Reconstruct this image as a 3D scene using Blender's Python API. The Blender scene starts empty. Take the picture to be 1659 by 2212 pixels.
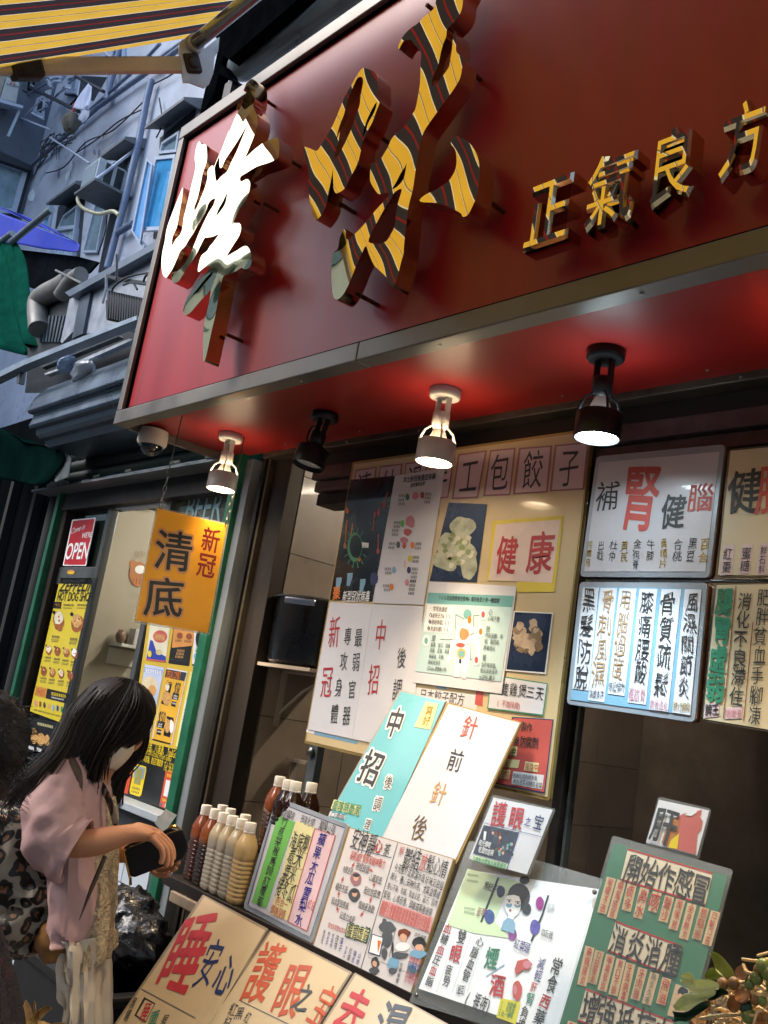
import bpy, bmesh, math, random
from mathutils import Vector, Matrix, noise, geometry
random.seed(7)
S = bpy.context.scene
COL = S.collection
R_ = math.radians

# ------------------------------------------------------------------ camera
F = 3700*1659/3024; CX, CY = 829.5, 1106
CAM = Vector((0, 0, 1.62))
def _n(*v): return Vector(v).normalized()
_X = _n(3297, 242, 3700); _Z = _n(2870, 17450, -3700); _Z = (_Z-_X*_X.dot(_Z)).normalized(); _Y = _Z.cross(_X)
ROT = Matrix((_X, _Y, _Z))
cam = bpy.data.cameras.new('camera'); camo = bpy.data.objects.new('camera', cam); COL.objects.link(camo)
camo.matrix_world = Matrix.Translation(CAM) @ ROT.to_4x4()
cam.sensor_fit = 'VERTICAL'; cam.sensor_height = 36; cam.lens = 36*F/2212
cam.clip_start = .05; cam.clip_end = 400
S.camera = camo
# ------------------------------------------------------------------ light
W = bpy.data.worlds.new('World'); S.world = W; W.use_nodes = True
nt = W.node_tree; nt.nodes.clear()
sky = nt.nodes.new('ShaderNodeTexSky'); sky.sky_type = 'NISHITA'; sky.sun_disc = False
sky.sun_elevation = R_(42); sky.sun_rotation = R_(216); sky.air_density = 1.0; sky.dust_density = 2.0; sky.ozone_density = 1.0
bg = nt.nodes.new('ShaderNodeBackground'); bg.inputs[1].default_value = .15
wo = nt.nodes.new('ShaderNodeOutputWorld')
nt.links.new(sky.outputs[0], bg.inputs[0]); nt.links.new(bg.outputs[0], wo.inputs[0])
sl = bpy.data.lights.new('sun', 'SUN'); sl.energy = .8; sl.angle = R_(25); sl.color = (1, .96, .9)
so = bpy.data.objects.new('sun', sl); COL.objects.link(so)
so.rotation_euler = Vector((-.5, -.69, .77)).to_track_quat('Z', 'Y').to_euler()
S.view_settings.view_transform = 'Standard'; S.view_settings.look = 'None'
S.view_settings.gamma = 1; S.view_settings.use_curve_mapping = False
S.view_settings.exposure = 1.5
S.cycles.max_bounces = 8; S.cycles.use_denoising = True
S.cycles.sample_clamp_indirect = 6

# ------------------------------------------------------------------ geometry helpers
def ray(u, v): return ROT @ Vector((u-CX, -(v-CY), -F)).normalized()
CR = {  # crops of the photograph used for measuring: origin and scale
 'D': (0, 0, 1.82278), 'k': (2200, 1400, .4967), 'b': (2200, 2200, .4967), 'm': (1150, 2300, .7233), 'n': (1150, 1700, .7233),
 't': (900, 2900, .5425), 'e': (1600, 3000, .4822), 'g': (2200, 3000, .4967), 's': (500, 3400, .4822), 'o': (0, 1700, .6028),
 'p': (450, 2500, .3165), 'l': (0, 700, .5426), 'q': (0, 0, .6028), 'w': (0, 2600, .6472), 'r': (600, 3100, .3014),
 'A': (620, 280, .36166), 'B': (620, 800, .36166), 'C': (1180, 200, .36166), 'U': (1280, 600, .3918), 'E': (1500, 0, .27125),
 'F': (1000, 0, .66305), 'G': (1900, 300, .6775), 'j': (950, 1450, .4822), 'i': (900, 2100, .4972), 'h': (2500, 3600, .3159),
 'z': (0, 1700, .3618), 'y': (0, 2500, .3618), 'x': (700, 0, .3617), 'v': (0, 0, .3165), 'c': (1000, 3500, .6028), 'd': (1300, 3000, .3014)}
def px(c, p):
    a = CR[c]; return ((a[0]+p[0]*a[2])/1.82278, (a[1]+p[1]*a[2])/1.82278)
class Plane:
    def __init__(s, y, lean=0, yaw=0, at=(800, 1500), crop='D', facing=None):
        u, v = px(crop, at); r = ray(u, v); s.o = CAM + r*(y/r.y)
        l, a = R_(lean), R_(yaw)
        s.n = Vector((math.sin(a)*math.cos(l), -math.cos(a)*math.cos(l), math.sin(l)))
    def hit(s, c, p, off=0):
        u, v = px(c, p); r = ray(u, v); o = s.o + s.n*off
        return CAM + r*((o-CAM).dot(s.n)/r.dot(s.n))
def PX(x, at=(0, 0)):
    p = Plane(1); p.n = Vector((1, 0, 0)); p.o = Vector((x, 0, 0)); return p
def PZ(z):
    p = Plane(1); p.n = Vector((0, 0, 1)); p.o = Vector((0, 0, z)); return p

MATS = {}
def lin(h):
    h = h.lstrip('#'); o = []
    for i in (0, 2, 4):
        c = int(h[i:i+2], 16)/255; o.append(c/12.92 if c <= .04045 else ((c+.055)/1.055)**2.4)
    return (*o, 1)
def M(name, col, rough=.5, metal=0., ns=8., amt=.15, bump=0., bs=40., coat=0., trans=0., emis=None, es=0., spec=.5, tl=0., streak=0, alpha=1., ior=1.45, rv=.1, dirt=None, coordS=(1, 1, 1)):
    if name in MATS: return MATS[name]
    m = bpy.data.materials.new(name); m.use_nodes = True; t = m.node_tree; N = t.nodes; L = t.links
    b = N['Principled BSDF']
    c = lin(col) if isinstance(col, str) else (*col, 1)
    b.inputs['Roughness'].default_value = rough; b.inputs['Metallic'].default_value = metal
    b.inputs['Coat Weight'].default_value = coat; b.inputs['Coat Roughness'].default_value = .06
    b.inputs['Transmission Weight'].default_value = trans; b.inputs['IOR'].default_value = ior
    b.inputs['Specular IOR Level'].default_value = spec; b.inputs['Alpha'].default_value = alpha
    tc = N.new('ShaderNodeTexCoord'); mp = N.new('ShaderNodeMapping'); L.new(tc.outputs['Object'], mp.inputs[0])
    mp.inputs['Scale'].default_value = (coordS[0], coordS[1], coordS[2]*(.06 if streak else 1))
    nz = N.new('ShaderNodeTexNoise'); nz.inputs['Scale'].default_value = ns; nz.inputs['Detail'].default_value = 7; nz.inputs['Roughness'].default_value = .62
    L.new(mp.outputs[0], nz.inputs['Vector'])
    mr = N.new('ShaderNodeMapRange'); mr.inputs[1].default_value = .3; mr.inputs[2].default_value = .7
    mr.inputs[3].default_value = 1-amt; mr.inputs[4].default_value = 1+amt*.6; L.new(nz.outputs[0], mr.inputs[0])
    mx = N.new('ShaderNodeMix'); mx.data_type = 'RGBA'; mx.blend_type = 'MULTIPLY'; mx.inputs[0].default_value = 1
    mx.inputs[6].default_value = c; L.new(mr.outputs[0], mx.inputs[7])
    out = mx.outputs[2]
    if dirt:
        n2 = N.new('ShaderNodeTexNoise'); n2.inputs['Scale'].default_value = dirt[1]; n2.inputs['Detail'].default_value = 9; n2.inputs['Roughness'].default_value = .7
        L.new(mp.outputs[0], n2.inputs['Vector']); m2 = N.new('ShaderNodeMapRange'); m2.inputs[1].default_value = dirt[2]; m2.inputs[2].default_value = dirt[2]+.12
        L.new(n2.outputs[0], m2.inputs[0]); x2 = N.new('ShaderNodeMix'); x2.data_type = 'RGBA'; L.new(m2.outputs[0], x2.inputs[0]); L.new(out, x2.inputs[6]); x2.inputs[7].default_value = lin(dirt[0]); out = x2.outputs[2]
    L.new(out, b.inputs['Base Color'])
    if rv:
        r2 = N.new('ShaderNodeMapRange'); r2.inputs[1].default_value = .3; r2.inputs[2].default_value = .7
        r2.inputs[3].default_value = max(.0, rough-rv); r2.inputs[4].default_value = min(1, rough+rv); L.new(nz.outputs[0], r2.inputs[0]); L.new(r2.outputs[0], b.inputs['Roughness'])
    if bump:
        n3 = N.new('ShaderNodeTexNoise'); n3.inputs['Scale'].default_value = bs; n3.inputs['Detail'].default_value = 4
        L.new(mp.outputs[0], n3.inputs['Vector']); bp = N.new('ShaderNodeBump'); bp.inputs['Strength'].default_value = bump; bp.inputs['Distance'].default_value = .02
        L.new(n3.outputs[0], bp.inputs['Height']); L.new(bp.outputs[0], b.inputs['Normal'])
    if emis: b.inputs['Emission Color'].default_value = (*emis, 1); b.inputs['Emission Strength'].default_value = es
    if tl:
        tr = N.new('ShaderNodeBsdfTranslucent'); L.new(out, tr.inputs[0]); ms = N.new('ShaderNodeMixShader'); ms.inputs[0].default_value = tl
        L.new(b.outputs[0], ms.inputs[1]); L.new(tr.outputs[0], ms.inputs[2]); L.new(ms.outputs[0], N['Material Output'].inputs[0])
    MATS[name] = m; return m
def tag(o, label=None, cat=None, group=None, kind=None):
    if label: o['label'] = label
    if cat: o['category'] = cat
    if group: o['group'] = group
    if kind: o['kind'] = kind
    return o
def empty(name, loc, label, cat, group=None):
    o = bpy.data.objects.new(name, None); COL.objects.link(o); o.location = loc; o.empty_display_size = .05
    return tag(o, label, cat, group)
def setpar(o, p):
    if p is not None:
        o.parent = p; o.matrix_parent_inverse = Matrix.Translation(-wloc(p))
def wloc(p):
    v = p.location.copy()
    if p.parent is not None: return v  # meshes are built in world space, their origin stays at zero
    return v
class MB:
    def __init__(s): s.v = []; s.f = []; s.sm = []
    def add(s, vs, fs, smooth=False):
        b = len(s.v); s.v += [tuple(x) for x in vs]; s.f += [tuple(i+b for i in f) for f in fs]; s.sm += [smooth]*len(fs); return s
    def box(s, x0, x1, y0, y1, z0, z1):
        v = [(x, y, z) for x in (x0, x1) for y in (y0, y1) for z in (z0, z1)]
        return s.add(v, [(0, 1, 3, 2), (4, 6, 7, 5), (0, 4, 5, 1), (2, 3, 7, 6), (0, 2, 6, 4), (1, 5, 7, 3)])
    def prism(s, front, d):
        n = len(front); a = [Vector(p) for p in front]; b = [p+d for p in a]
        fs = [tuple(range(n)), tuple(range(2*n-1, n-1, -1))]+[(i, n+i, n+(i+1) % n, (i+1) % n) for i in range(n)]
        return s.add(a+b, fs)
    def obox(s, c, ax, ay, az):
        c = Vector(c); v = [c+ax*i+ay*j+az*k for i in (-1, 1) for j in (-1, 1) for k in (-1, 1)]
        return s.add(v, [(0, 1, 3, 2), (4, 6, 7, 5), (0, 4, 5, 1), (2, 3, 7, 6), (0, 2, 6, 4), (1, 5, 7, 3)])
    def tube(s, pts, r, n=8, cap=True, ell=1.0, up=None):
        P = [Vector(p) for p in pts]; m = len(P); rr = r if isinstance(r, (list, tuple)) else [r]*m
        vs = []; prev = None
        for i in range(m):
            d = (P[min(i+1, m-1)]-P[max(i-1, 0)])
            d = d.normalized() if d.length > 1e-9 else Vector((0, 0, 1))
            if prev is None:
                a = up or (Vector((0, 0, 1)) if abs(d.z) < .9 else Vector((1, 0, 0)))
            else: a = prev
            a = (a-d*a.dot(d)).normalized(); prev = a; b = d.cross(a)
            e = ell[i] if isinstance(ell, (list, tuple)) else ell
            for k in range(n):
                t = 2*math.pi*k/n; vs.append(P[i]+a*(math.cos(t)*rr[i])+b*(math.sin(t)*rr[i]*e))
        fs = [(i*n+k, i*n+(k+1) % n, (i+1)*n+(k+1) % n, (i+1)*n+k) for i in range(m-1) for k in range(n)]
        if cap: fs += [tuple(range(n-1, -1, -1)), tuple((m-1)*n+k for k in range(n))]
        return s.add(vs, fs, True)
    def lathe(s, c, ax, prof, n=16, sq=0, cap=True):
        ax = Vector(ax).normalized(); a = Vector((1, 0, 0)) if abs(ax.x) < .8 else Vector((0, 1, 0)); a = (a-ax*a.dot(ax)).normalized(); b = ax.cross(a); c = Vector(c)
        vs = []
        for r, h in prof:
            for k in range(n):
                t = 2*math.pi*(k+.5)/n; ct, st = math.cos(t), math.sin(t)
                g = 1
                if sq: g = 1/((abs(ct)**(2+sq)+abs(st)**(2+sq))**(1/(2+sq)))
                vs.append(c+ax*h+a*(ct*r*g)+b*(st*r*g))
        m = len(prof); fs = [(i*n+k, i*n+(k+1) % n, (i+1)*n+(k+1) % n, (i+1)*n+k) for i in range(m-1) for k in range(n)]
        if cap: fs += [tuple(range(n-1, -1, -1)), tuple((m-1)*n+k for k in range(n))]
        return s.add(vs, fs, True)
    def ell(s, c, rx, ry, rz, nu=14, nv=10, fn=None):
        c = Vector(c); vs = []
        for j in range(nv+1):
            ph = math.pi*j/nv
            for i in range(nu):
                th = 2*math.pi*i/nu; d = Vector((math.sin(ph)*math.cos(th), math.sin(ph)*math.sin(th), math.cos(ph)))
                k = fn(d) if fn else 1
                vs.append(c+rx*(d.x*k)+ry*(d.y*k)+rz*(d.z*k))
        return s.add(vs, [(j*nu+i, (j+1)*nu+i, (j+1)*nu+(i+1) % nu, j*nu+(i+1) % nu) for j in range(nv) for i in range(nu)], True)
    def build(s, name, mat, parent=None, label=None, bevel=0, smooth_angle=None, subsurf=0, jit=None):
        me = bpy.data.meshes.new(name); me.from_pydata(s.v, [], s.f); me.update()
        o = bpy.data.objects.new(name, me); COL.objects.link(o)
        me.materials.append(mat)
        for p, f in zip(me.polygons, s.sm): p.use_smooth = f
        if any(s.sm):
            try: me.set_sharp_from_angle(angle=R_(45))
            except Exception: pass
        if bevel:
            md = o.modifiers.new('bevel', 'BEVEL'); md.width = bevel; md.segments = 2; md.limit_method = 'ANGLE'; md.angle_limit = R_(40)
        if subsurf:
            md = o.modifiers.new('sub', 'SUBSURF'); md.levels = subsurf; md.render_levels = subsurf
        setpar(o, parent)
        if label: o['label'] = label
        return o
def fixn(o):
    bm = bmesh.new(); bm.from_mesh(o.data); bmesh.ops.recalc_face_normals(bm, faces=bm.faces); bm.to_mesh(o.data); bm.free(); return o
def smoothpts(pts, k=3, closed=True):
    n = len(pts); out = []
    for i in range(n if closed else n-1):
        g = lambda j: pts[j % n] if closed else pts[min(max(j, 0), n-1)]
        p0, p1, p2, p3 = g(i-1), g(i), g(i+1), g(i+2)
        a = math.atan2(p1[1]-p0[1], p1[0]-p0[0]); 
        for q in range(k):
            t = q/k
            out.append(tuple(.5*((2*p1[d])+(-p0[d]+p2[d])*t+(2*p0[d]-5*p1[d]+4*p2[d]-p3[d])*t*t+(-p0[d]+3*p1[d]-3*p2[d]+p3[d])*t**3) for d in range(len(p1))))
    if not closed: out.append(tuple(pts[-1]))
    return out
def slab(pl, c, pts, off, th, name, mat, parent=None, bevel=0, label=None, rnd=0):
    P = [pl.hit(c, p, off) for p in pts]
    if rnd:
        Q = []; n = len(P)
        for i in range(n):
            a, b, d = P[i-1], P[i], P[(i+1) % n]
            u = (a-b).normalized()*rnd; w = (d-b).normalized()*rnd
            for t in (0, .3, .6, 1): Q.append(b+u*(1-t)**2+w*t**2)
        P = Q
    mb = MB(); mb.prism(P, -pl.n*th); o = mb.build(name, mat, parent, label, bevel); fixn(o); return o
# ------------------------------------------------------------------ lettering
GL = {}
def glyph(s, off=0.):
    k = (s, 0.)
    if k not in GL:
        c = bpy.data.curves.new('t', 'FONT'); c.body = s; c.offset = 0; c.resolution_u = 3
        o = bpy.data.objects.new('t', c); me = bpy.data.meshes.new_from_object(o)
        GL[k] = ([(p.co.x, p.co.y) for p in me.vertices], [tuple(p.vertices) for p in me.polygons])
        bpy.data.objects.remove(o); bpy.data.curves.remove(c); bpy.data.meshes.remove(me)
    return GL[k]
def thick(w): return w
class Ink:
    """flat lettering and printing on one board, in metres on its plane"""
    def __init__(s, pl, crop, off, parent, hand=.0, wt=.012):
        s.pl, s.c, s.off, s.par, s.hand, s.wt = pl, crop, off, parent, hand, wt; s.b = {}; s.k = 0
    def cut(s, mat):
        mb = s.b.setdefault(mat.name, (MB(), mat))[0]; s.cuts = getattr(s, 'cuts', {}); s.cuts.setdefault(mat.name, []).append((len(mb.v), len(mb.f)))
    def put(s, g, o, R, U, mat, hand=None, big=False):
        h = s.hand if hand is None else hand
        (ch_, w_) = g; vs, fs = glyph(ch_); 
        if not big: s.cut(mat)
        mb = MB() if big else s.b.setdefault(mat.name, (MB(), mat))[0]; s.k += 1
        sx = random.uniform(-1, 1)*h; sy = random.uniform(-1, 1)*h; sh = random.uniform(-.6, .6)*h; kx = 1+random.uniform(-1, 1)*h; n0 = s.pl.n*(.00025+.00002*(s.k % 7))
        z = Vector((random.random()*50, random.random()*50, 0)); out = []
        for x, y in vs:
            if h:
                q = noise.noise_vector(Vector((x*2.2, y*2.2, 0))+z)*h*1.1; q2 = noise.noise_vector(Vector((x*7, y*7, 5))+z)*h*.22
                x, y = x+q.x+q2.x, y+q.y+q2.y
            out.append(o+n0+R*((x-.5)*kx+.5+sx*.5+sh*y)+U*(y+sy*.4))
        mb.add(out, fs)
        w_ = w_*.55 if w_ < .08 else w_*.75
        if w_ > .008:
            kk = 8 if w_ < .06 else 18
            for q in range(kk):
                t_ = 2*math.pi*q/kk; e_ = R*(w_*math.cos(t_))+U*(w_*math.sin(t_))-s.pl.n*(.000008*(q+1)); mb.add([p+e_ for p in out], fs)
        if big: mb.build('painted_character', mat, s.par)
    def V(s, t, a, b, mat, w=1., hand=None, wt=None):
        A = s.pl.hit(s.c, a, s.off); B = s.pl.hit(s.c, b, s.off); d = (B-A)/len(t); up = -d; R = up.cross(s.pl.n).normalized()*d.length*w
        for i, ch in enumerate(t):
            if ch == ' ': continue
            o = A+d*(i+1)-R*.5+up*.12
            s.put((ch, (s.wt if wt is None else wt)), o, R, up, mat, hand, big=d.length > .055)
    def H(s, t, a, b, mat, h=1., hand=None, wt=None):
        A = s.pl.hit(s.c, a, s.off); B = s.pl.hit(s.c, b, s.off); R = (B-A)/len(t); U = s.pl.n.cross(R).normalized()*R.length*h
        for i, ch in enumerate(t):
            if ch == ' ': continue
            s.put((ch, (s.wt if wt is None else wt)), A+R*i-U*.38, R, U, mat, hand, big=R.length > .06)
    def T(s, t, a, b, mat, hgt, wt=.01, hand=0, shear=0):
        """latin string stretched between a and b (left/right on the mid line), cap height hgt metres"""
        A = s.pl.hit(s.c, a, s.off); B = s.pl.hit(s.c, b, s.off); vs, fs = glyph(t, 0)
        w0 = wt; x0 = min(v[0] for v in vs); x1 = max(v[0] for v in vs); y1 = .7
        U = s.pl.n.cross(B-A).normalized(); vs = [((x-x0)/(x1-x0)+shear*(y/y1), y/y1-.5) for x, y in vs]
        GL[(t+'#', 0.)] = (vs, fs); s.put((t+'#', 0), A, B-A, U*hgt, mat, hand)
        if wt > .015:
            for dx_, dy_ in ((-1, 0), (1, 0), (0, -1), (0, 1)): GL[(t+'#', 0.)] = ([(x+dx_*wt*.6/len(t), y+dy_*wt*.6) for x, y in vs], fs); s.put((t+'#', 0), A, B-A, U*hgt, mat, hand)
    def rect(s, pts, mat, dn=0.):
        P = [s.pl.hit(s.c, p, s.off-.0003+dn) for p in pts]; s.cut(mat); mb = s.b.setdefault(mat.name, (MB(), mat))[0]; s.k += 1
        e = s.pl.n*(.00002*(s.k % 7)); mb.add([p+e for p in P], [tuple(range(len(P)))])
    def blob(s, c, rx, ry, mat, n=18, dn=0., wob=0.):
        z = random.random()*9; pts = [(c[0]+rx*math.cos(t)*(1+wob*noise.noise(Vector((math.cos(t), math.sin(t), z)))), c[1]+ry*math.sin(t)*(1+wob*noise.noise(Vector((math.cos(t), math.sin(t), z+3))))) for t in [2*math.pi*k/n for k in range(n)]]
        s.rect(pts, mat, dn)
    def line(s, pts, w, mat, dn=0.):
        for a, b in zip(pts, pts[1:]):
            L = math.hypot(b[0]-a[0], b[1]-a[1]) or 1; nx, ny = -(b[1]-a[1])/L*w/2, (b[0]-a[0])/L*w/2
            s.rect([(a[0]+nx, a[1]+ny), (b[0]+nx, b[1]+ny), (b[0]-nx, b[1]-ny), (a[0]-nx, a[1]-ny)], mat, dn)
    def scrib(s, a, b, n, mat, hgt):
        """a run of tiny print too small to read"""
        for i in range(n):
            t0, t1 = i/n, (i+.82)/n; q = lambda t, o: (a[0]+(b[0]-a[0])*t, a[1]+(b[1]-a[1])*t+o)
            for k in range(3):
                y = -hgt/2+hgt*k/2*.9; s.line([q(t0, y), q(t1, y)], hgt*.16, mat)
            m = (t0+t1)/2+random.uniform(-.1, .1)/n; s.line([q(m, -hgt*.5), q(m, hgt*.5)], hgt*.16, mat)
    def done(s, name='lettering'):
        for mb, mat in s.b.values():
            cu = s.cuts.get(mat.name, [])
            if len(cu) <= 14:
                for (v0, f0), (v1, f1) in zip(cu, cu[1:]+[(len(mb.v), len(mb.f))]):
                    if v1 > v0: MB().add(mb.v[v0:v1], [tuple(i-v0 for i in f) for f in mb.f[f0:f1]]).build(name, mat, s.par)
            else: mb.build(name, mat, s.par)['kind'] = 'stuff'
INK = M('black ink', '#3a3c3e', .5, amt=.35, ns=40); RED = M('red ink', '#b0323a', .5, amt=.25, ns=30); BLU = M('blue ink', '#2b2f86', .5, amt=.3); GRN = M('green ink', '#2f7c60', .5, amt=.3, ns=30)
ORI = M('orange ink', '#a98a66', .5, amt=.3); YLI = M('mustard ink', '#a88a1c', .5, amt=.3); GRY = M('grey ink', '#55595c', .5, amt=.3); PNK = M('pink ink', '#c9828f', .5, amt=.2)
WHP = M('white print', '#e9e9e6', .5, amt=.03); CYN = M('teal print', '#6fb3b6', .5, amt=.05); SKY = M('blue print', '#7ba6bf', .5, amt=.08); NAV = M('navy print', '#1d2f5c', .5, amt=.2)
ORP = M('orange print', '#d9771e', .5, amt=.1); YEL = M('yellow print', '#d8c021', .5, amt=.08); LGR = M('lime print', '#6cb356', .5, amt=.06); SKN = M('skin print', '#dba98a', .5, amt=.15)
BRN = M('brown print', '#7a3d20', .5, amt=.5, ns=60); PAL = M('pale green print', '#c4dcb0', .5, amt=.08); RDP = M('red print', '#bd5750', .5, amt=.15); GRP = M('green print', '#3f8a66', .5, amt=.12)
BLP = M('black print', '#16181a', .45, amt=.3)
MBL = M('mauve border print', '#9b6f74', .5)
# ================================================================== SETTING
YF = 1.91          # frontage line of the shops
ground = MB().box(-60, 40, -30, 60, -.2, 0).build('street', M('wet asphalt', (.05, .05, .052), .6, ns=3, amt=.4, bump=.6, bs=90)); tag(ground, kind='structure')
pv = MB()
n_ = 0
pave = MB().box(-30, 6, -.2, YF+3.6, 0.004, .02).build('pavement', M('pavement concrete', (.12, .115, .11), .7, ns=5, amt=.3, bump=.4)); tag(pave, kind='structure')

# ---- the herbal tea shop shell
SOFF = 2.511
shop = empty('herbal_tea_shop', (-1.4, YF, 0), 'herbal tea shop front open to the street under the red fascia', 'shop')
DKM = M('dark bronze frame', '#211b18', .55, .3, amt=.3, ns=20); DKW = M('dark interior wall', '#9a8d80', .7, amt=.5, ns=3)
hb = MB()
hb.box(-3.02, 2.2, YF, YF+.10, SOFF-.02, SOFF+.05)
hb.build('header_beam', M('weathered bronze rail', '#4d4238', .5, .5, ns=12, amt=.5), shop, bevel=.004)
for (z0, z1, y, m) in ((SOFF-.075, SOFF-.02, YF+.05, DKM), (SOFF-.125, SOFF-.078, YF+.02, M('purplish aluminium rail', '#594848', .45, .5, amt=.4, ns=15)), (SOFF-.165, SOFF-.128, YF+.04, M('purplish aluminium rail', '', .4)), (SOFF-.21, SOFF-.168, YF+.06, DKM)):
    MB().box(-2.7, 2.2, y, y+.09, z0, z1).build('header_rail', m, shop, bevel=.003)
# screws along the rail
sc = MB()
for i in range(14):
    sc.lathe((-2.5+i*.36, YF-.002, SOFF-.012), (0, -1, 0), [(.005, 0), (.004, .003)], 8)
sc.build('screw', M('screw steel', '#9a9a96', .3, .9), shop)['kind'] = 'stuff'
# columns at the left, between the two shops
for (x0, x1, y0, y1, m) in ((-3.108, -3.06, 1.90, 2.02, M('grey galvanised post', '#7d858a', .5, .4, amt=.3, ns=14, streak=1)), (-3.058, -3.028, 1.95, 2.1, DKM), (-3.026, -3.002, 1.92, 2.05, M('black track', '#17140f', .5, .3)), (-3.000, -2.985, 1.93, 2.04, M('worn brass edge', '#5a5142', .4, .6)), (-2.983, -2.868, 1.95, 2.01, M('brown aluminium post', '#332b23', .5, .4, amt=.4, ns=6, streak=1))):
    MB().box(x0, x1, y0, y1, 0, SOFF-.02).build('door_post', m, shop, bevel=.002)
# interior side wall of large tiles
tw = MB().box(-2.95, -2.90, 2.03, 4.6, 0, SOFF+.3).build('side_wall', M('tile grout', '#3b352f', .9, amt=.2), shop)
TM = M('beige wall tile', '#a39484', .35, amt=.18, ns=5, coat=.2, dirt=('#5b4d40', 9, .66))
tm = None; k = 0
for j in range(9):
    for i in range(6):
        y0 = 2.03+i*.42+(j % 2)*.0; z0 = .02+j*.303
        if z0+.30 > SOFF+.3: continue
        if tm is None:
            tm = MB().box(0, .012, 0, .417, 0, .300).build('tile', TM, tw); tm.location = (-2.90, y0, z0); first = tm
        else:
            o = first.copy(); COL.objects.link(o); o.location = (-2.90, y0, z0); o.parent = tw; o.matrix_parent_inverse = Matrix.Translation((0, 0, 0))
for o in [c for c in COL.objects if c.name.startswith('tile')]: o.matrix_parent_inverse = Matrix.Identity(4)
MB().box(-2.95, 2.2, 4.5, 4.6, 0, 3).build('back_wall', DKW, shop)
MB().box(-2.95, 2.2, 2.02, 4.6, 2.84, 2.9).build('ceiling', DKW, shop)
MB().box(2.2, 2.3, 1.9, 4.6, 0, 3).build('side_wall', DKW, shop)
MB().box(-2.9, 2.2, 2.02, 4.5, .021, .05).build('floor', M('kitchen floor', '#2d2a28', .4), shop)
kt = empty('ceiling_tube', (-1.9, 3.1, 2.8), 'fluorescent tube on the ceiling inside the herbal tea shop', 'ceiling light')
MB().box(-2.5, -1.3, 3.05, 3.15, 2.80, 2.838).build('tube_tray', M('tray white', '#c6c6c2', .5), kt); MB().tube([(-2.48, 3.1, 2.78), (-1.32, 3.1, 2.78)], .013, 10).build('tube', M('warm lit tube', '#ffffff', .4, emis=(1, .86, .68), es=44, amt=0), kt)
# dim kitchen things behind the glass
KM = M('kitchen steel', '#6b6b68', .3, .9, amt=.2)
MB().box(-2.3, -.9, 3.6, 4.4, 1.95, 2.35).build('extractor_hood', KM, shop, bevel=.01)
MB().box(-1.9, .9, 3.9, 4.45, .05, .9).build('kitchen_counter', M('kitchen cupboard', '#4d473f', .5), shop, bevel=.01)
for z in (1.35, 1.68):
    MB().box(-1.6, .8, 4.2, 4.48, z, z+.02).build('kitchen_shelf', KM, shop)
jr = random.Random(3)
for i in range(12):
    x = -1.5+i*.19; h = jr.uniform(.12, .22)
    MB().lathe((x, 4.34, 1.37), (0, 0, 1), [(.05, 0), (.055, .02), (.055, h), (.03, h+.02), (.03, h+.04)], 12).build('storage_jar', M('jar%d' % (i % 3), ('#7b6a4c', '#54463a', '#85857c')[i % 3], .3), shop)
MB().box(-.75, .1, 3.4, 3.9, 1.0, 1.7).build('fridge_box', M('fridge grey', '#4a4a46', .4), shop, bevel=.02)
# pole and glass
GLS = M('window glass', '#0c0d0c', .04, amt=.0, alpha=.22, coat=.6, rv=0)
MB().box(-1.475, 2.2, 1.985, 1.992, .9, SOFF-.17).build('glass_pane', GLS, shop)
MB().box(-1.49, -1.462, 1.955, 2.0, .9, SOFF-.17).build('window_post', DKM, shop, bevel=.003)
MB().box(-1.455, -1.447, 1.97, 1.99, .9, SOFF-.17).build('window_bead', M('bead steel', '#8d8f8c', .3, .9), shop)
# support pole below the poster board
pp = Plane(1.96)
a = pp.hit('i', (640, 1700)); b = pp.hit('i', (600, 2212))
spb = MB().box(a.x-.012, a.x+.032, 1.97, 2.0, 1.0, a.z+.02).build('support_post', M('grey painted steel', '#565d60', .45, .5, amt=.3), shop, bevel=.003)
MB().lathe((a.x+.005, 1.965, a.z-.012), (0, -1, 0), [(.016, 0), (.016, .006), (.006, .012)], 12).build('hinge', KM, shop)

# ---- red fascia sign
YS = 1.40
sign = empty('fascia_sign', (-3.1, YS, 2.48), 'long red fascia sign with mirrored gold characters over the herbal tea shop', 'shop sign')
sp = Plane(YS-.02)      # front of frame
REDM = M('glossy red panel', '#961220', .40, amt=.14, ns=2.5, coat=.12, streak=1, rv=.05, dirt=('#5c1517', 4, .62), coordS=(3, 1, 3))
REDM.node_tree.nodes['Principled BSDF'].inputs['Coat Roughness'].default_value = .22; REDM.node_tree.nodes['Principled BSDF'].inputs['Coat Weight'].default_value = .28
lx = -2.278*1.38
FR = M('brushed aluminium frame', '#74716c', .42, .65, amt=.18, ns=6, dirt=('#3a3733', 14, .68))
zb = 2.482; fb = .052
zbi = sp.hit('F', (350, 2111)).z
xi = sp.hit('A', (285, 715)).x; zti = sp.hit('A', (285, 715)).z
zto = sp.hit('A', (258, 620)).z; xo = sp.hit('A', (258, 640)).x
MB().box(xo, 2.2, YS-.0, YS+.03, zb, zto).build('sign_panel', REDM, sign)
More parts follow.
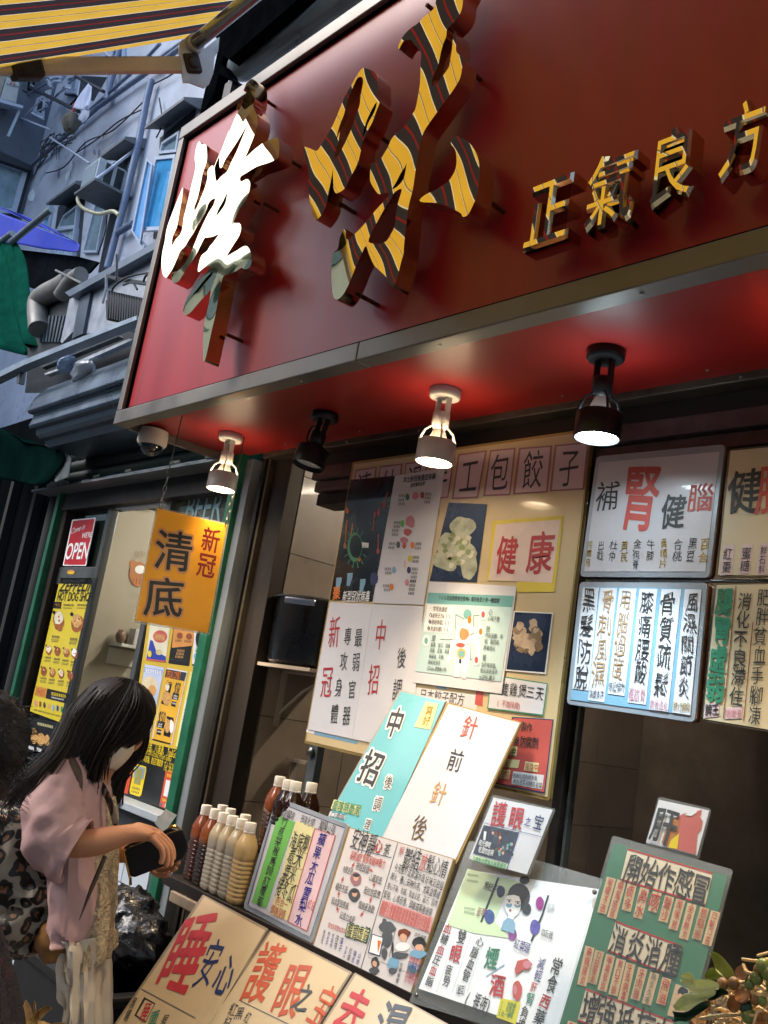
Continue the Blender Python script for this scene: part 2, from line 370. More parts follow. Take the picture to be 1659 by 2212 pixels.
# recessed groove
MB().box(xo, -1.83, YS-.022, YS+.03, zb-.004, zbi).build('frame_bar', FR, sign, bevel=.003)
MB().box(-1.828, 2.2, YS-.022, YS+.03, zb-.004, zbi).build('frame_bar', FR, sign, bevel=.003)
MB().box(xo, 2.2, YS-.022, YS+.05, zti, zto).build('frame_bar', FR, sign, bevel=.003)
MB().box(xo, xi, YS-.020, YS+.05, zbi+.001, zti-.001).build('frame_bar', FR, sign, bevel=.003)
MB().box(xi, 2.2, YS-.006, YS-.001, zbi, zbi+.012).build('frame_gasket', M('black gasket', '#050505', .9, spec=0), sign)
MB().box(xi, xi+.012, YS-.006, YS-.001, zbi+.012, zti-.012).build('frame_gasket', M('black gasket', '#050505', .9, spec=0), sign)
MB().box(xi, 2.2, YS-.006, YS-.001, zti-.012, zti).build('frame_gasket', M('black gasket', '#050505', .9, spec=0), sign)
MB().box(xo, 2.2, YS+.032, YF-.002, SOFF, SOFF+.02).build('soffit_panel', M('soffit red panel', '#861a16', .42, amt=.1, ns=2, coat=.12, rv=.06), sign)
MB().box(xo, xo+.012, YS+.032, YF-.002, zb-.004, SOFF-.001).build('frame_bar', FR, sign, bevel=.002)
MB().box(xo, xo+.02, YS+.032, YF+.1, SOFF+.021, zto).build('side_panel', FR, sign)
sc = MB()
for i in range(9): sc.lathe((-2.8+i*.42, YF-.05, SOFF-.0005), (0, 0, -1), [(.004, 0), (.003, .003)], 8)
for i in range(4): sc.lathe((-2.1+i*.55, YS+.005, zb-.0045), (0, 0, -1), [(.005, 0), (.004, .003)], 8)
sc.build('screw', M('screw steel', ''), sign)['kind'] = 'stuff'

GOLD = M('mirror gold', (.95, .80, .48), .02, 1., amt=.03, rv=0)
nt_ = GOLD.node_tree; n3 = nt_.nodes.new('ShaderNodeTexNoise'); n3.inputs['Scale'].default_value = 5; n3.inputs['Detail'].default_value = 0; tc_ = nt_.nodes.new('ShaderNodeTexCoord'); bq = nt_.nodes.new('ShaderNodeBump'); bq.inputs['Strength'].default_value = .35; bq.inputs['Distance'].default_value = .02
nt_.links.new(tc_.outputs['Object'], n3.inputs[0]); nt_.links.new(n3.outputs[0], bq.inputs['Height']); nt_.links.new(bq.outputs[0], nt_.nodes['Principled BSDF'].inputs['Normal'])
GSIDE = M('gold letter side', (.62, .47, .30), .12, 1., amt=.15, rv=.03, ns=12)  # browner side colour holds the reflection of the red panel
def character(outl, holes, name='gold_character', sm=3, cu=None):
    front = YS-.10; P = Plane(front); loops = []
    for L in [outl]+holes:
        w = [P.hit(*p) for p in L]; loops.append([Vector(q) for q in smoothpts([(a.x, a.z) for a in w], sm)])
    pts = []; ed = []
    for q in loops:
        b0 = len(pts); pts += q; ed += [(b0+i, b0+(i+1) % len(q)) for i in range(len(q))]
    co, e2, fc, _a, _b, _c = geometry.delaunay_2d_cdt(pts, ed, [], 0, 1e-6)
    def ins(x, y, q):
        r = False; j = len(q)-1
        for i in range(len(q)):
            if (q[i].y > y) != (q[j].y > y) and x < (q[j].x-q[i].x)*(y-q[i].y)/(q[j].y-q[i].y)+q[i].x: r = not r
            j = i
        return r
    keep = []
    for f in fc:
        cx_ = sum(co[i].x for i in f)/len(f); cz_ = sum(co[i].y for i in f)/len(f)
        if ins(cx_, cz_, loops[0]) and not any(ins(cx_, cz_, q) for q in loops[1:]): keep.append(tuple(f))
    cnt = {}
    for f in keep:
        for i in range(len(f)): cnt[(f[i], f[(i+1) % len(f)])] = 1
    n = len(co); vs = [(c.x, front, c.y) for c in co]+[(c.x, front+.05, c.y) for c in co]
    fs = list(keep)+[tuple(i+n for i in reversed(f)) for f in keep]; sides = [(a, b) for (a, b) in cnt if (b, a) not in cnt]; fs += [(b, a, a+n, b+n) for a, b in sides]
    me = bpy.data.meshes.new(name); me.from_pydata(vs, [], fs); me.materials.append(GOLD); me.materials.append(GSIDE); me.update()
    bm = bmesh.new(); bm.from_mesh(me); bmesh.ops.delete(bm, geom=[v for v in bm.verts if not v.link_faces], context='VERTS'); bmesh.ops.recalc_face_normals(bm, faces=bm.faces); bm.to_mesh(me); bm.free()
    for p in me.polygons:
        p.material_index = 0 if abs(p.normal.y) > .9 else 1; p.use_smooth = False
    o = bpy.data.objects.new(name, me); COL.objects.link(o); setpar(o, sign); return o
def L(c, *n): return [(c, (n[i], n[i+1])) for i in range(0, len(n), 2)]
c1 = L('A', 1030,85, 1055,120, 1062,200, 1060,300, 1042,370, 1060,430, 1085,480, 1092,540, 1085,600, 1060,680, 1030,760, 985,870, 960,940, 1060,850, 1180,765, 1305,728, 1325,800, 1322,900, 1300,955, 1200,1000, 1080,1040, 980,1100, 915,1140, 897,1170, 910,1203, 950,1185, 985,1178, 1008,1220, 1000,1300, 970,1390, 910,1480, 860,1570, 832,1640, 850,1655, 895,1658, 910,1710, 890,1790, 840,1870, 790,1950, 755,2015, 800,1990, 870,1950, 930,1912, 975,1908, 1010,1960, 1027,2030, 1020,2100, 990,2145, 950,2158, 915,2142, 860,2175, 800,2205)+L('B', 725,790, 700,850, 690,900, 672,1000, 655,1080, 630,1220, 600,1350, 570,1480, 545,1600, 520,1700, 505,1722, 497,1690, 497,1580, 500,1400, 515,1280, 545,1150, 570,1030, 580,940, 540,990, 480,1050, 420,1120, 370,1180, 320,1218, 295,1215, 280,1170, 290,1110, 320,1030, 385,960, 440,860, 500,790, 550,735, 570,710, 560,690, 530,690, 490,720, 450,748, 440,720, 455,640, 480,570, 540,520, 570,470, 620,410, 665,338, 600,365, 545,373, 512,380, 470,460, 420,560, 370,640, 320,710, 270,790, 235,845, 190,873, 165,855, 152,800, 165,755, 215,742, 260,700, 320,620, 370,520, 410,430, 450,330, 500,220, 560,100, 610,20, 628,-50, 590,-38, 555,2, 535,62, 510,122, 470,190, 430,250, 400,310, 340,400, 300,470, 250,520, 215,600, 170,700, 120,790, 95,812, 60,780, 45,700, 45,600, 60,500)+L('A', 80,1850, 100,1720, 140,1600, 190,1470, 230,1370, 278,1265, 265,1400, 250,1480, 230,1600, 210,1700, 170,1790, 155,1870, 168,1890, 200,1830, 240,1790, 270,1720, 285,1600, 310,1500, 350,1330, 375,1220, 400,1120, 415,1020, 405,950, 420,840, 452,765, 480,795, 520,797, 535,830, 540,950, 525,1020, 490,1120, 460,1280, 430,1400, 400,1480, 408,1518, 440,1460, 490,1340, 520,1260, 545,1160, 545,1100, 560,1060, 600,1025, 612,1050, 650,960, 700,850, 745,730, 790,620, 830,490, 880,350, 920,260, 970,130)
h1 = [L('A', 622,1075, 628,1030, 650,975, 676,925, 674,990, 680,1048, 702,1045, 740,960, 800,870, 860,780, 915,690, 965,602, 958,640, 910,760, 860,880, 800,1000, 760,1090, 690,1150, 640,1198), L('A', 760,1318, 750,1400, 730,1460, 690,1520, 640,1578, 665,1500, 700,1440, 735,1370), L('A', 970,200, 935,215, 880,360, 830,480, 770,695, 800,620, 850,500, 915,370, 962,250), L('B', 605,745, 560,780, 500,850, 420,950, 387,992, 430,970, 510,880, 585,795)]
character(c1, h1)
c2a = L('C', 690,188, 760,205, 820,235, 845,300, 850,420, 848,520, 868,565, 830,670, 790,780, 740,870, 715,940, 680,1000, 665,1090, 640,1200, 600,1290, 540,1400, 490,1500, 400,1552, 370,1500, 365,1400, 362,1300, 372,1220, 345,1390, 310,1560, 290,1680, 240,1780, 180,1842, 140,1790, 120,1680, 100,1560, 92,1450, 95,1300, 60,1160, 40,1055, 60,1045, 120,1065, 185,1088, 230,1030, 290,930, 360,810, 400,720, 440,620, 500,480, 560,380, 620,270, 650,225)
character(c2a, [L('C', 680,290, 690,350, 665,480, 650,600, 600,740, 550,880, 490,1010, 430,1120, 382,1185, 375,1150, 390,1080, 420,1000, 435,880, 400,975, 410,900, 440,800, 480,700, 510,580, 550,470, 610,330, 640,290), L('C', 835,560, 780,650, 730,760, 700,860, 682,955, 720,870, 745,790, 800,690, 830,620)])
c2b = L('E', 850,-250, 1250,-300, 1250,-150, 1200,-50, 1175,125, 1130,230, 1070,310, 1000,380, 955,440, 950,520, 910,620, 870,760, 830,950, 790,1040, 750,1130, 742,1240, 820,1203, 920,1070, 990,960, 1005,860, 1030,720, 1045,560, 1070,440, 1092,560, 1090,680, 1100,760, 1185,850, 1180,960, 1150,1130, 1060,1290, 960,1430, 880,1540, 800,1650, 720,1760, 640,1880, 590,2000)+L('C', 1305,1050, 1290,1130, 1270,1250, 1255,1350, 1240,1460, 1220,1560, 1195,1650, 1175,1760, 1160,1900, 1145,2020, 1134,2150)+L('U', 788,1020, 770,1080, 745,1180, 715,1290, 690,1345, 660,1340, 620,1260, 540,1180, 490,1130, 440,1020, 410,940, 360,1040, 300,1170, 240,1320, 180,1430, 120,1480, 80,1440, 65,1300, 65,1150, 80,1020, 130,960, 150,850, 200,765, 215,870, 260,850, 340,780, 420,690, 500,590, 600,480, 650,410, 600,405, 540,420, 490,360, 455,290, 452,200, 465,110, 520,100, 570,50)+L('C', 926,1106, 960,1050, 1000,960, 1060,890, 1110,850, 1160,790, 1220,700, 1260,630, 1290,480, 1310,350, 1315,200, 1320,80)+L('E', 585,860, 580,760, 540,700, 480,640, 430,580, 340,590, 300,640, 260,715, 255,660, 290,580, 340,500, 440,400, 520,350, 640,230, 760,130, 800,0)
character(c2b, [L('U', 818,110, 800,150, 760,210, 720,290, 675,370, 740,330, 788,265, 808,190), L('U', 770,370, 700,400, 660,470, 600,560, 540,670, 480,780, 440,870, 445,905, 520,920, 600,900, 640,860, 700,740, 710,640, 735,500)])
character(L('F', 1215,810, 1280,850, 1320,910, 1338,980, 1335,1080, 1325,1150, 1300,1220, 1270,1275, 1240,1288, 1225,1265, 1150,1225, 1080,1205, 1000,1200, 985,1185, 1020,1155, 1080,1125, 1150,1080, 1190,1020, 1203,960, 1195,890, 1170,855, 1180,825), [])
# stand-off pins
pin = MB(); P_ = Plane(YS-.05)
for c, p in (('A', (1150, 300)), ('A', (1420, 960)), ('A', (1180, 1450)), ('B', (780, 1440)), ('C', (460, 1680)), ('U', (390, 1460)), ('C', (820, 900)), ('E', (1250, 1000)), ('F', (1400, 1200)), ('E', (700, 100))):
    a = P_.hit(c, p); pin.tube([(a.x, YS-.06, a.z), (a.x, YS, a.z)], .006, 8)
for i in range(4):
    a = P_.hit('G', ((380, 700), (760, 640), (1120, 560), (1470, 400))[i]); pin.tube([(a.x, YS-.06, a.z), (a.x, YS, a.z)], .005, 8)
pin.build('standoff_pin', M('pin brass', '#6a4b2a', .3, .9), sign)['kind'] = 'stuff'
# four smaller characters
P2 = Plane(YS-.085)
for ch, tl, tr, bl in (('正', (255, 650), (560, 540), (205, 1030)), ('氣', (600, 460), (940, 395), (540, 930)), ('良', (1050, 300), (1290, 235), (925, 790)), ('方', (1370, 200), (1700, 60), (1320, 640))):
    cu = bpy.data.curves.new('t', 'FONT'); cu.body = ch; cu.offset = 0; cu.resolution_u = 3; ob = bpy.data.objects.new('t', cu); cu.extrude = .08; cu.bevel_depth = .032; cu.bevel_resolution = 0
    me = bpy.data.meshes.new_from_object(ob); bpy.data.objects.remove(ob); bpy.data.curves.remove(cu)
    a, b, d = P2.hit('G', tl), P2.hit('G', tr), P2.hit('G', bl)
    xs = [v.co.x for v in me.vertices]; ys = [v.co.y for v in me.vertices]; x0, x1, y0, y1 = min(xs), max(xs), min(ys), max(ys)
    R = Vector((b.x-a.x, 0, 0)); 
    top = (a.z+b.z)/2; ht = top-d.z; xl = d.x; 
    for v in me.vertices:
        fx = (v.co.x-x0)/(x1-x0); fy = (v.co.y-y0)/(y1-y0)
        v.co = (xl+.012+fx*(b.x-xl-.02)*.98, YS-.06-v.co.z*.25, d.z+fy*ht)
    me.materials.clear(); me.materials.append(GOLD); me.materials.append(GSIDE); me.update()
    for p in me.polygons: p.material_index = 0 if abs(p.normal.y) > .5 else 1; p.use_smooth = False
    o = bpy.data.objects.new('gold_character', me); COL.objects.link(o); setpar(o, sign)

# ---- awning over the pavement
SA = .847; XA, YA_, ZA = -3.389*SA, 1.40*SA, 1.62+2.604*SA
TZ = (Plane(YA_).hit('x', (150, 510)).z+Plane(YA_).hit('x', (840, 20)).z)/2
ad = Vector((0, -.673, -.542)).normalized()
aw = empty('striped_awning', (XA, YA_, ZA), 'yellow and black striped folding arm awning stretched out above the fascia', 'awning')
am = bpy.data.materials.new('striped awning cloth'); am.use_nodes = True; t = am.node_tree; N = t.nodes; LK = t.links
b = N['Principled BSDF']; b.inputs['Roughness'].default_value = .8
tc = N.new('ShaderNodeTexCoord'); sx = N.new('ShaderNodeSeparateXYZ'); LK.new(tc.outputs['Object'], sx.inputs[0])
mm = N.new('ShaderNodeMath'); mm.operation = 'MULTIPLY_ADD'; mm.inputs[1].default_value = 1/(.207*SA); mm.inputs[2].default_value = 3.25/.207+20; LK.new(sx.outputs[0], mm.inputs[0])
fr = N.new('ShaderNodeMath'); fr.operation = 'FRACT'; LK.new(mm.outputs[0], fr.inputs[0])
rp = N.new('ShaderNodeValToRGB'); rp.color_ramp.interpolation = 'CONSTANT'; LK.new(fr.outputs[0], rp.inputs[0])
Yw, Bk, Wh, Rd = lin('#d2a93f'), (.028, .024, .028, 1), lin('#d9d3c0'), lin('#7a1f1c')
els = [(0, Wh), (.02, Yw), (.262, Wh), (.277, Bk), (.292, Yw), (.53, Wh), (.55, Bk), (.755, Rd), (.80, Bk)]
for i, (p, c) in enumerate(els):
    e = rp.color_ramp.elements[i] if i < 2 else rp.color_ramp.elements.new(p); e.position = p; e.color = c
wn = N.new('ShaderNodeTexNoise'); wn.inputs['Scale'].default_value = 9; LK.new(tc.outputs['Object'], wn.inputs[0])
mr = N.new('ShaderNodeMapRange'); mr.inputs[3].default_value = .8; mr.inputs[4].default_value = 1.1; LK.new(wn.outputs[0], mr.inputs[0])
mx = N.new('ShaderNodeMix'); mx.data_type = 'RGBA'; mx.blend_type = 'MULTIPLY'; mx.inputs[0].default_value = 1; LK.new(rp.outputs[0], mx.inputs[6]); LK.new(mr.outputs[0], mx.inputs[7])
LK.new(mx.outputs[2], b.inputs['Base Color']); tr = N.new('ShaderNodeBsdfTranslucent'); LK.new(mx.outputs[2], tr.inputs[0])
ms = N.new('ShaderNodeMixShader'); ms.inputs[0].default_value = .5; LK.new(b.outputs[0], ms.inputs[1]); LK.new(tr.outputs[0], ms.inputs[2]); LK.new(ms.outputs[0], N['Material Output'].inputs[0])
AL = 2.2
mb = MB(); NXs, NL = 90, 14; vs = []
for j in range(NL+1):
    for i in range(NXs+1):
        x = XA+i*(5.6/NXs); s_ = AL*j/NL; sag = -.035*math.sin(math.pi*j/NL)-.006*math.sin(i*.9)*math.sin(math.pi*j/NL)
        p = Vector((x, YA_, ZA))+ad*s_+Vector((0, 0, sag)); vs.append(p)
mb.add(vs, [(j*(NXs+1)+i, j*(NXs+1)+i+1, (j+1)*(NXs+1)+i+1, (j+1)*(NXs+1)+i) for j in range(NL) for i in range(NXs)], True)
cl = mb.build('awning_cloth', am, aw)
ARM = M('aged awning arm', '#c4b59d', .45, .2, ns=5, amt=.2, bump=.05, dirt=('#a08f78', 7, .66)); CST = M('cast elbow metal', '#3b3632', .5, .6, amt=.5, ns=20)
STL = M('galvanised plate', '#b9bab8', .45, .3, ns=8, amt=.3, dirt=('#4b4640', 12, .66))
MB().tube([(XA+.04, YA_-.01, TZ), (2.2, YA_-.01, TZ)], .024, 20).build('roller_tube', M('roller tube metal', '#8a8f8f', .3, .85, amt=.2, ns=4), aw)
MB().tube([(XA+.02, YA_-.01, TZ), (XA+.09, YA_-.01, TZ)], .032, 20).build('tube_cap', STL, aw)
A0 = Vector((XA+.06, YA_-.0, ZA-.140)); A1 = PX(XA-.005).hit('q', (165, 432)); A2 = A1+(A1-A0).normalized()*1.0+Vector((0, -.0, 0))
d_ = (A1-A0).normalized(); sd = Vector((1, 0, 0)); up_ = sd.cross(d_).normalized()
def bar(a, b, w, h): 
    m = (a+b)/2; return MB().obox(m, (b-a)/2, sd*w/2, up_*h/2)
bar(A0, A1, .026, .054).build('arm', ARM, aw, bevel=.006)
bar(A1, A2, .026, .054).build('arm', ARM, aw, bevel=.006)
MB().obox(A1, d_*.05, sd*.026, up_*.042).build('elbow_joint', CST, aw, bevel=.012)
MB().obox(A0, d_*.03, sd*.022, up_*.034).lathe(A0-sd*.03, (1, 0, 0), [(.022, 0), (.022, .06)], 14).build('shoulder_joint', CST, aw, bevel=.008)
pb = PX(XA+.07)
slab(pb, 'x', [(30, 450), (100, 430), (160, 600), (250, 560), (455, 400), (440, 560), (400, 620), (385, 800), (340, 920), (290, 960), (130, 900), (60, 900), (40, 700), (30, 600), (10, 580)], 0, .006, 'bracket_plate', STL, aw)
# black boards stand in for the dark space above the fascia
top = empty('upper_dark_fill', (-3.2, 1.75, 3.8), 'black steel beam and post carrying the awning above the fascia', 'beam')
BKS = M('black painted steel', '#08090b', .9, 0, amt=.5, ns=12, spec=0)
pbk = Plane(1.5)
for pol in ([(400, 400), (400, 330), (1500, -620), (1900, -520), (700, 520), (455, 405)], [(455, 402), (700, 522), (560, 650), (430, 560)], [(470, 692), (540, 780), (560, 860), (440, 800)]): slab(pbk, 'x', pol, 0, .05, 'upper_dark_board', BKS, top)
slab(pbk, 'x', [(432, 562), (500, 600), (470, 700), (400, 1000), (300, 1180), (240, 1235), (300, 960), (385, 790)], -.052, .05, 'upper_dark_board', BKS, top)
MB().box(-3.22, -3.16, 1.52, 1.60, 2.6, 4.0).build('post', M('streaked black post', '#26221f', .4, .5, amt=.5, ns=9, streak=1, dirt=('#a8a7a0', 12, .68)), top)
MB().tube([(-3.18, 1.56, 3.9), (-2.95, 1.56, 3.86)], .008, 8).build('brace', BKS, top)
pdu = Plane(1.62); da, db = pdu.hit('x', (800, 690)), pdu.hit('x', (1400, 170)); dz = (da.z+db.z)/2
duct = MB().tube([(da.x-.12, 1.62, dz), (da.x-.02, 1.62, dz), (2.2, 1.62, dz)], [.05, .088, .088], 28)
tag(duct.build('ventilation_duct', M('galvanised duct', '#9aa3a1', .3, .7, ns=3, amt=.35)), 'grey galvanised duct lying behind the top edge of the fascia', 'duct')

# ---- spot lamps
def spotlamp(mount, rim, mc, lit, label, roll=0, cable=False):
    m = Vector(mount); r = Vector(rim); t = empty('spot_lamp', m, label, 'spotlight', 'spotlights under the fascia')
    MT = M('white lamp enamel', '#c9c5bf', .35, amt=.06) if mc == 'w' else M('black lamp enamel', '#101114', .35, amt=.2)
    MB().lathe(m, (0, 0, -1), [(.042, 0), (.044, .003), (.044, .022), (.040, .026)], 24).build('ceiling_rose', MT, t)
    ax = (r-m).normalized(); a = m+Vector((0, 0, -.024)); L_ = (r-a).length; sd = Vector((1, 0, 0)); sd = (sd-ax*sd.dot(ax)).normalized(); s2 = ax.cross(sd)
    for s in (-1, 1): MB().obox(a+ax*.028+sd*.020*s, ax*.03, sd*.0035, s2*.009).build('yoke_arm', MT, t, bevel=.002)
    MB().lathe(a+ax*.045, ax, [(.022, 0), (.024, .003), (.024, .036), (.019, .045), (.014, .050)], 16).build('lamp_holder', MT, t)
    s0 = L_-.062
    rb = MB()
    for k in range(4):
        th = k*math.pi/2+.6; e = sd*math.cos(th)+s2*math.sin(th)
        rb.tube([a+ax*.085+e*.022, a+ax*.10+e*.040, a+ax*(s0)+e*.050, a+ax*(s0+.02)+e*.050], .0032, 6)
    rb.build('cage', MT, t)
    MB().lathe(a, ax, [(.049, s0), (.0525, s0+.004), (.0535, L_), (.050, L_), (.047, s0+.008), (.047, s0+.002)], 28, cap=False).build('shade', MT, t)
    cold = lit == 'c'
    bm_ = M('bulb glass', '#b9bcbc', .2, amt=.2) if not lit else M('cold lit lens' if cold else 'warm lit lens', '#ffffff', .4, emis=(.75, .92, 1) if cold else (1, .78, .5), es=26 if cold else 20, amt=0)
    MB().lathe(a, ax, [(.012, .085), (.018, .10), (.030, s0)], 16).build('bulb_neck', M('bulb neck ceramic', '#d8d8d4', .4, amt=.1), t)
    MB().lathe(a, ax, [(.030, s0), (.044, s0+.03), (.046, L_-.014), (.03, L_-.010), (.004, L_-.008)], 24).build('bulb', bm_, t)
    if cable: MB().tube(smoothpts([a+ax*.02+sd*-.02, a+ax*.02-sd*.055, a+ax*.06-sd*.06, a+ax*.09-sd*.02], 5, False), .003, 6).build('flex', MT, t)
    if lit:
        l = bpy.data.lights.new('spot_lamp_light', 'SPOT'); l.energy = E_COLD if cold else E_WARM; l.color = (.72, .9, 1) if cold else (1, .76, .50)
        l.spot_size = R_(84); l.spot_blend = 1; l.shadow_soft_size = .04
        o = bpy.data.objects.new('spot_lamp_light', l); COL.objects.link(o); o.location = r+ax*.012; o.rotation_euler = (-ax).to_track_quat('Z', 'Y').to_euler(); o.parent = t; o.matrix_parent_inverse = Matrix.Translation(-m)
        # the glow that bulbs leave on the soffit through their open cages
        l = bpy.data.lights.new('bulb_back_light', 'POINT'); l.energy = .03 if cold else .045; l.color = (1, .85, .7); l.shadow_soft_size = .02
        o = bpy.data.objects.new('bulb_back_light', l); COL.objects.link(o); o.location = a+ax*(s0-.012)+s2*.0; o.parent = t; o.matrix_parent_inverse = Matrix.Translation(-m)
    return t
E_COLD, E_WARM = 28, 22
PS = PZ(SOFF); PR = Plane(1.74)
mL = [PS.hit('D', p) for p in ((500, 938), (703, 893), (963, 842), (1310, 757))]
rims = [tuple(Plane(m_.y).hit('D', q_)) for m_, q_ in zip(mL, ((477, 1058), (662, 1006), (937, 1000), (1289, 948)))]
q = Plane(1.66).hit('D', (662, 1006)); rims[1] = (q.x, q.y, q.z)
spotlamp(mL[0], rims[0], 'w', 'h', 'white caged spotlight glowing warm beside the hanging orange sign')
spotlamp(mL[1], rims[1], 'b', None, 'unlit black spotlight tilted sideways under the red soffit', cable=True)
spotlamp(mL[2], rims[2], 'w', 'h', 'white caged spotlight glowing warm in front of the dumpling poster board')
spotlamp(mL[3], rims[3], 'b', 'c', 'black caged spotlight shining cold white above the menu boards')
spotlamp((-.72, 1.68, SOFF), (-.74, 1.66, 2.30), 'w', 'h', 'white caged spotlight at the far right over the dried herbs')

# ---- security camera under the left corner
cp = PS.hit('D', (335, 925)); dc = empty('dome_camera', cp, 'white security dome camera under the left corner of the fascia', 'security camera')
MB().lathe((cp.x, cp.y, zb), (0, 0, -1), [(.052, -.02), (.055, .0), (.056, .028), (.050, .040), (.046, .040)], 28).build('camera_housing', M('camera white plastic', '#bdb6ae', .4, amt=.08), dc)
MB().lathe((cp.x, cp.y, zb-.036), (0, 0, -1), [(.043, 0), (.042, .012), (.036, .026), (.024, .037), (.008, .042), (.001, .043)], 24).build('smoked_dome', M('smoked dome', '#0c0d0e', .05, coat=1, amt=.1), dc)

# ---- hanging orange sign, square on to the street
PO = Plane(1); yl, yr = 1.47, 1.70
r1, r2 = [CAM+ray(*p)*1 for p in ((340, 1092), (495, 1135))]
rl = ray(340, 1092); rr = ray(495, 1135)
zt = CAM.z+rl.z/rl.y*yl
Pa = CAM+rl*(yl/rl.y); Pb = CAM+rr*((zt-CAM.z)/rr.z)
POn = Plane(1); POn.o = Pa; dv = (Pb-Pa).normalized(); POn.n = dv.cross(Vector((0, 0, 1))).normalized()
if POn.n.dot(CAM-Pa) < 0: POn.n = -POn.n
os_ = empty('hanging_sign', (Pa+Pb)/2, 'orange laminated sign hanging on chains from the soffit', 'sign')
oc = [(1022, 487), (1495, 600), (1368, 1330), (872, 1245)]
slab(POn, 'o', oc, 0, .003, 'laminate_sheet', M('clear laminate', '#c3c0b6', .25, amt=.1, coat=.5, alpha=.35), os_)
slab(POn, 'o', [(1030, 500), (1483, 608), (1358, 1315), (884, 1232)], .0012, .001, 'paper_sheet', M('orange paper', '#ffd566', .35, amt=.07, ns=3, coat=.15, tl=.6), os_)
HAL = M('pale orange halo', '#e8b27c', .5, amt=.03)
ik = Ink(POn, 'o', .0022, os_, wt=.05); ik.V('清', (1152, 640), (1122, 915), HAL, 1.0, wt=.085); ik.V('底', (1085, 945), (1062, 1215), HAL, 1.05, wt=.085)
ik.off = .0030; ik.V('清', (1152, 640), (1122, 915), INK, 1.0, wt=.02); ik.V('底', (1085, 945), (1062, 1215), INK, 1.05, wt=.02)
ik.V('新冠', (1392, 625), (1335, 955), RED, .8, wt=.03); ik.done()
CHM = M('dark chain steel', '#4a4947', .4, .8, amt=.3)
def chain(a, b, par, n=16, wire=.6):
    a, b = Vector(a), Vector(b); mb = MB(); m = a+(b-a)*wire
    mb.tube([a, m], .0016, 6); d = (b-m); 
    for i in range(5):
        c = m+d*((i+.5)/5); dd = d.normalized(); e = Vector((1, 0, 0)) if i % 2 else Vector((0, 1, 0)); l = d.length/5*.62
        mb.tube([c+dd*(l*math.cos(t))+e*(.006*math.sin(t)) for t in [k*math.pi/5 for k in range(11)]], .0015, 5)
    mb.build('chain', CHM, par)
ca = PS.hit('D', (372, 937)); chain((Pa.x+.0, Pa.y+.02, SOFF), Pa+Vector((0, .012, -.006)), os_)
chain((Pb.x, Pb.y-.01, SOFF), Pb+Vector((0, -.012, -.006)), os_)
# ================================================================== MENU AND POSTER BOARDS
BF = M('grey board rim', '#9aa2ab', .35, .2, amt=.1); WB = M('whiteboard paper', '#c3c2c8', .35, amt=.06, coat=.3, ns=3, bump=.12, bs=7); CRM = M('cream board', '#c6bb9e', .4, amt=.12, coat=.3, ns=3, bump=.15, bs=7)
WPA = M('white paper', '#d3d3d8', .4, amt=.06, ns=4, coat=.25, bump=.12, bs=9); BRE = M('board brown edge', '#6e4024', .5, amt=.3); ACR = M('clear acrylic', '#e8efee', .04, trans=1., amt=0, rv=0, ior=1.35)
MV = M('mauve paper', '#c9b3b7', .45, amt=.05); YP = M('pale yellow paper', '#d9d29a', .45, amt=.06)
PB = Plane(1.885)
def board(name, label, cat, pl, c, outer, rim, th=.012, rnd=.012, group=None, edge=None):
    P = [pl.hit(c, p) for p in outer]; ctr = sum(P, Vector())/len(P); e = empty(name, ctr, label, cat, group)
    slab(pl, c, outer, 0, th*.6, 'rim', rim, e, rnd=rnd)
    if edge: slab(pl, c, [(p[0]+edge[0], p[1]+edge[1]) for p in outer], -th*.6-.0005, th, 'backing', edge[2], e, rnd=rnd)
    return e
def sheet(pl, c, pts, off, mat, par, name='sheet', th=.0006): return slab(pl, c, pts, off, th, name, mat, par)

# kidney board
e = board('menu_board', 'white menu board with a tall red character above ten small herb names', 'menu board', PB, 'k', [(300, 800), (1318, 703), (1192, 1760), (168, 1752)], BF, edge=(22, 6, BRE), group='handwritten menu boards on the shop window')
sheet(PB, 'k', [(322, 848), (1275, 762), (1160, 1712), (202, 1712)], .0012, WB, e)
ik = Ink(PB, 'k', .002, e, hand=.07, wt=.012)
ik.V('補', (400, 985), (368, 1228), INK, .85, wt=.01); ik.V('腎', (688, 850), (600, 1400), RDP, .62, wt=.035, hand=.03); ik.V('健', (915, 1090), (888, 1378), INK, .8, wt=.03); ik.V('腦', (1145, 1005), (1115, 1250), RDP, .85, wt=.02)
for tx, x0, y0, x1, y1, m in (('何首烏', 245, 1465, 228, 1680, YLI), ('巴戟', 345, 1468, 325, 1622, GRY), ('杜仲', 440, 1462, 415, 1637, GRY), ('黃芪', 525, 1462, 513, 1642, YLI), ('金狗脊', 625, 1452, 608, 1697, GRY), ('牛膝', 740, 1452, 724, 1627, GRY), ('黃精片', 838, 1447, 825, 1682, YLI), ('合桃', 952, 1450, 936, 1635, GRY), ('黑豆', 1066, 1447, 1046, 1635, INK), ('百合', 1157, 1450, 1143, 1648, YLI)):
    ik.V(tx, (x0, y0), (x1, y1), m, .82, hand=.12, wt=.0)
ik.done()
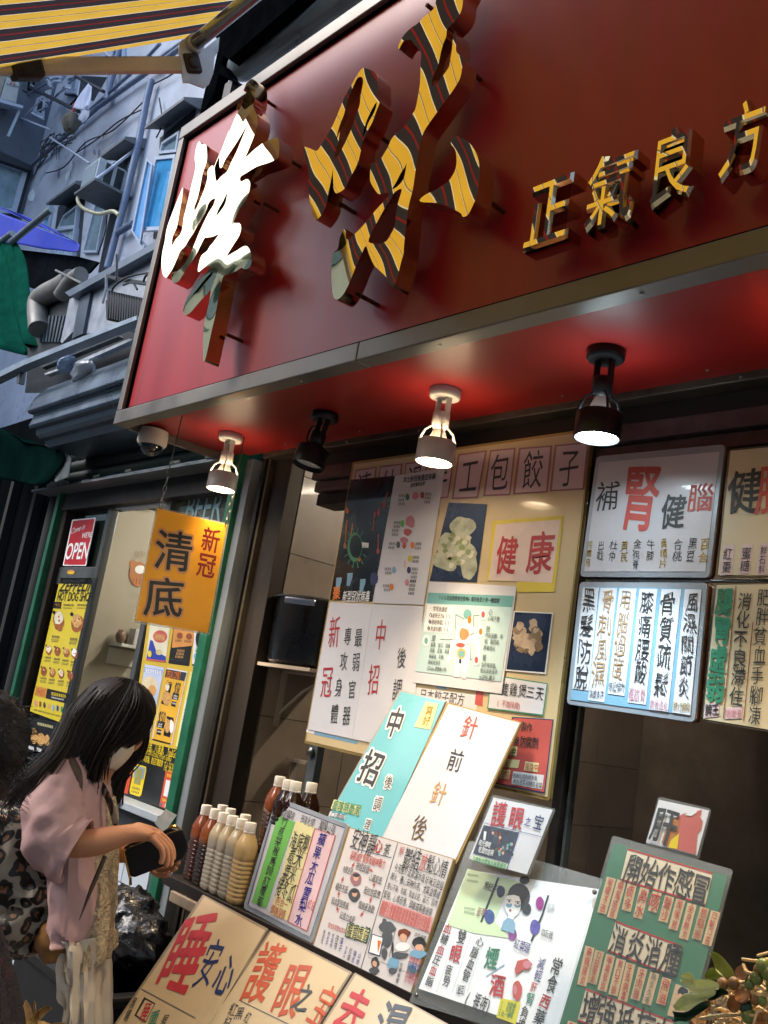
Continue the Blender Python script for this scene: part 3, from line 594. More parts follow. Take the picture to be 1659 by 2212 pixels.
# six columns board
e = board('menu_board', 'grey rimmed board of six white strips on blue listing aches, below the kidney board', 'menu board', PB, 'b', [(168, 183), (1178, 190), (1076, 1298), (62, 1150)], BF, edge=(22, 6, BRE), group='handwritten menu boards on the shop window')
sheet(PB, 'b', [(190, 224), (1132, 238), (1042, 1242), (94, 1116)], .0012, SKY, e)
ik = Ink(PB, 'b', .0032, e, hand=.12, wt=.0)
for pol in ([(192, 228), (316, 230), (236, 1046), (108, 1030)], [(330, 232), (462, 234), (360, 1138), (232, 1120)], [(480, 235), (617, 237), (520, 1088), (388, 1070)], [(640, 238), (782, 240), (690, 1158), (545, 1138)], [(815, 240), (972, 242), (866, 1215), (716, 1195)], [(1000, 242), (1132, 243), (1042, 1240), (900, 1218)]):
    sheet(PB, 'b', pol, .0022, WPA, e, 'paper_strip')
for tx, a, b_, m in (('黑髮防脫', (250, 232), (172, 1030), INK), ('骨刺風濕', (392, 240), (308, 1010), ORI), ('用腦過度', (538, 240), (462, 958), ORI), ('膝痛腰酸', (706, 245), (638, 1010), INK), ('骨質疏鬆', (882, 245), (806, 1105), INK), ('風濕關節炎', (1066, 250), (984, 1112), INK)):
    ik.V(tx, a, b_, m, .62)
for tx, a, b_, m in (('体虛多汗', (243, 1068), (358, 1082), INK), ('增記憶力', (393, 1010), (522, 1022), INK), ('强筋骨', (553, 1070), (692, 1082), PNK), ('軟骨退化', (722, 1155), (868, 1168), PNK), ('跌打損傷', (907, 1168), (1042, 1182), YLI)):
    ik.H(tx, a, b_, m, 2.1, wt=.01)
ik.done()
# right boards, cut by the picture edge
e = board('menu_board', 'cream menu board at the top right with dark herb names on mauve slips', 'menu board', PB, 'k', [(1345, 742), (2300, 655), (2180, 1770), (1248, 1752)], M('smoked acrylic rim', '#5d564c', .2, amt=.1, coat=.5), group='handwritten menu boards on the shop window')
sheet(PB, 'k', [(1362, 755), (2280, 672), (2165, 1752), (1262, 1738)], .0012, CRM, e)
ik = Ink(PB, 'k', .003, e, hand=.06, wt=.02)
ik.V('健', (1485, 885), (1462, 1262), INK, .82); ik.V('脾', (1725, 870), (1695, 1262), RDP, .75)
for tx, a, b_ in (('紅棗', (1345, 1520), (1323, 1728)), ('蜜糖', (1492, 1512), (1470, 1718)), ('鮮石斛', (1630, 1508), (1603, 1728)), ('石斛', (1770, 1500), (1750, 1728))):
    sheet(PB, 'k', [(a[0]-38, a[1]-15), (a[0]+52, a[1]-22), (b_[0]+45, b_[1]+8), (b_[0]-45, b_[1]+15)], .0022, MV, e, 'paper_slip'); ik.V(tx, a, b_, INK, .75, wt=.008)
ik.done()
e = board('menu_board', 'cream menu board with thick green stomach characters at the right edge', 'menu board', PB, 'b', [(1243, 195), (2300, 180), (2200, 1460), (1135, 1285)], M('smoked acrylic rim', ''), group='handwritten menu boards on the shop window')
sheet(PB, 'b', [(1252, 208), (2290, 192), (2190, 1440), (1146, 1270)], .0012, CRM, e)
ik = Ink(PB, 'b', .003, e, hand=.06, wt=.0)
ik.V('腸胃虛弱', (1325, 228), (1232, 1140), GRN, .68, wt=.055); ik.V('消化不良滯住', (1478, 262), (1400, 1170), INK, .78, wt=.016); ik.V('肥胖貧血手腳凍', (1628, 225), (1548, 1322), INK, .72, wt=.01); ik.V('面色蒼白', (1800, 225), (1720, 1322), INK, .6)
ik.line([(1405, 215), (1305, 1268)], 7, BRN); ik.line([(1540, 500), (1467, 1292)], 7, BRN)
for pol in ([(1160, 1150), (1275, 1140), (1268, 1250), (1150, 1262)], [(1325, 1185), (1458, 1170), (1450, 1268), (1318, 1272)]): sheet(PB, 'b', pol, .0022, MV, e, 'paper_slip')
ik.H('脾王', (1160, 1198), (1272, 1195), INK, 1.6, wt=.03); ik.H('吸收差', (1325, 1228), (1455, 1222), PNK, 1.7); ik.done()
# hinge rod between upper and lower boards
a, b_ = PB.hit('b', (200, 162)), PB.hit('b', (1659, 168))
MB().tube([a+Vector((0, .01, 0)), b_+Vector((1.2, .01, 0))], .0045, 8).build('hinge_rod', KM, shop)

# poster board
PP = Plane(1.925)
e = board('poster_board', 'cream poster board of virus charts and dumpling adverts on the window', 'poster board', PP, 'D', [(762, 998), (1281, 925), (1186, 1730), (657, 1605)], M('brass board rim', '#a58d56', .35, .4, amt=.2), th=.02, rnd=.006)
sheet(PP, 'D', [(765, 1003), (1277, 931), (1182, 1722), (661, 1600)], .0012, M('cream poster card', '#cdb98f', .35, amt=.1, ns=2, coat=.35), e)
ik = Ink(PP, 'n', .003, e, hand=.03, wt=.012)
for pol, ch in (([(345, 208), (462, 190), (430, 420), (315, 430)], '清'), ([(477, 188), (603, 172), (570, 400), (450, 410)], '幼'), ([(618, 170), (740, 155), (705, 380), (590, 390)], '滑'), ([(755, 152), (888, 128), (850, 360), (725, 372)], '手'), ([(905, 122), (1062, 100), (1012, 360), (868, 368)], '工'), ([(1078, 100), (1218, 86), (1188, 345), (1040, 352)], '包'), ([(1235, 88), (1418, 74), (1392, 330), (1202, 342)], '餃'), ([(1430, 72), (1618, 55), (1590, 315), (1402, 325)], '子')):
    ik.rect(pol, MBL); c_ = (sum(p[0] for p in pol)/4, sum(p[1] for p in pol)/4); ik.rect([(c_[0]+(p[0]-c_[0])*.88, c_[1]+(p[1]-c_[1])*.93) for p in pol], MV, .0003)
    h = (pol[3][1]-pol[0][1])*.44; ik.V(ch, (c_[0]+12, c_[1]-h), (c_[0]-12, c_[1]+h), INK, .62)
ik.done('header_print')
# covid chart sheets
DKT = M('dark teal print', '#12242c', .25, amt=.7, ns=9, coat=.6)
sheet(PP, 'n', [(318, 262), (560, 240), (437, 922), (205, 915)], .0045, DKT, e, 'virus_picture'); sheet(PP, 'n', [(561, 240), (832, 196), (716, 942), (438, 932)], .0045, WPA, e, 'symptom_chart')
ik = Ink(PP, 'n', .0056, e, hand=0, wt=.02)
ik.H('本土新冠後遺症來襲', (606, 262), (782, 240), INK, 1.35); ik.H('症狀遍布全身', (645, 292), (724, 280), INK, 1.5)
for x, y, m in ((628, 355, GRP), (600, 500, LGR), (578, 615, GRY), (555, 753, SKY), (541, 845, ORP), (709, 345, RDP), (655, 617, ORP), (643, 690, YEL), (636, 753, NAV), (625, 820, PNK)):
    ik.blob((x, y), 11, 19, m); left = x < 610 or x == 628
    for k in range(random.choice((2, 3, 4))):
        yy = y-6+k*22; xa = (x-52+random.randint(0, 16)-k*2, yy) if left else (x+16-k*3, yy); ik.scrib(xa, (xa[0]+(36 if left else 34), yy+1), 4, INK if k == 0 else GRY, 13)
for x, y, rx, ry, m in ((672, 350, 18, 20, PNK), (645, 490, 26, 34, PNK), (628, 545, 22, 20, RDP), (610, 592, 22, 20, PNK), (612, 622, 12, 14, RDP), (615, 720, 4, 22, SKN)): ik.blob((x, y), rx, ry, m, wob=.3)
ik.blob((345, 630), 42, 75, GRP, wob=.2); ik.blob((347, 625), 34, 62, DKT, dn=.0003)
for k in range(14):
    t_ = k*2*math.pi/14; ik.line([(345+44*math.cos(t_), 632+78*math.sin(t_)), (345+66*math.cos(t_), 632+112*math.sin(t_))], 4, GRP)
for x, y, x2, y2, m in ((300, 480, 288, 620, ORP), (330, 500, 315, 600, ORP), (362, 560, 365, 690, ORP), (470, 560, 468, 650, RDP), (440, 540, 450, 450, RDP), (485, 380, 470, 440, RDP), (290, 380, 300, 430, ORP), (520, 330, 500, 400, RDP)):
    ik.line([(x, y), (x2, y2)], 5, m); ik.blob((x2, y2), 8, 17, m)
for x, y in ((315, 800), (385, 832), (255, 825)): ik.rect([(x-18, y+38), (x-14, y-30), (x+16, y-32), (x+14, y-8), (x-2, y+40)], SKY)
ik.blob((445, 800), 22, 40, NAV, wob=.3); ik.rect([(355, 600), (418, 605), (416, 632), (352, 627)], WHP)
ik.scrib((362, 616), (410, 619), 5, NAV, 14); ik.V('聚', (246, 838), (240, 918), ORP, .8, wt=.04); ik.H('新型冠状病毒', (276, 896), (424, 896), WHP, 1.75)
ik.done('chart_print')
# dumpling picture, health card
ik = Ink(PP, 'n', .0034, e, hand=.05, wt=.03); NVP = M('photo navy', '#23304a', .25, amt=.5, ns=8, coat=.5); DMP = M('photo dumpling', '#b4b79c', .3, amt=.35, ns=25, coat=.5)
ik.rect([(852, 385), (1062, 395), (1005, 818), (748, 812)], NVP)
for x, y, rx, ry in ((870, 620, 90, 80), (930, 520, 70, 55), (840, 700, 70, 60), (955, 720, 45, 90), (900, 660, 90, 70)): ik.blob((x, y), rx, ry, DMP, dn=.0002+.00005*x/100, wob=.35)
for i in range(26):
    x = 830+random.random()*150; y = 560+random.random()*170; ik.blob((x, y), 16, 14, M('photo chives', '#8d9a62', .3, amt=.4) if i % 2 else M('photo dough', '#cfcdb8', .3, amt=.3), n=9, dn=.001, wob=.6)
ik.rect([(1092, 485), (1478, 455), (1428, 872), (1218, 874), (1225, 815), (1060, 812)], M('yellow card', '#d6c24a', .5)); ik.rect([(1112, 505), (1462, 478), (1415, 822), (1070, 808)], M('pinkish card', '#d9c4bb', .4, coat=.3), dn=.0004)
ik.off += .001; ik.V('健', (1182, 560), (1155, 775), RED, .7); ik.V('康', (1370, 540), (1338, 780), RED, .75); ik.done('advert_print')
# new crown sheets
sheet(PP, 'm', [(205, 98), (438, 110), (327, 842), (84, 790)], .0046, WPA, e); sheet(PP, 'm', [(439, 110), (716, 121), (640, 905), (328, 843)], .0046, WPA, e)
ik = Ink(PP, 'm', .0056, e, hand=.02, wt=.006)
for ch, a, b_, m in (('新', (238, 168), (222, 352), RED), ('冠', (198, 438), (180, 622), RED), ('中', (492, 188), (472, 362), RED), ('招', (452, 430), (436, 608), RED)): ik.V(ch, a, b_, m, .52)
for ch, a, b_ in (('專', (308, 232), (298, 336)), ('最', (366, 238), (358, 346)), ('攻', (286, 368), (276, 474)), ('弱', (352, 370), (344, 478)), ('身', (258, 508), (248, 616)), ('官', (330, 518), (322, 628)), ('體', (236, 650), (226, 762)), ('器', (302, 660), (292, 772)), ('後', (602, 338), (590, 460)), ('調', (578, 510), (566, 640))): ik.V(ch, a, b_, INK, .6)
ik.done()
ik = Ink(PP, 'm', .002, e); ik.rect([(120, 800), (360, 856), (355, 872), (118, 818)], SKY); ik.rect([(80, 790), (125, 800), (118, 815), (76, 805)], WHP)
ik.rect([(655, 560), (1015, 605), (1000, 700), (640, 640)], WPA); ik.H('日本餃子配方', (695, 598), (940, 632), INK, 1.2, wt=.01); ik.rect([(785, 542), (842, 550), (838, 575), (783, 566)], SKY); ik.rect([(1002, 578), (1042, 588), (1036, 664), (994, 656)], RDP)
ik.done('advert_print')
# infographic
sheet(PP, 'm', [(748, -15), (1222, 12), (1140, 597), (656, 535)], .0058, WPA, e, 'infographic_sheet')
ik = Ink(PP, 'm', .007, e, wt=.02); TEA = M('teal header print', '#6fa7a6', .4, amt=.05); PTL = M('pale teal print', '#b7d2d3', .4, amt=.04)
ik.rect([(740, 46), (1208, 64), (1198, 126), (731, 104)], TEA); ik.rect([(731, 104), (1198, 126), (1136, 531), (671, 474)], PTL); ik.off += .0004
ik.H('76%的出院患者在發病6個月後至少有一種症狀', (800, 72), (1130, 90), INK, 1.4); ik.rect([(736, 110), (884, 118), (864, 270), (715, 258)], WHP)
ik.blob((955, 165), 22, 28, TEA); bd = WHP
ik.rect([(940, 190), (968, 192), (972, 225), (1005, 240), (1022, 320), (1030, 420), (1015, 430), (995, 330), (975, 300), (970, 400), (945, 515), (925, 512), (920, 430), (905, 508), (880, 502), (895, 380), (905, 300), (880, 340), (855, 430), (838, 425), (865, 320), (895, 235), (935, 222)], bd); ik.off += .0004
for x, y, rx, ry, m in ((965, 195, 10, 22, ORP), (935, 272, 26, 36, M('organ orange', '#d98a5a', .5)), (918, 332, 24, 13, RDP), (922, 378, 24, 28, M('organ gold', '#cda85a', .5)), (922, 380, 16, 20, TEA), (915, 420, 7, 14, NAV)): ik.blob((x, y), rx, ry, m, wob=.2)
ik.line([(938, 190), (892, 165), (885, 302), (805, 300)], 2.5, GRY); ik.line([(1020, 170), (990, 170), (985, 270), (940, 272)], 2.5, GRY); ik.line([(935, 290), (1010, 262)], 2.5, GRY); ik.line([(945, 325), (970, 330), (970, 410), (985, 412)], 2.5, GRY)
for x, y, m in ((1040, 165, RDP), (1027, 258, ORP), (1003, 412, RDP), (730, 308, TEA)): ik.blob((x, y), 19, 32, WHP); ik.off += .0003; ik.blob((x, y), 10, 18, m); ik.off -= .0003
ik.off += .0004
for tx, a, b_, h in (('常見後遺症', (768, 132), (846, 138), 1.4), ('疲勞乏力63%', (764, 170), (866, 176), 1.5), ('睡眠障礙26%', (759, 205), (861, 212), 1.5), ('焦慮抑鬱23%', (754, 241), (856, 248), 1.5), ('心', (1070, 150), (1092, 153), 1.3), ('心律不整', (1065, 185), (1130, 191), 1.4), ('肺', (1056, 243), (1078, 245), 1.3), ('呼吸困難、咳', (1052, 279), (1148, 286), 1.4), ('嗽、胸悶痛、', (1047, 311), (1142, 319), 1.4), ('肺纖維化', (1042, 344), (1106, 351), 1.4), ('腎', (1036, 400), (1058, 402), 1.3), ('急性腎損傷、', (1030, 438), (1122, 446), 1.4), ('腎絲球過濾率', (1024, 470), (1118, 478), 1.4), ('頭', (760, 293), (782, 295), 1.3), ('腦霧、健忘、頭痛', (755, 328), (862, 337), 1.4), ('頭暈、耳鳴、耳痛', (750, 359), (857, 368), 1.4), ('喉嚨痛、失眠、', (745, 391), (838, 400), 1.4), ('嗅味覺喪失', (740, 423), (808, 430), 1.4)):
    ik.H(tx, a, b_, INK, h, wt=.008)
ik.T('(Delta', (736, 456), (775, 460), INK, .011); ik.H('變異株少見)', (778, 460), (850, 467), INK, 1.4); ik.T('(eGFR)', (1020, 503), (1066, 508), INK, .012); ik.H('減少', (1070, 508), (1105, 512), INK, 1.3)
for x, y, d in ((755, 169, '1'), (750, 204, '2'), (744, 240, '3')): ik.blob((x, y), 7, 12, NAV, n=12); ik.off += .0003; ik.T(d, (x-3, y), (x+3, y+1), WHP, .009); ik.off -= .0003
ik.done('infographic_print')
# fungus picture, soup card, red poster
ik = Ink(PP, 'm', .004, e, hand=.06, wt=.01)
ik.rect([(1205, 145), (1422, 156), (1382, 490), (1158, 470)], WHP); ik.rect([(1213, 152), (1415, 162), (1375, 480), (1166, 464)], NVP, .0003); FUN = M('photo fungus', '#c9b398', .3, amt=.4, ns=22, coat=.4)
for i in range(34):
    a = random.random()*6.3; r = random.random()**.5; x = 1290+72*r*math.cos(a); y = 290+115*r*math.sin(a)*(.8 if math.sin(a) < 0 else .75); ik.blob((x, y), random.uniform(14, 30), random.uniform(14, 34), FUN if i % 3 else M('photo fungus shade', '#8c7860', .3, amt=.4, ns=20), n=11, dn=.0005+i*.00003, wob=.7)
ik.rect([(1160, 503), (1392, 540), (1368, 718), (1062, 680), (1072, 590), (1145, 600)], GRP); ik.rect([(1162, 510), (1386, 545), (1363, 710), (1068, 673), (1077, 597), (1147, 606)], WPA, .0004); ik.off += .001
ik.H('隻雞煲三天', (1138, 566), (1372, 598), INK, 1.25); ik.H('(不加味精)', (1118, 645), (1258, 668), RDP, 1.4); ik.off -= .001
ik.rect([(1205, 728), (1418, 742), (1372, 1132), (1066, 1072), (1090, 960)], RDP); ik.rect([(1200, 722), (1424, 737), (1377, 1140), (1060, 1078), (1084, 955)], NAV, -.0003); ik.off += .0006
ik.H('餃子製作', (1188, 762), (1308, 782), INK, 1.35, wt=.02); ik.H('絕無防腐劑', (1172, 848), (1342, 866), INK, 1.5, wt=.02)
for pol, tx, a, b_, m in (([(1160, 878), (1228, 884), (1220, 938), (1154, 930)], '適合', (1160, 905), (1224, 911), GRN), ([(1136, 948), (1240, 958), (1230, 1002), (1128, 992)], '兒童', (1138, 970), (1180, 974), BRN), ([(1270, 965), (1344, 974), (1336, 1024), (1262, 1014)], '瘦身中', (1270, 992), (1340, 999), RDP), ([(1134, 1006), (1190, 1012), (1180, 1066), (1126, 1058)], '孕婦', (1134, 1035), (1186, 1041), RDP), ([(1204, 1018), (1372, 1040), (1360, 1118), (1194, 1088)], '', 0, 0, INK)):
    ik.rect(pol, YP if tx else WPA); 
    if tx: ik.off += .0004; ik.H(tx, a, b_, m, 1.5); ik.off -= .0004
ik.off += .0004; ik.H('因無防腐劑請即食', (1205, 1040), (1335, 1058), GRY, 1.4); ik.H('內含蔬菜和雞肉韭菜', (1203, 1072), (1362, 1096), INK, 1.5); ik.line([(1170, 1062), (1100, 1048)], 2, GRY); ik.done('advert_print')

# ---- boards that stand on the counter
def leanplane(cr, at, y, lean, yaw=0):
    return Plane(y, lean, yaw, at, cr)
SH = 1.012
TR_ = M('cyan card', '#6bb6c0', .3, amt=.1, ns=2, coat=.5)
PC = leanplane('D', (700, 1780), 1.80, 14)
e = board('counter_board', 'cyan board with white outlined characters leaning left of the glaring white one', 'board', PC, 'D', [(864, 1490), (964, 1513), (800, 1875), (662, 1845)], M('laminate film edge', '#a3a096', .25, amt=.1, coat=.5), th=.008, rnd=.004)
sheet(PC, 'D', [(866, 1494), (961, 1516), (800, 1869), (666, 1840)], .0012, TR_, e)
ik = Ink(PC, 'm', .0022, e, hand=0)
ik.V('中', (588, 668), (532, 835), WHP, .72, wt=.13); ik.V('招', (470, 905), (392, 1092), WHP, .85, wt=.11)
ik.off = .003; ik.V('中', (588, 668), (532, 835), INK, .72, wt=.035); ik.V('招', (470, 905), (392, 1092), INK, .85, wt=.03)
ik.c = 'd'; ik.off = .0022
for ch, a, b_ in (('後', (790, 150), (735, 370)), ('調', (650, 430), (595, 655)), ('理', (520, 725), (465, 905))): ik.V(ch, (a[0]-3, a[1]+18), (b_[0]+3, b_[1]-18), WHP, .8, wt=.15); ik.off = .003; ik.V(ch, (a[0]-3, a[1]+18), (b_[0]+3, b_[1]-18), INK, .8, wt=.012); ik.off = .0022
ik.rect([(50, 488), (410, 582), (375, 707), (8, 612)], YP); ik.off = .003; ik.H('痰咳唔斷尾', (35, 560), (395, 640), GRP, 1.5, wt=.015); ik.off = .0022; ik.rect([(0, 645), (205, 700), (190, 750), (-20, 700)], WPA); ik.off = .003; ik.H('口渴痰', (5, 680), (190, 728), INK, .9)
ik.c = 'm'; ik.off = .0026; ik.rect([(727, 640), (797, 650), (752, 792), (664, 776)], YP); ik.off = .003; ik.V('寫好', (755, 660), (725, 770), YLI, 1.); ik.done()
e = board('counter_board', 'tall white needle treatment board under the warm lamp, the brightest of the leaning boards', 'board', PC, 'D', [(966, 1517), (1126, 1560), (986, 1866), (812, 1826)], M('gilt board edge', '#a88a55', .4, .4, amt=.2), th=.012, rnd=.004)
sheet(PC, 'D', [(969, 1521), (1122, 1562), (982, 1861), (818, 1822)], .0012, WPA, e)
ik = Ink(PC, 'm', .0022, e, hand=.02, wt=.0); ik.V('針', (990, 712), (948, 845), RDP, .85); ik.V('前', (910, 895), (868, 1022), INK, .85); ik.V('針', (822, 1075), (778, 1205), M('ochre ink', '#c99a5c', .5), .85); ik.c = 'd'; ik.V('後', (1215, 690), (1125, 1040), M('brown ink', '#6a5330', .5), .8, wt=.01); ik.done()

P1 = leanplane('D', (525, 1950), 1.69, 9)
e = board('counter_board', 'grey rimmed tea board with green, yellow and pink strips beside the bottles', 'board', P1, 't', [(348, 438), (872, 640), (607, 1508), (105, 1245)], BF, th=.014, rnd=.012)
sheet(P1, 't', [(352, 476), (845, 665), (590, 1455), (140, 1222)], .0012, WB, e)
ik = Ink(P1, 't', .003, e, hand=.13, wt=.006)
ik.line([(352, 476), (845, 665)], 5, NAV); ik.line([(352, 476), (140, 1222)], 5, NAV)
for pol, m in (([(358, 573), (482, 622), (272, 1248), (168, 1200)], LGR), ([(488, 610), (622, 655), (438, 1345), (300, 1290)], YP), ([(628, 668), (775, 718), (568, 1412), (428, 1342)], M('pale pink paper', '#dcbcc0', .45))): sheet(P1, 't', pol, .0022, m, e, 'paper_strip')
for a, b_ in (((628, 668), (775, 718)), ((775, 718), (568, 1412)), ((628, 668), (428, 1342)), ((428, 1342), (568, 1412))): ik.line([a, b_], 6, RDP)
ik.V('竹蔗茅根馬蹄紅蘿蔔', (420, 585), (215, 1232), INK, 1.15, wt=.012); ik.V('蘋果木瓜雪梨水', (690, 705), (498, 1375), BLU, .95, wt=.025)
for tx, a, b_, m, h in (('清熱解渴', (378, 545), (476, 585), INK, 1.6), ('祛濕化痰', (525, 590), (622, 628), INK, 1.6), ('潤燥止咳', (660, 640), (776, 684), INK, 1.6), ('海底椰', (455, 742), (585, 790), INK, 1.7), ('薏米', (436, 855), (530, 895), INK, 1.7), ('粟米', (400, 970), (494, 1010), INK, 1.6), ('猪冬瓜', (352, 1085), (475, 1150), INK, 1.9), ('四合一', (345, 1190), (430, 1222), RDP, 1.3), ('御膳保糖', (308, 1250), (412, 1300), RDP, 1.6), ('紅杞', (575, 1210), (625, 1232), RDP, 1.6)): ik.H(tx, a, b_, m, h)
for y in (800, 920, 1040): ik.line([(455-(y-800)*.27, y+8), (575-(y-800)*.27, y+52)], 5, ORI)
ik.done()
P2_ = leanplane('D', (678, 2003), 1.675, 12)
e = board('counter_board', 'calming tea sheet crowded with handwriting, arrows and comic drawings in a gold edged frame', 'board', P2_, 't', [(868, 655), (1637, 886), (1325, 1885), (604, 1522)], M('gilt board edge', ''), th=.016, rnd=.004)
sheet(P2_, 't', [(882, 665), (1628, 890), (1316, 1870), (618, 1518)], .0012, M('tea sheet paper', '#d5cfcb', .4, amt=.05, coat=.4, ns=3), e)
ik = Ink(P2_, 't', .0024, e, hand=.07, wt=.005)
ik.line([(1228, 770), (955, 1700)], 4, GRY)
ik.H('安神靜', (893, 735), (1068, 790), INK, 1.9); ik.V('心', (1100, 740), (1080, 850), RED, .8, wt=.03); ik.V('茶', (1160, 770), (1138, 865), INK, .75); ik.line([(900, 808), (1182, 880)], 5, NAV); ik.H('長期處於緊張和精神壓力', (882, 858), (1138, 928), RDP, 1.9, wt=.015)
for tx, a, b_ in (('神經衰弱', (925, 935), (1022, 968)), ('失眠多夢', (832, 955), (902, 980)), ('心臟緊張', (1020, 1015), (1112, 1048)), ('精神不振', (778, 1082), (866, 1115)), ('抵抗性疲憊', (983, 1110), (1100, 1152)), ('肌肉緊張疼痛', (748, 1188), (872, 1230)), ('情緒易激動', (943, 1215), (1058, 1258)), ('記憶力減退', (808, 1290), (916, 1335))):
    ik.H(tx, a, b_, INK, 1.6); ik.line([(a[0], a[1]+26), (b_[0], b_[1]+26)], 3, GRY)
for x, y, a in ((905, 930, -1), (1035, 972, .6), (1055, 1078, 1.6), (828, 1035, -1.3), (800, 1140, -1.5), (1030, 1188, 1.9), (790, 1250, -1.8), (966, 1292, 2.2)):
    q = lambda r, t_: (x+r*math.cos(a+t_), y+r*1.15*math.sin(a+t_)); ik.rect([q(20, 0), q(14, 2.3), q(14, -2.3)], RDP); ik.line([q(8, 3.14), q(26, 3.14)], 5, RDP)
for x, y, m in ((925, 1035, MBL), (915, 1150, GRY)): ik.blob((x, y), 42, 50, m, wob=.2); ik.off += .0004; ik.blob((x, y-8), 18, 22, SKN); ik.blob((x+2, y-28), 24, 14, INK, wob=.3); ik.off -= .0004
ik.rect([(862, 1352), (1032, 1402), (1004, 1502), (842, 1450)], GRN); ik.rect([(868, 1360), (1024, 1406), (999, 1494), (850, 1446)], YP, .0003); ik.off += .0006; ik.H('腸胃虛弱', (862, 1400), (1018, 1448), INK, 2.1, wt=.01); ik.off -= .0006
ik.H('慢性腸胃患者常有', (722, 1365), (850, 1415), RDP, 1.6)
for k in range(9): x = 700+k*32; ik.V(('金銀花', '枸杞子', '桂圓肉', '茯苓', '蓮子', '甘草片', '紅棗', '陳皮', '山楂')[k], (x, 1400+k*14 if k < 5 else 1440+k*16), (x-26, 1505+k*14 if k < 5 else 1545+k*14), BLU if k % 3 else GRY, .8)
ik.H('鬱結', (1270, 870), (1392, 905), INK, 1.9); ik.H('放', (1392, 905), (1440, 922), RDP, 1.9); ik.H('鬆心情', (1440, 922), (1592, 968), INK, 1.9); ik.V('解', (1262, 795), (1250, 860), RDP, .8)
ik.line([(1240, 930), (1530, 1010)], 3, GRY)
for tx, a, b_, m in (('今天推介這款湯水既好味又滋陰', (1203, 945), (1560, 1085), INK), ('降火，養心安神作用，尤其盒情緒', (1178, 1010), (1535, 1152), INK), ('整心不寧，失眠，陰虛火旺，盜汗，肌肉', (1153, 1080), (1515, 1215), INK), ('緊張，心悸恐憶，頭暈耳鳴者很有', (1128, 1142), (1480, 1280), INK)): ik.H(tx, a, b_, m, 1.75)
ik.rect([(1118, 1182), (1484, 1312), (1462, 1425), (1088, 1290)], M('blush highlight', '#d9a19a', .5)); ik.off += .0004
for k in range(3): ik.H('聰明人為著想常常喝安神湯可以放鬆', (1112-k*9, 1208+k*32), (1470-k*8, 1338+k*34), RDP, 1.2)
for x, y, rx, ry, m in ((1150, 1385, 62, 42, GRY), (1130, 1350, 20, 28, GRY), (1150, 1470, 40, 62, GRY), (1130, 1575, 22, 45, GRY), (1190, 1540, 8, 50, INK), (1272, 1430, 46, 38, BRN), (1270, 1460, 26, 30, SKN), (1262, 1530, 52, 34, WHP), (1240, 1590, 60, 28, GRY), (1385, 1500, 50, 45, INK), (1380, 1530, 30, 26, SKN), (1372, 1578, 62, 34, SKY), (1062, 1640, 30, 42, INK), (1062, 1650, 18, 22, SKN), (1060, 1700, 36, 24, GRY), (1195, 1650, 42, 50, SKY), (1190, 1700, 30, 24, GRY), (1330, 1700, 36, 40, SKY)): ik.blob((x, y), rx, ry, m, wob=.35)
ik.rect([(1040, 1430), (1125, 1458), (1098, 1598), (1012, 1570)], NAV); ik.rect([(1045, 1438), (1118, 1462), (1094, 1588), (1020, 1564)], WHP, .0003); ik.rect([(1082, 1478), (1108, 1486), (1084, 1570)], ORP, .0006)
ik.line([(1215, 1390), (1165, 1600)], 3, GRY); ik.line([(1012, 1600), (1450, 1775)], 3, GRY); ik.H('呼吸順暢', (1350, 1440), (1432, 1470), INK, 1.5); ik.V('食藥養體', (1258, 1640), (1220, 1790), INK, .9)
for k in range(5): ik.H('舒緩疲勞', (1310+k*4-k*12, 1610+k*36), (1400+k*4-k*12, 1645+k*36), (RDP, BLU, INK, RDP, PNK)[k], 1.5)
ik.done()
# eye care stand in clear acrylic
P3 = leanplane('D', (905, 2130), 1.655, 18)
def acrylic(name, label, cat, pl, c, outer, th=.004, group=None):
    P = [pl.hit(c, p) for p in outer]; e = empty(name, sum(P, Vector())/len(P), label, cat, group)
    ACM = M('acrylic sheet', '#dfe8e6', .08, trans=.0, alpha=.05, amt=.05, coat=1, rv=0)
    slab(pl, c, outer, .004, .003, 'acrylic_front', ACM, e, rnd=.006); slab(pl, c, outer, -.004, .004, 'acrylic_back', ACM, e, rnd=.006)
    return e
e = acrylic('acrylic_stand', 'clear acrylic stand with the tired eyed girl poster glaring under the cold lamp', 'sign stand', P3, 'e', [(512, 640), (1612, 958), (1245, 2330), (20, 1960)])
sheet(P3, 'e', [(498, 880), (1572, 1040), (1240, 2240), (100, 1850)], 0, M('bright white poster', '#e4e8ea', .35, amt=.03, ns=3), e)
ik = Ink(P3, 'e', .0012, e, hand=.07, wt=.015)
ik.rect([(500, 870), (905, 975), (960, 1000), (800, 1100), (720, 1300), (850, 1440), (560, 1400), (335, 1330)], PAL)
LIN = M('washed lines', '#b9c9cb', .5)
for x in (415, 545, 665): ik.line([(x, 1370), (x-170, 1880)], 3, LIN)
for i, ch in enumerate('血糖血圧血脂'): t0, t1 = i/6, (i+.95)/6; q = lambda t_: (352-178*t_, 1322+512*t_); ik.V(ch, q(t0), q(t1), RED if i % 2 == 0 else INK, 1.05, wt=.02)
ik.V('雙', (468, 1368), (440, 1485), INK, .75); ik.V('眼', (420, 1490), (385, 1640), RED, .85, wt=.04); ik.V('疲勞', (362, 1650), (315, 1835), INK, .85)
ik.V('心', (615, 1425), (590, 1510), INK, 1.); ik.V('腦血管', (572, 1512), (475, 1790), INK, .9, wt=.02); ik.H('〔細耳〕', (395, 1850), (495, 1870), GRY, 2.5)
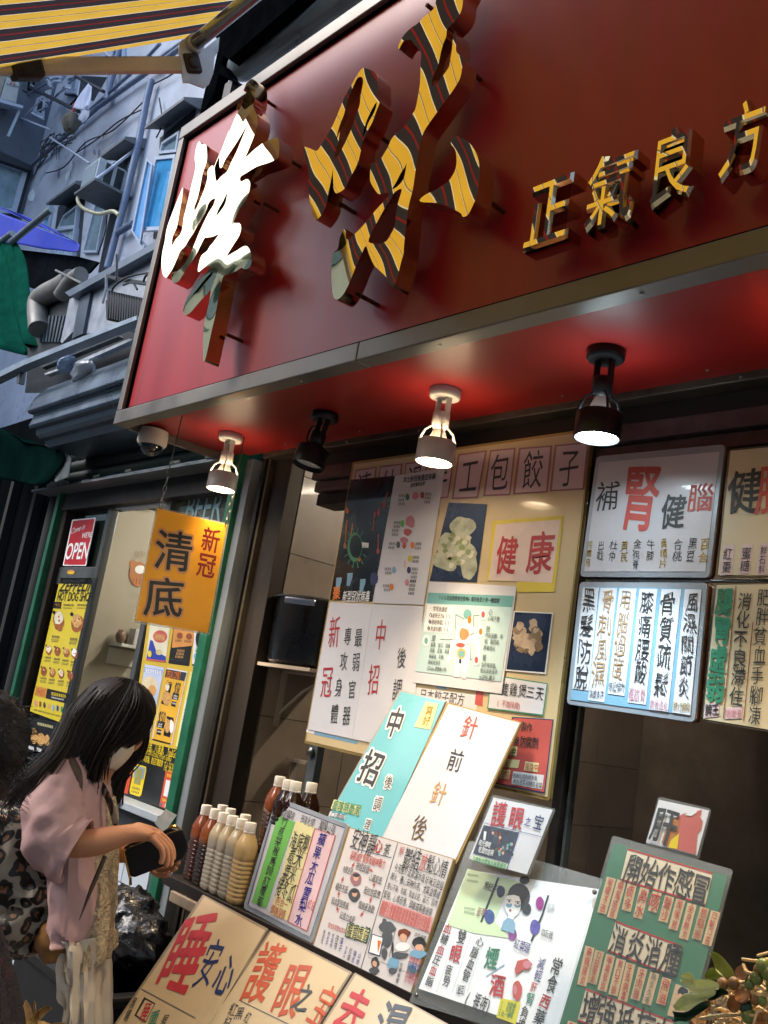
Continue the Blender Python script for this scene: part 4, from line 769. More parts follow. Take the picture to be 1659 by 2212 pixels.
ik.V('煙', (715, 1505), (685, 1695), GRN, .85, wt=.035); ik.line([(800, 1655), (652, 1752)], 9, SKY); ik.V('酒', (765, 1735), (732, 1925), RED, .85, wt=.035); ik.H('(捱夜)', (495, 1915), (715, 2025), INK, 1.9)
ik.V('減輕', (1118, 1598), (1060, 1795), BLU, .8, wt=.0); ik.V('肝', (1050, 1800), (1030, 1880), RED, .9); ik.V('腎', (1025, 1880), (995, 1990), GRN, .75); ik.V('負擔', (985, 1995), (925, 2190), INK, .85)
ik.V('常食', (1250, 1595), (1165, 1890), INK, .75); ik.V('西', (1155, 1895), (1115, 2010), RED, 1., wt=.03); ik.V('藥', (1112, 2015), (1070, 2150), INK, .8)
ik.rect([(772, 1928), (934, 1962), (892, 2142), (735, 2085)], M('yellow sticky', '#d6cf3f', .5)); ik.off += .0005
for k, tx in enumerate(('1.支舒緩', '2.支見效', '3支一療程')): ik.H(tx, (778-k*12, 1965+k*42), (895-k*12, 1992+k*42), GRN, 1.5)
DKP = M('dark outline print', '#27323c', .5, amt=.2)
ik.line([(752, 945), (610, 1308)], 18, DKP); ik.line([(1160, 1088), (1110, 1250), (1020, 1465)], 16, DKP)
for x, y, rx, ry, m in ((770, 1058, 34, 52, NAV), (680, 1265, 42, 60, M('blueberry print', '#35559a', .5, amt=.5, ns=60)), (1090, 1155, 33, 56, M('magenta print', '#a2258f', .5, amt=.3)), (1052, 1350, 42, 62, M('violet print', '#5c55a8', .5, amt=.5, ns=60)), (865, 1408, 36, 50, M('beet print', '#7b3f86', .5, amt=.5, ns=50))): ik.blob((x, y), rx, ry, m, wob=.15)
# tired girl: hair, face, shirt
for x, y, rx, ry, m in ((965, 965, 42, 34, DKP), (918, 1100, 92, 110, DKP), (982, 1200, 38, 50, DKP)): ik.blob((x, y), rx, ry, m)
ik.off += .0004; FC = M('pale face print', '#eef0ee', .5); ik.blob((870, 1165), 66, 100, FC); ik.rect([(832, 1240), (888, 1255), (870, 1290), (830, 1282)], FC); ik.rect([(792, 1300), (828, 1272), (868, 1285), (890, 1320), (880, 1405), (770, 1368)], SKY)
ik.off += .0004; ik.rect([(815, 1090), (880, 1030), (965, 1070), (955, 1110), (880, 1085)], DKP)
for x in (838, 908): ik.blob((x, 1170), 26, 20, SKY); ik.off += .0003; ik.blob((x, 1140+(x-838)*.2), 19, 20, WHP); ik.off += .0003; ik.blob((x+2, 1140+(x-838)*.2), 7, 9, INK); ik.line([(x-20, 1126+(x-838)*.2), (x+20, 1128+(x-838)*.2)], 6, INK); ik.off -= .0006
ik.blob((848, 1212), 10, 12, MBL)
for tx, a, b_, m in (('黑杞子', (635, 1005), (738, 1042), INK), ('藍莓', (578, 1215), (645, 1238), MBL), ('紫薯', (1152, 1178), (1212, 1192), LIN), ('勿忘我', (1100, 1385), (1198, 1418), GRY), ('紅菜頭', (885, 1478), (1008, 1528), BLU), ('車厘子', (1005, 978), (1080, 1008), LIN)): ik.H(tx, a, b_, m, 1.6)
for y in (918, 965, 1190, 1225): ik.scrib((500-(y-918)*.1, y), (590-(y-918)*.1, y+14), 6, GRY, 14)
ik.rect([(905, 1625), (985, 1605), (1030, 1650), (1000, 1700), (955, 1695), (895, 1740), (885, 1690)], RDP); ik.blob((905, 1865), 40, 82, RDP, wob=.2); ik.off += .0003; ik.blob((888, 1860), 16, 40, PNK); ik.blob((985, 1655), 34, 32, PNK); ik.done('poster_print')
# two thumb screws
for p in ((1540, 1065), (85, 1905)):
    MB().lathe(P3.hit('e', p, .006), P3.n, [(.005, 0), (.005, .004), (.003, .006)], 12).build('stand_screw', KM, e)

P4 = leanplane('D', (1020, 1840), 1.72, 12)
e = acrylic('acrylic_sign', 'small acrylic eye care sign standing above the girl poster', 'sign', P4, 'e', [(700, 265), (1214, 382), (998, 930), (497, 795)])
sheet(P4, 'e', [(712, 290), (1194, 392), (984, 918), (512, 790)], 0, WPA, e)
ik = Ink(P4, 'e', .0012, e, hand=.05, wt=.015); ik.V('護', (775, 318), (738, 535), RED, .72, wt=.02); ik.V('眼', (920, 360), (880, 548), RED, .8, wt=.03); ik.V('之', (1000, 450), (985, 525), BLU, .9); ik.V('宝', (1098, 430), (1062, 560), NAV, .75)
ik.line([(632, 497), (1102, 610)], 4, BLU); ik.line([(922, 572), (820, 880)], 5, BLU); ik.rect([(632, 515), (918, 575), (832, 828), (545, 745)], NVP); ik.off += .0004
for i in range(30): x, y = 700+random.random()*170, 570+random.random()*190; ik.blob((x, y), 10, 14, (GRY, BRN, TEA, SKN, INK)[i % 5], n=8, wob=.8)
ik.rect([(635, 565), (655, 570), (645, 640), (628, 636)], WHP); ik.off += .0004; ik.H('眩光爆眼', (595, 655), (690, 682), WHP, 1.6); ik.H('乾澀勿忽視', (590, 712), (712, 745), WHP, 1.6); ik.off -= .0004; ik.rect([(545, 760), (828, 838), (815, 875), (530, 798)], PAL); ik.off += .0003; ik.H('日夜對住電腦手機要護眼', (540, 790), (815, 858), GRN, 1.5); ik.done('poster_print')

P5 = leanplane('g', (10, 2020), 1.60, 15)
e = acrylic('acrylic_board', 'green board of cold remedies in a clear acrylic sleeve at the right', 'sign', P5, 'g', [(425, 580), (1378, 852), (955, 2505), (-75, 2310)])
sheet(P5, 'g', [(438, 640), (1340, 902), (930, 2480), (-58, 2292)], 0, M('green card', '#2c6b4c', .4, amt=.12, ns=3), e)
ik = Ink(P5, 'g', .0012, e, hand=.09, wt=.02); OCH = M('buff paper', '#c4a880', .5, amt=.06)
for pol, tx, a, b_ in (([(548, 690), (1222, 885), (1162, 1130), (490, 930)], '開始作感冒', (522, 825), (1202, 1020)), ([(452, 1265), (980, 1465), (925, 1702), (385, 1492)], '消炎消腫', (410, 1395), (962, 1590)), ([(215, 1800), (910, 2062), (850, 2310), (150, 2045)], '增強抵抗力', (180, 1925), (905, 2190))):
    ik.rect(pol, M('buff title paper', '#cfc0a4', .5, amt=.05)); ik.off += .0004; ik.line([pol[0], pol[1]], 13, RED); ik.line([pol[3], pol[2]], 13, RED); ik.H(tx, a, b_, INK, 1.55); ik.off -= .0004
for tx, x0, y0, x1, y1, m in [('喉嚨不適', 418, 918, 340, 1200, RED), ('傷風感冒', 500, 940, 418, 1238, RED), ('痰多', 582, 972, 535, 1180, RED), ('鼻水', 682, 1000, 625, 1238, RED), ('咳', 782, 1032, 742, 1188, RED), ('聲沙', 880, 1065, 825, 1268, RED), ('潤喉肺', 968, 1092, 905, 1330, RED), ('全身無力', 1058, 1125, 988, 1405, RED), ('想嘔瘀', 1158, 1155, 1090, 1408, RED), ('口乾口苦', 1245, 1185, 1172, 1452, RED),
   ('扁桃腺炎', 248, 1465, 182, 1772, RED), ('口腔發炎', 326, 1498, 262, 1758, RED), ('喉嚨發炎', 412, 1530, 342, 1815, RED), ('胃口不振', 496, 1565, 430, 1850, RED), ('牙周病毒', 572, 1598, 505, 1895, RED), ('牙肉腫', 668, 1635, 605, 1885, RED), ('肺炎久咳', 762, 1672, 695, 1922, GRY), ('飛滋', 858, 1715, 808, 1922, RED), ('口腔', 110, 2060, 70, 2240, RED), ('預防', 190, 2090, 150, 2250, RED)]:
    w = 36; s_ = .28; ik.rect([(x0-w, y0-w*s_), (x0+w, y0+w*s_), (x1+w, y1+w*s_), (x1-w, y1-w*s_)], OCH); ik.off += .0004; ik.V(tx, (x0, y0+4), (x1, y1-4), m, .72, wt=.005); ik.off -= .0004
ik.rect([(928, 1758), (1042, 1802), (1000, 2042), (858, 2008)], OCH); ik.off += .0004; ik.blob((985, 1830), 42, 50, DKP, wob=.3); ik.off += .0003; ik.blob((965, 1880), 26, 42, SKN, wob=.2); ik.done('card_print')
P6 = leanplane('g', (685, 650), 1.70, 10)
e = acrylic('acrylic_card', 'square liver card with a red flame shape on top of the green board', 'sign', P6, 'g', [(790, 273), (1206, 370), (1105, 775), (683, 652)])
sheet(P6, 'g', [(795, 300), (1192, 385), (1095, 742), (692, 640)], 0, WPA, e)
ik = Ink(P6, 'g', .0012, e, hand=.05, wt=.03)
ik.rect([(815, 640), (850, 530), (910, 450), (990, 410), (1060, 400), (1136, 378), (1120, 440), (1142, 470), (1130, 530), (1100, 570), (1085, 735), (920, 690)], RDP); ik.rect([(815, 640), (850, 530), (910, 450), (960, 470), (945, 560), (870, 675)], M('flame brown', '#b0703c', .5, amt=.3), .0003); ik.rect([(868, 680), (890, 620), (955, 565), (940, 690)], YEL, .0006)
ik.rect([(1050, 385), (1090, 360), (1095, 400), (1050, 430), (1000, 420)], WPA, .0005); ik.off += .001; ik.V('肝', (880, 360), (800, 660), INK, .72, wt=.03); ik.done('card_print')

# ---- slanting front boards
PL = leanplane('D', (584, 2010), 1.655, 31)
KP = M('kraft coloured card', '#bda782', .42, amt=.12, ns=3, coat=.5, bump=.12, bs=8); 
def front(label, c, outer): 
    P = [PL.hit(c, p) for p in outer]; e = empty('slanted_board', sum(P, Vector())/len(P), label, 'display board', 'slanted boards under the counter')
    slab(PL, c, outer, 0, .006, 'backing', M('clouded plastic edge', '#8b7b66', .35, amt=.2, coat=.5), e, rnd=.004); return e
q = lambda c, p: (px(c, p)[0]*1.82278, px(c, p)[1]*1.82278)
D_ = lambda c, p: px(c, p)
e = front('leftmost slanted board with a big red sleep character', 'D', [D_('s', (620, 252)), D_('s', (1152, 532)), D_('s', (648, 1400)), D_('s', (-150, 1380))])
sheet(PL, 'D', [D_('s', (632, 272)), D_('s', (1130, 548)), D_('s', (640, 1380)), D_('s', (-120, 1365))], .0012, KP, e)
ik = Ink(PL, 's', .0022, e, hand=.06, wt=.02); ik.V('睡', (640, 385), (345, 1060), RED, .66, wt=.035); ik.V('安', (775, 590), (585, 1020), NAV, .5, wt=.005); ik.V('心', (880, 720), (730, 1085), NAV, .62, wt=.02)
ik.line([(118, 1025), (560, 1262)], 8, GRY); ik.rect([(140, 1090), (232, 1142), (150, 1300), (60, 1240)], BLP); ik.rect([(150, 1112), (222, 1150), (150, 1290), (78, 1236)], KP, .0006); ik.off += .001; ik.V('睡', (188, 1125), (118, 1290), RED, .6); ik.V('黑糯', (75, 1090), (-20, 1290), INK, .6); ik.V('面', (240, 1195), (195, 1330), GRN, .8); ik.V('眠品', (330, 1230), (240, 1400), INK, .8); ik.done()
e = front('middle slanted board with orange eye treasure characters under the warm lamp', 'D', [D_('s', (1168, 546)), D_('c', (640, 543)), D_('c', (330, 1040)), D_('s', (560, 1460))])
sheet(PL, 'D', [D_('s', (1178, 560)), D_('c', (622, 552)), D_('c', (318, 1025)), D_('s', (575, 1450))], .0012, KP, e)
ORD = M('orange red brush', '#b34a26', .5, amt=.25)
ik = Ink(PL, 't', .0022, e, hand=.06, wt=.01); ik.V('護', (350, 1480), (150, 1930), ORD, .62, wt=.02); ik.V('眼', (555, 1620), (370, 2050), ORD, .68, wt=.02); ik.V('之', (595, 1790), (495, 2000), INK, .8, wt=.03); ik.V('宝', (765, 1800), (590, 2110), ORD, .62)
ik.line([(75, 1912), (520, 2130)], 7, GRY); ik.V('紅杞', (60, 1930), (-40, 2130), INK, .8); ik.V('黑', (100, 1960), (60, 2060), INK, .9); ik.V('紅枸', (160, 2000), (70, 2160), INK, .8); ik.done()
e = front('right slanted board starting with a red character and a grey one', 'D', [D_('c', (658, 545)), D_('c', (1420, 965)), D_('c', (1150, 1350)), D_('c', (350, 1035))])
sheet(PL, 'D', [D_('c', (668, 560)), D_('c', (1400, 968)), D_('c', (1140, 1335)), D_('c', (365, 1030))], .0012, M('kraft card pale', '#bfa987', .42, amt=.1, ns=3, coat=.5), e)
ik = Ink(PL, 'c', .0022, e, hand=.05, wt=.03); ik.V('去', (735, 640), (560, 940), RED, .75, wt=.045); ik.V('濕', (960, 730), (800, 1080), M('slate brush', '#4b5560', .5), .75, wt=.03); ik.done()
e = front('slanted cream board at the right partly below the picture', 'D', [D_('c', (1440, 978)), D_('c', (2300, 1450)), D_('c', (2050, 1800)), D_('c', (1170, 1360))])

# ---- counter
ct = empty('display_counter', (-1.5, 1.8, 0), 'dark counter ledge carrying bottles and boards in front of the shop', 'counter')
BRZ = M('counter bronze ledge', '#3b332c', .4, .6, amt=.3, ns=10)
MB().box(-2.735, 1.2, 1.672, 2.0, SH-.022, SH).build('ledge', BRZ, ct, bevel=.003)
MB().box(-2.735, 1.2, 1.664, 1.672, SH-.028, SH+.004).build('ledge_edge', DKM, ct, bevel=.002)
MB().box(-2.66, -2.45, 1.655, 1.70, SH-.062, SH-.030).build('ledge_support', M('taped edge', '#8a7a66', .6, amt=.3, ns=20), ct, bevel=.004)
MB().box(-2.62, 1.2, 1.70, 1.96, .02, SH-.022).build('counter_body', M('counter body board', '#4a3d30', .5, amt=.3), ct)
MB().box(-2.10, -1.3, 1.80, 1.98, SH+.001, SH+.14).build('bottle_step', BRZ, ct, bevel=.004)

# ---- bottles
CAPM = M('ivory bottle cap', '#d9d2c6', .4, amt=.05)
def liquid(nm, a, b_, cut=.55):
    k = 'liquid '+nm
    if k in MATS: return MATS[k]
    m = M(k, a, .12, amt=.12, ns=18, coat=1, trans=.25, ior=1.34); t = m.node_tree; N = t.nodes; L2 = t.links; bs_ = N['Principled BSDF']
    tc = N.new('ShaderNodeTexCoord'); sx = N.new('ShaderNodeSeparateXYZ'); L2.new(tc.outputs['Generated'], sx.inputs[0]); mr = N.new('ShaderNodeMapRange'); mr.inputs[1].default_value = cut; mr.inputs[2].default_value = cut+.12
    L2.new(sx.outputs[2], mr.inputs[0]); x = N.new('ShaderNodeMix'); x.data_type = 'RGBA'; L2.new(mr.outputs[0], x.inputs[0]); x.inputs[6].default_value = lin(a); x.inputs[7].default_value = lin(b_)
    L2.new(x.outputs[2], bs_.inputs['Base Color']); return m
LQ = {'amber': liquid('amber', '#3f1a0c', '#8a4522'), 'dark': liquid('dark', '#241208', '#8a4a22'), 'milk': liquid('milk', '#9d9482', '#b8a684', .68), 'cream': liquid('cream', '#c2a36c', '#cfb07a', .7), 'black': liquid('black', '#1a0d09', '#2a1710')}  # cream is the milky drink with warm lamplight put into its colour
prof = [(.018, 0), (.026, .002), (.0295, .008)]
for i in range(9):
    z = .014+i*.0125; prof += [(.0300, z), (.0300, z+.0045), (.0285, z+.0062), (.0285, z+.0082), (.0300, z+.0105)]
prof += [(.0302, .135), (.0302, .156), (.0285, .166), (.022, .183), (.0155, .197), (.0145, .203), (.0145, .208)]
bt0 = {}
def bottle(x, y, z, kind, label, group):
    if kind in bt0:
        s_ = bt0[kind]; r = s_.copy(); COL.objects.link(r); r.location = (x, y, z); r['label'] = label; r['group'] = group; r.rotation_euler.z = random.uniform(-.25, .25)
        for ch in s_.children: c = ch.copy(); COL.objects.link(c); c.parent = r
        return
    r = empty('drink_bottle', (x, y, z), label, 'bottle', group); bt0[kind] = r
    b1 = MB().lathe((0, 0, 0), (0, 0, 1), prof, 28, sq=1.6).build('bottle_body', LQ[kind]); b1.parent = r
    cp = [(.0165, .203), (.0172, .205), (.0172, .224), (.0160, .228)]
    b2 = MB().lathe((0, 0, 0), (0, 0, 1), cp, 24).build('cap', CAPM); b2.parent = r
    b3 = MB().lathe((0, 0, 0), (0, 0, 1), [(.0168, .1975), (.0178, .199), (.0178, .202), (.0165, .2028)], 24).build('cap_ring', CAPM); b3.parent = r
g_ = 'plastic bottles of herbal drinks on the counter'; pz = PZ(SH+.226)
ords = ['first', 'second', 'third', 'fourth', 'fifth', 'sixth']
for i, (p, k) in enumerate((((715, 240), 'amber'), ((832, 292), 'dark'), ((942, 338), 'milk'), ((1055, 380), 'milk'), ((1178, 422), 'milk'), ((1290, 470), 'cream'))):
    h = pz.hit('r', p); bottle(h.x, h.y, SH, k, ('bottle of amber tea, leftmost of the front row', 'dark brown tea bottle beside the leftmost amber one', 'milky bottle next to the dark brown one', 'milky bottle in the middle of the milky three', 'milky bottle touching the cream one', 'cream coloured bottle nearest the green strip board')[i], g_)
for i, (p, k) in enumerate((((925, 240), 'milk'), ((1028, 285), 'milk'), ((1222, 365), 'milk'))):
    h = pz.hit('r', p); bottle(h.x, h.y, SH, k, ('milky bottle in the back row, its cap leftmost', 'milky bottle second in the back row', 'milky bottle in the back row behind the cream one')[i], g_)
pz = PZ(SH+.14+.226)
for i, (p, k) in enumerate((((378, 295), 'amber'), ((440, 320), 'black'), ((492, 332), 'black'), ((607, 340), 'black'))):
    h = pz.hit('t', p); bottle(h.x, h.y, SH+.14, k, ('amber bottle on the rear step under the pot shelf', 'dark bottle half hidden between the rear bottles', 'dark bottle beside the grey post on the rear step', 'rightmost dark bottle on the rear step by the cyan board')[i], g_)
MB().ell(PZ(SH+.16).hit('D', (706, 1740)), Vector((.05, 0, 0)), Vector((0, .04, 0)), Vector((0, 0, .06)), fn=lambda d: 1+.25*noise.noise(d*4)).build('plastic_bag', M('clear plastic bag', '#c4c6bd', .15, trans=.3, amt=.3, coat=1, bump=.6, bs=30))
tag(bpy.data.objects['plastic_bag'], 'crumpled clear plastic bag behind the cyan board', 'bag')

# ---- pot on a wall bracket
pt = empty('stock_pot', (-2.52, 2.18, 1.72), 'black stock pot with a steel rimmed handle on the wall shelf', 'pot')
pa = PX(-2.70); 
zc0 = 1.62+.048*2.0; pc = Vector((-2.60, 2.17, 1.722)); pc = Plane(2.12).hit('D', (672, 1447)); pr = .165
MB().lathe(pc, (0, 0, 1), [(pr-.02, 0), (pr, .012), (pr+.003, .235), (pr+.008, .240), (pr+.008, .246), (pr, .248), (pr-.004, .235), (pr-.004, .1)], 40, cap=False).build('pot_body', M('black enamel pot', '#0e0f12', .3, amt=.2, coat=.4), pt)
MB().lathe(pc+Vector((0, 0, .236)), (0, 0, 1), [(pr+.008, 0), (pr+.012, .003), (pr+.012, .008), (pr+.006, .010)], 40).build('pot_rim', KM, pt)
hc = pc+Vector((-.02, -pr-.0, .215)); dv = (CAM-pc); dv.z = 0; dv.normalize(); dv = (dv+Vector((-.35, -.25, 0))).normalized(); hc = pc+dv*(pr+.016)+Vector((0, 0, .222)); sd_ = dv.cross(Vector((0, 0, 1)))
MB().obox(hc, sd_*.06, dv*.012, Vector((0, 0, .012))).build('pot_handle', M('chrome handle', '#a9b0bb', .15, .9), pt, bevel=.005)
MB().obox(pc+Vector((-.0, 0, -.008)), Vector((.2, 0, 0)), Vector((0, .16, 0)), Vector((0, 0, .006))).build('pot_shelf', M('white bracket shelf', '#b7ab9a', .5, amt=.1), shop)
br = MB(); br.obox((-2.88, pc.y-.02, pc.z-.12), Vector((.004, 0, 0)), Vector((0, .012, 0)), Vector((0, 0, .1))); br.obox((-2.76, pc.y-.02, pc.z-.02), Vector((.12, 0, 0)), Vector((0, .012, 0)), Vector((0, 0, .004)))
br.tube([(-2.87, pc.y-.02, pc.z-.17), (-2.75, pc.y-.02, pc.z-.08), (-2.62, pc.y-.02, pc.z-.02)], .006, 6); br.build('shelf_bracket', M('white bracket shelf', ''), shop)
br = MB(); w_ = PX(-2.87).hit('i', (420, 1780)); br.obox(w_+Vector((.06, .05, 0)), Vector((.06, 0, 0)), Vector((0, .03, 0)), Vector((0, 0, .005))); br.obox(w_+Vector((.0, .06, -.06)), Vector((.004, 0, 0)), Vector((0, .014, 0)), Vector((0, 0, .06))); br.build('shelf_bracket', M('white bracket shelf', ''), shop)

# ---- dried herbs at the right
hp = Plane(1.42); hb_ = hp.hit('h', (1300, 900))
he = empty('herb_pile', hb_+Vector((.1, 0, -.25)), 'pile of dried twigs, green fruits and leaves at the lower right corner', 'dried herbs')
TW = M('dried twig', '#e2bd84', .65, amt=.4, ns=30, bump=.4, bs=120); LF = M('dry pale leaf', '#dcdfa6', .5, amt=.25, ns=10, tl=.3, bump=.2); LD = M('dark green leaf', '#2f4a34', .45, amt=.3, tl=.2); FRU = M('green fruit', '#6f7a34', .4, amt=.35, ns=25, coat=.2); FRB = M('brown fruit', '#8a6236', .5, amt=.35, ns=25)
hr = random.Random(11)
def P_h(x, y, d=0): return Plane(1.42+d).hit('h', (x, y))
tws = [((1330, 560), (1700, 545)), ((1350, 620), (1460, 740)), ((1520, 515), (1700, 470)), ((1250, 1105), (1700, 890)), ((810, 1305), (1320, 1250)), ((960, 1150), (1150, 1020)), ((1110, 925), (1420, 905)), ((1250, 890), (1500, 925)), ((1380, 940), (1640, 1010)), ((1450, 1105), (1659, 1130)), ((1000, 1360), (1300, 1290)), ((1300, 860), (1370, 770)), ((1320, 850), (1450, 800)), ((1480, 850), (1700, 1080)), ((1600, 1190), (1480, 1368)), ((1320, 1368), (1500, 1260))]
for i in range(170): 
    x, y = hr.uniform(1050, 2300), hr.uniform(900, 2000); a = hr.uniform(-.9, .9); l = hr.uniform(70, 200)
    tws.append(((x-math.cos(a)*l, y-math.sin(a)*l), (x+math.cos(a)*l, y+math.sin(a)*l)))
for i, (a, b_) in enumerate(tws):
    d0 = 0 if i < 16 else hr.uniform(.02, .12); A = P_h(*a, d0); B = P_h(*b_, d0+hr.uniform(-.03, .03)); m = (A+B)/2+Vector((hr.uniform(-1, 1), hr.uniform(-1, 1), hr.uniform(-1, 1)))*.006; r = hr.uniform(.0018, .0034)
    MB().tube(smoothpts([A, m, B], 4, False), [r*.9, r, r, r*.95, r, r*1.05, r, r*.9, r*.8][:9], 7).build('twig', TW, he)
def leaf(cpts, mat, d, par=he, curl=.012, crop='h'):
    n = len(cpts)//2; L_ = cpts[:n]; Rr = cpts[n:][::-1]; mb = MB(); vs = []
    for i in range(n):
        for k in range(5):
            t = k/4; x = L_[i][0]*(1-t)+Rr[i][0]*t; y = L_[i][1]*(1-t)+Rr[i][1]*t
            p = Plane(1.42+d).hit(crop, (x, y)); vs.append(p+Vector((0, -1, .2))*curl*(abs(t-.5)*2)**1.5+Vector((0, 1, 0))*.006*math.sin(i*1.3)+Vector((0,0,.002))*math.sin(i*3+k*2))
    mb.add(vs, [(i*5+k, i*5+k+1, (i+1)*5+k+1, (i+1)*5+k) for i in range(n-1) for k in range(4)], True); o = mb.build('leaf', mat, par); md = o.modifiers.new('s', 'SOLIDIFY'); md.thickness = .0008; md = o.modifiers.new('ss', 'SUBSURF'); md.levels = md.render_levels = 1
leaf([(595, 785), (650, 745), (730, 730), (770, 790), (850, 835), (950, 825), (1030, 850), (1045, 960), (960, 975), (850, 1000), (740, 980), (700, 920), (620, 890), (600, 830)], LF, -.02)
leaf([(505, 1175), (560, 1090), (640, 985), (780, 1010), (900, 990), (1000, 970), (1030, 965), (940, 1040), (890, 1090), (800, 1150), (720, 1235), (640, 1215), (560, 1220), (510, 1200)], LF, -.03)
leaf([(965, 475), (1060, 495), (1150, 570), (1250, 660), (1310, 730), (1290, 800), (1210, 810), (1150, 780), (1060, 720), (1020, 640), (985, 560), (960, 500)], M('olive leaf', '#a6ad58', .5, amt=.2, tl=.3), .03)
leaf([(890, 780), (950, 690), (1010, 670), (1100, 740), (1180, 810), (1170, 835), (1080, 815), (1000, 830), (930, 830), (895, 800)], M('olive leaf', ''), .05)
leaf([(920, 1000), (1000, 960), (1090, 925), (1200, 950), (1225, 975), (1150, 1010), (1100, 1040), (1000, 1100), (940, 1090), (915, 1040)], LD, -.005)
leaf([(490, 1215), (560, 1240), (700, 1240), (800, 1170), (920, 1085), (990, 1090), (900, 1200), (800, 1290), (700, 1368), (600, 1340), (520, 1360), (490, 1330)], LD, -.0)
for x, y, r, m in ((1600, 650, .019, FRU), (1520, 790, .017, FRU), (1659, 740, .017, FRU), (1098, 870, .0155, FRB), (1232, 860, .0155, FRB), (1430, 870, .014, FRU), (1590, 1075, .012, FRU), (1500, 1060, .014, FRB), (1385, 1170, .017, LD), (1420, 1270, .019, FRU), (1640, 1290, .014, FRB), (1720, 900, .018, FRU), (1540, 690, .013, FRB)):
    MB().ell(P_h(x, y, .0), Vector((r*.55, 0, 0)), Vector((0, r*.55, 0)), Vector((0, 0, r*.6)), 16, 12, fn=lambda d: 1+.06*noise.noise(d*2+Vector((x, y, 0)))).build('fruit', m, he)
for x, y, r in ((1345, 1010, .013), (1240, 1120, .012), (1560, 1340, .012), (1340, 730, .010)):
    c_ = P_h(x, y, -.004); n_ = Vector((hr.uniform(-.4, .2), -1, hr.uniform(.1, .7))).normalized(); MB().lathe(c_, n_, [(r*.7, -.002), (r, 0), (r*.95, .003), (r*.4, .0015)], 18).build('dried_slice', M('dried slice', '#a56c3a', .55, amt=.35, ns=60, tl=.2), he)
bk = MB(); bc = P_h(1700, 1900, .09); bk.lathe((bc.x+.05, bc.y+.17, bc.z-.12), (0, 0, 1), [(.20, 0), (.24, .1), (.25, .14), (.235, .13), (.2, .02)], 28, cap=False); bk.build('herb_basket', M('woven basket', '#7c5a30', .6, amt=.5, ns=60, bump=.8, bs=80), he)
bk = MB().ell((bc.x+.05, bc.y+.17, bc.z), Vector((.24, 0, 0)), Vector((0, .13, 0)), Vector((0, 0, .12)), 20, 10, fn=lambda d: 1+.1*noise.noise(d*5)).build('herb_bed', M('herb crumbs', '#5c4424', .8, amt=.6, ns=40, bump=1, bs=60), he); bk['kind'] = 'stuff'
# ================================================================== NEIGHBOURING HOT DOG SHOP
nb = empty('hot_dog_shop', (-4, YF, 0), 'hot dog shop front with green posts and yellow posters left of the tea shop', 'shop')
GP = M('chipped green post', '#175c43', .45, amt=.3, ns=14, dirt=('#7f9c93', 16, .69)); ALF = M('aluminium window frame', '#6c6f6f', .4, .7, amt=.3, ns=12, streak=1); BEI = M('beige interior wall', '#a59c88', .7, amt=.1, ns=2, dirt=('#7d7464', 6, .7)); DGL = M('dark door glass', '#20261f', .08, amt=.2, coat=1)
GSL = M('dark green shutter', '#12251f', .6, 0, amt=.35, ns=10, streak=0)
PN = Plane(1.95); PG = Plane(1.97)
MB().box(-3.166, -3.112, YF-.03, YF+.06, 0, 2.62).build('green_post', GP, nb, bevel=.002)
MB().box(-4.885, -4.845, YF-.03, YF+.06, 0, 2.62).build('green_post', GP, nb, bevel=.002)
MB().box(-4.84, -4.78, YF, YF+.08, 0, 2.5).build('door_post', DKM, nb, bevel=.002)
zl = Plane(1.86).hit('z', (800, 590)).z
MB().box(-5.05, -3.17, 1.80, 1.93, zl-.02, zl-.010).build('ledge', M('worn steel ledge', '#7d8486', .4, .6, amt=.4, ns=12), nb)
MB().box(-4.84, -3.17, 1.90, 2.02, zl-.11, zl-.021).build('door_header', DKM, nb)
for i, (a, b_) in enumerate(((-4.62, -4.40), (-4.395, -4.12), (-4.115, -3.85), (-3.845, -3.6), (-3.595, -3.40))):
    MB().box(a, b_, 1.885, 1.89, zl-.008, zl+.035).build('ledge_plate', M('pale bent plate', '#a9b3b8', .4, .4, amt=.3, ns=16), nb)
st = MB(); stm = M('sticker print', '#b9bdaa', .5, amt=.5, ns=90, dirt=('#3a3f3a', 70, .5))
for x, w in ((-4.5, .07), (-4.15, .06), (-3.72, .09), (-3.42, .05), (-3.33, .06), (-3.24, .06)): st.box(x, x+w, 1.888, 1.893, zl+.04, zl+.075)
st.build('sticker', stm, nb)
for k in range(5):
    z0 = zl+.037+k*.062; p_ = MB(); vs = []
    for x in (-4.84, -3.168):
        for j in range(7):
            t = j/6; vs.append(Vector((x, 1.90-.016*math.sin(t*math.pi), z0+t*.058)))
    p_.add(vs, [(j, j+1, j+8, j+7) for j in range(6)], True); p_.build('shutter_slat', GSL, nb)
MB().box(-4.86, -3.15, 1.92, 2.5, zl+.03, 3.0).build('shutter_housing', M('housing black', '#121514', .7), nb)
wm0 = M('tray white', '#c6c6c2', .5)
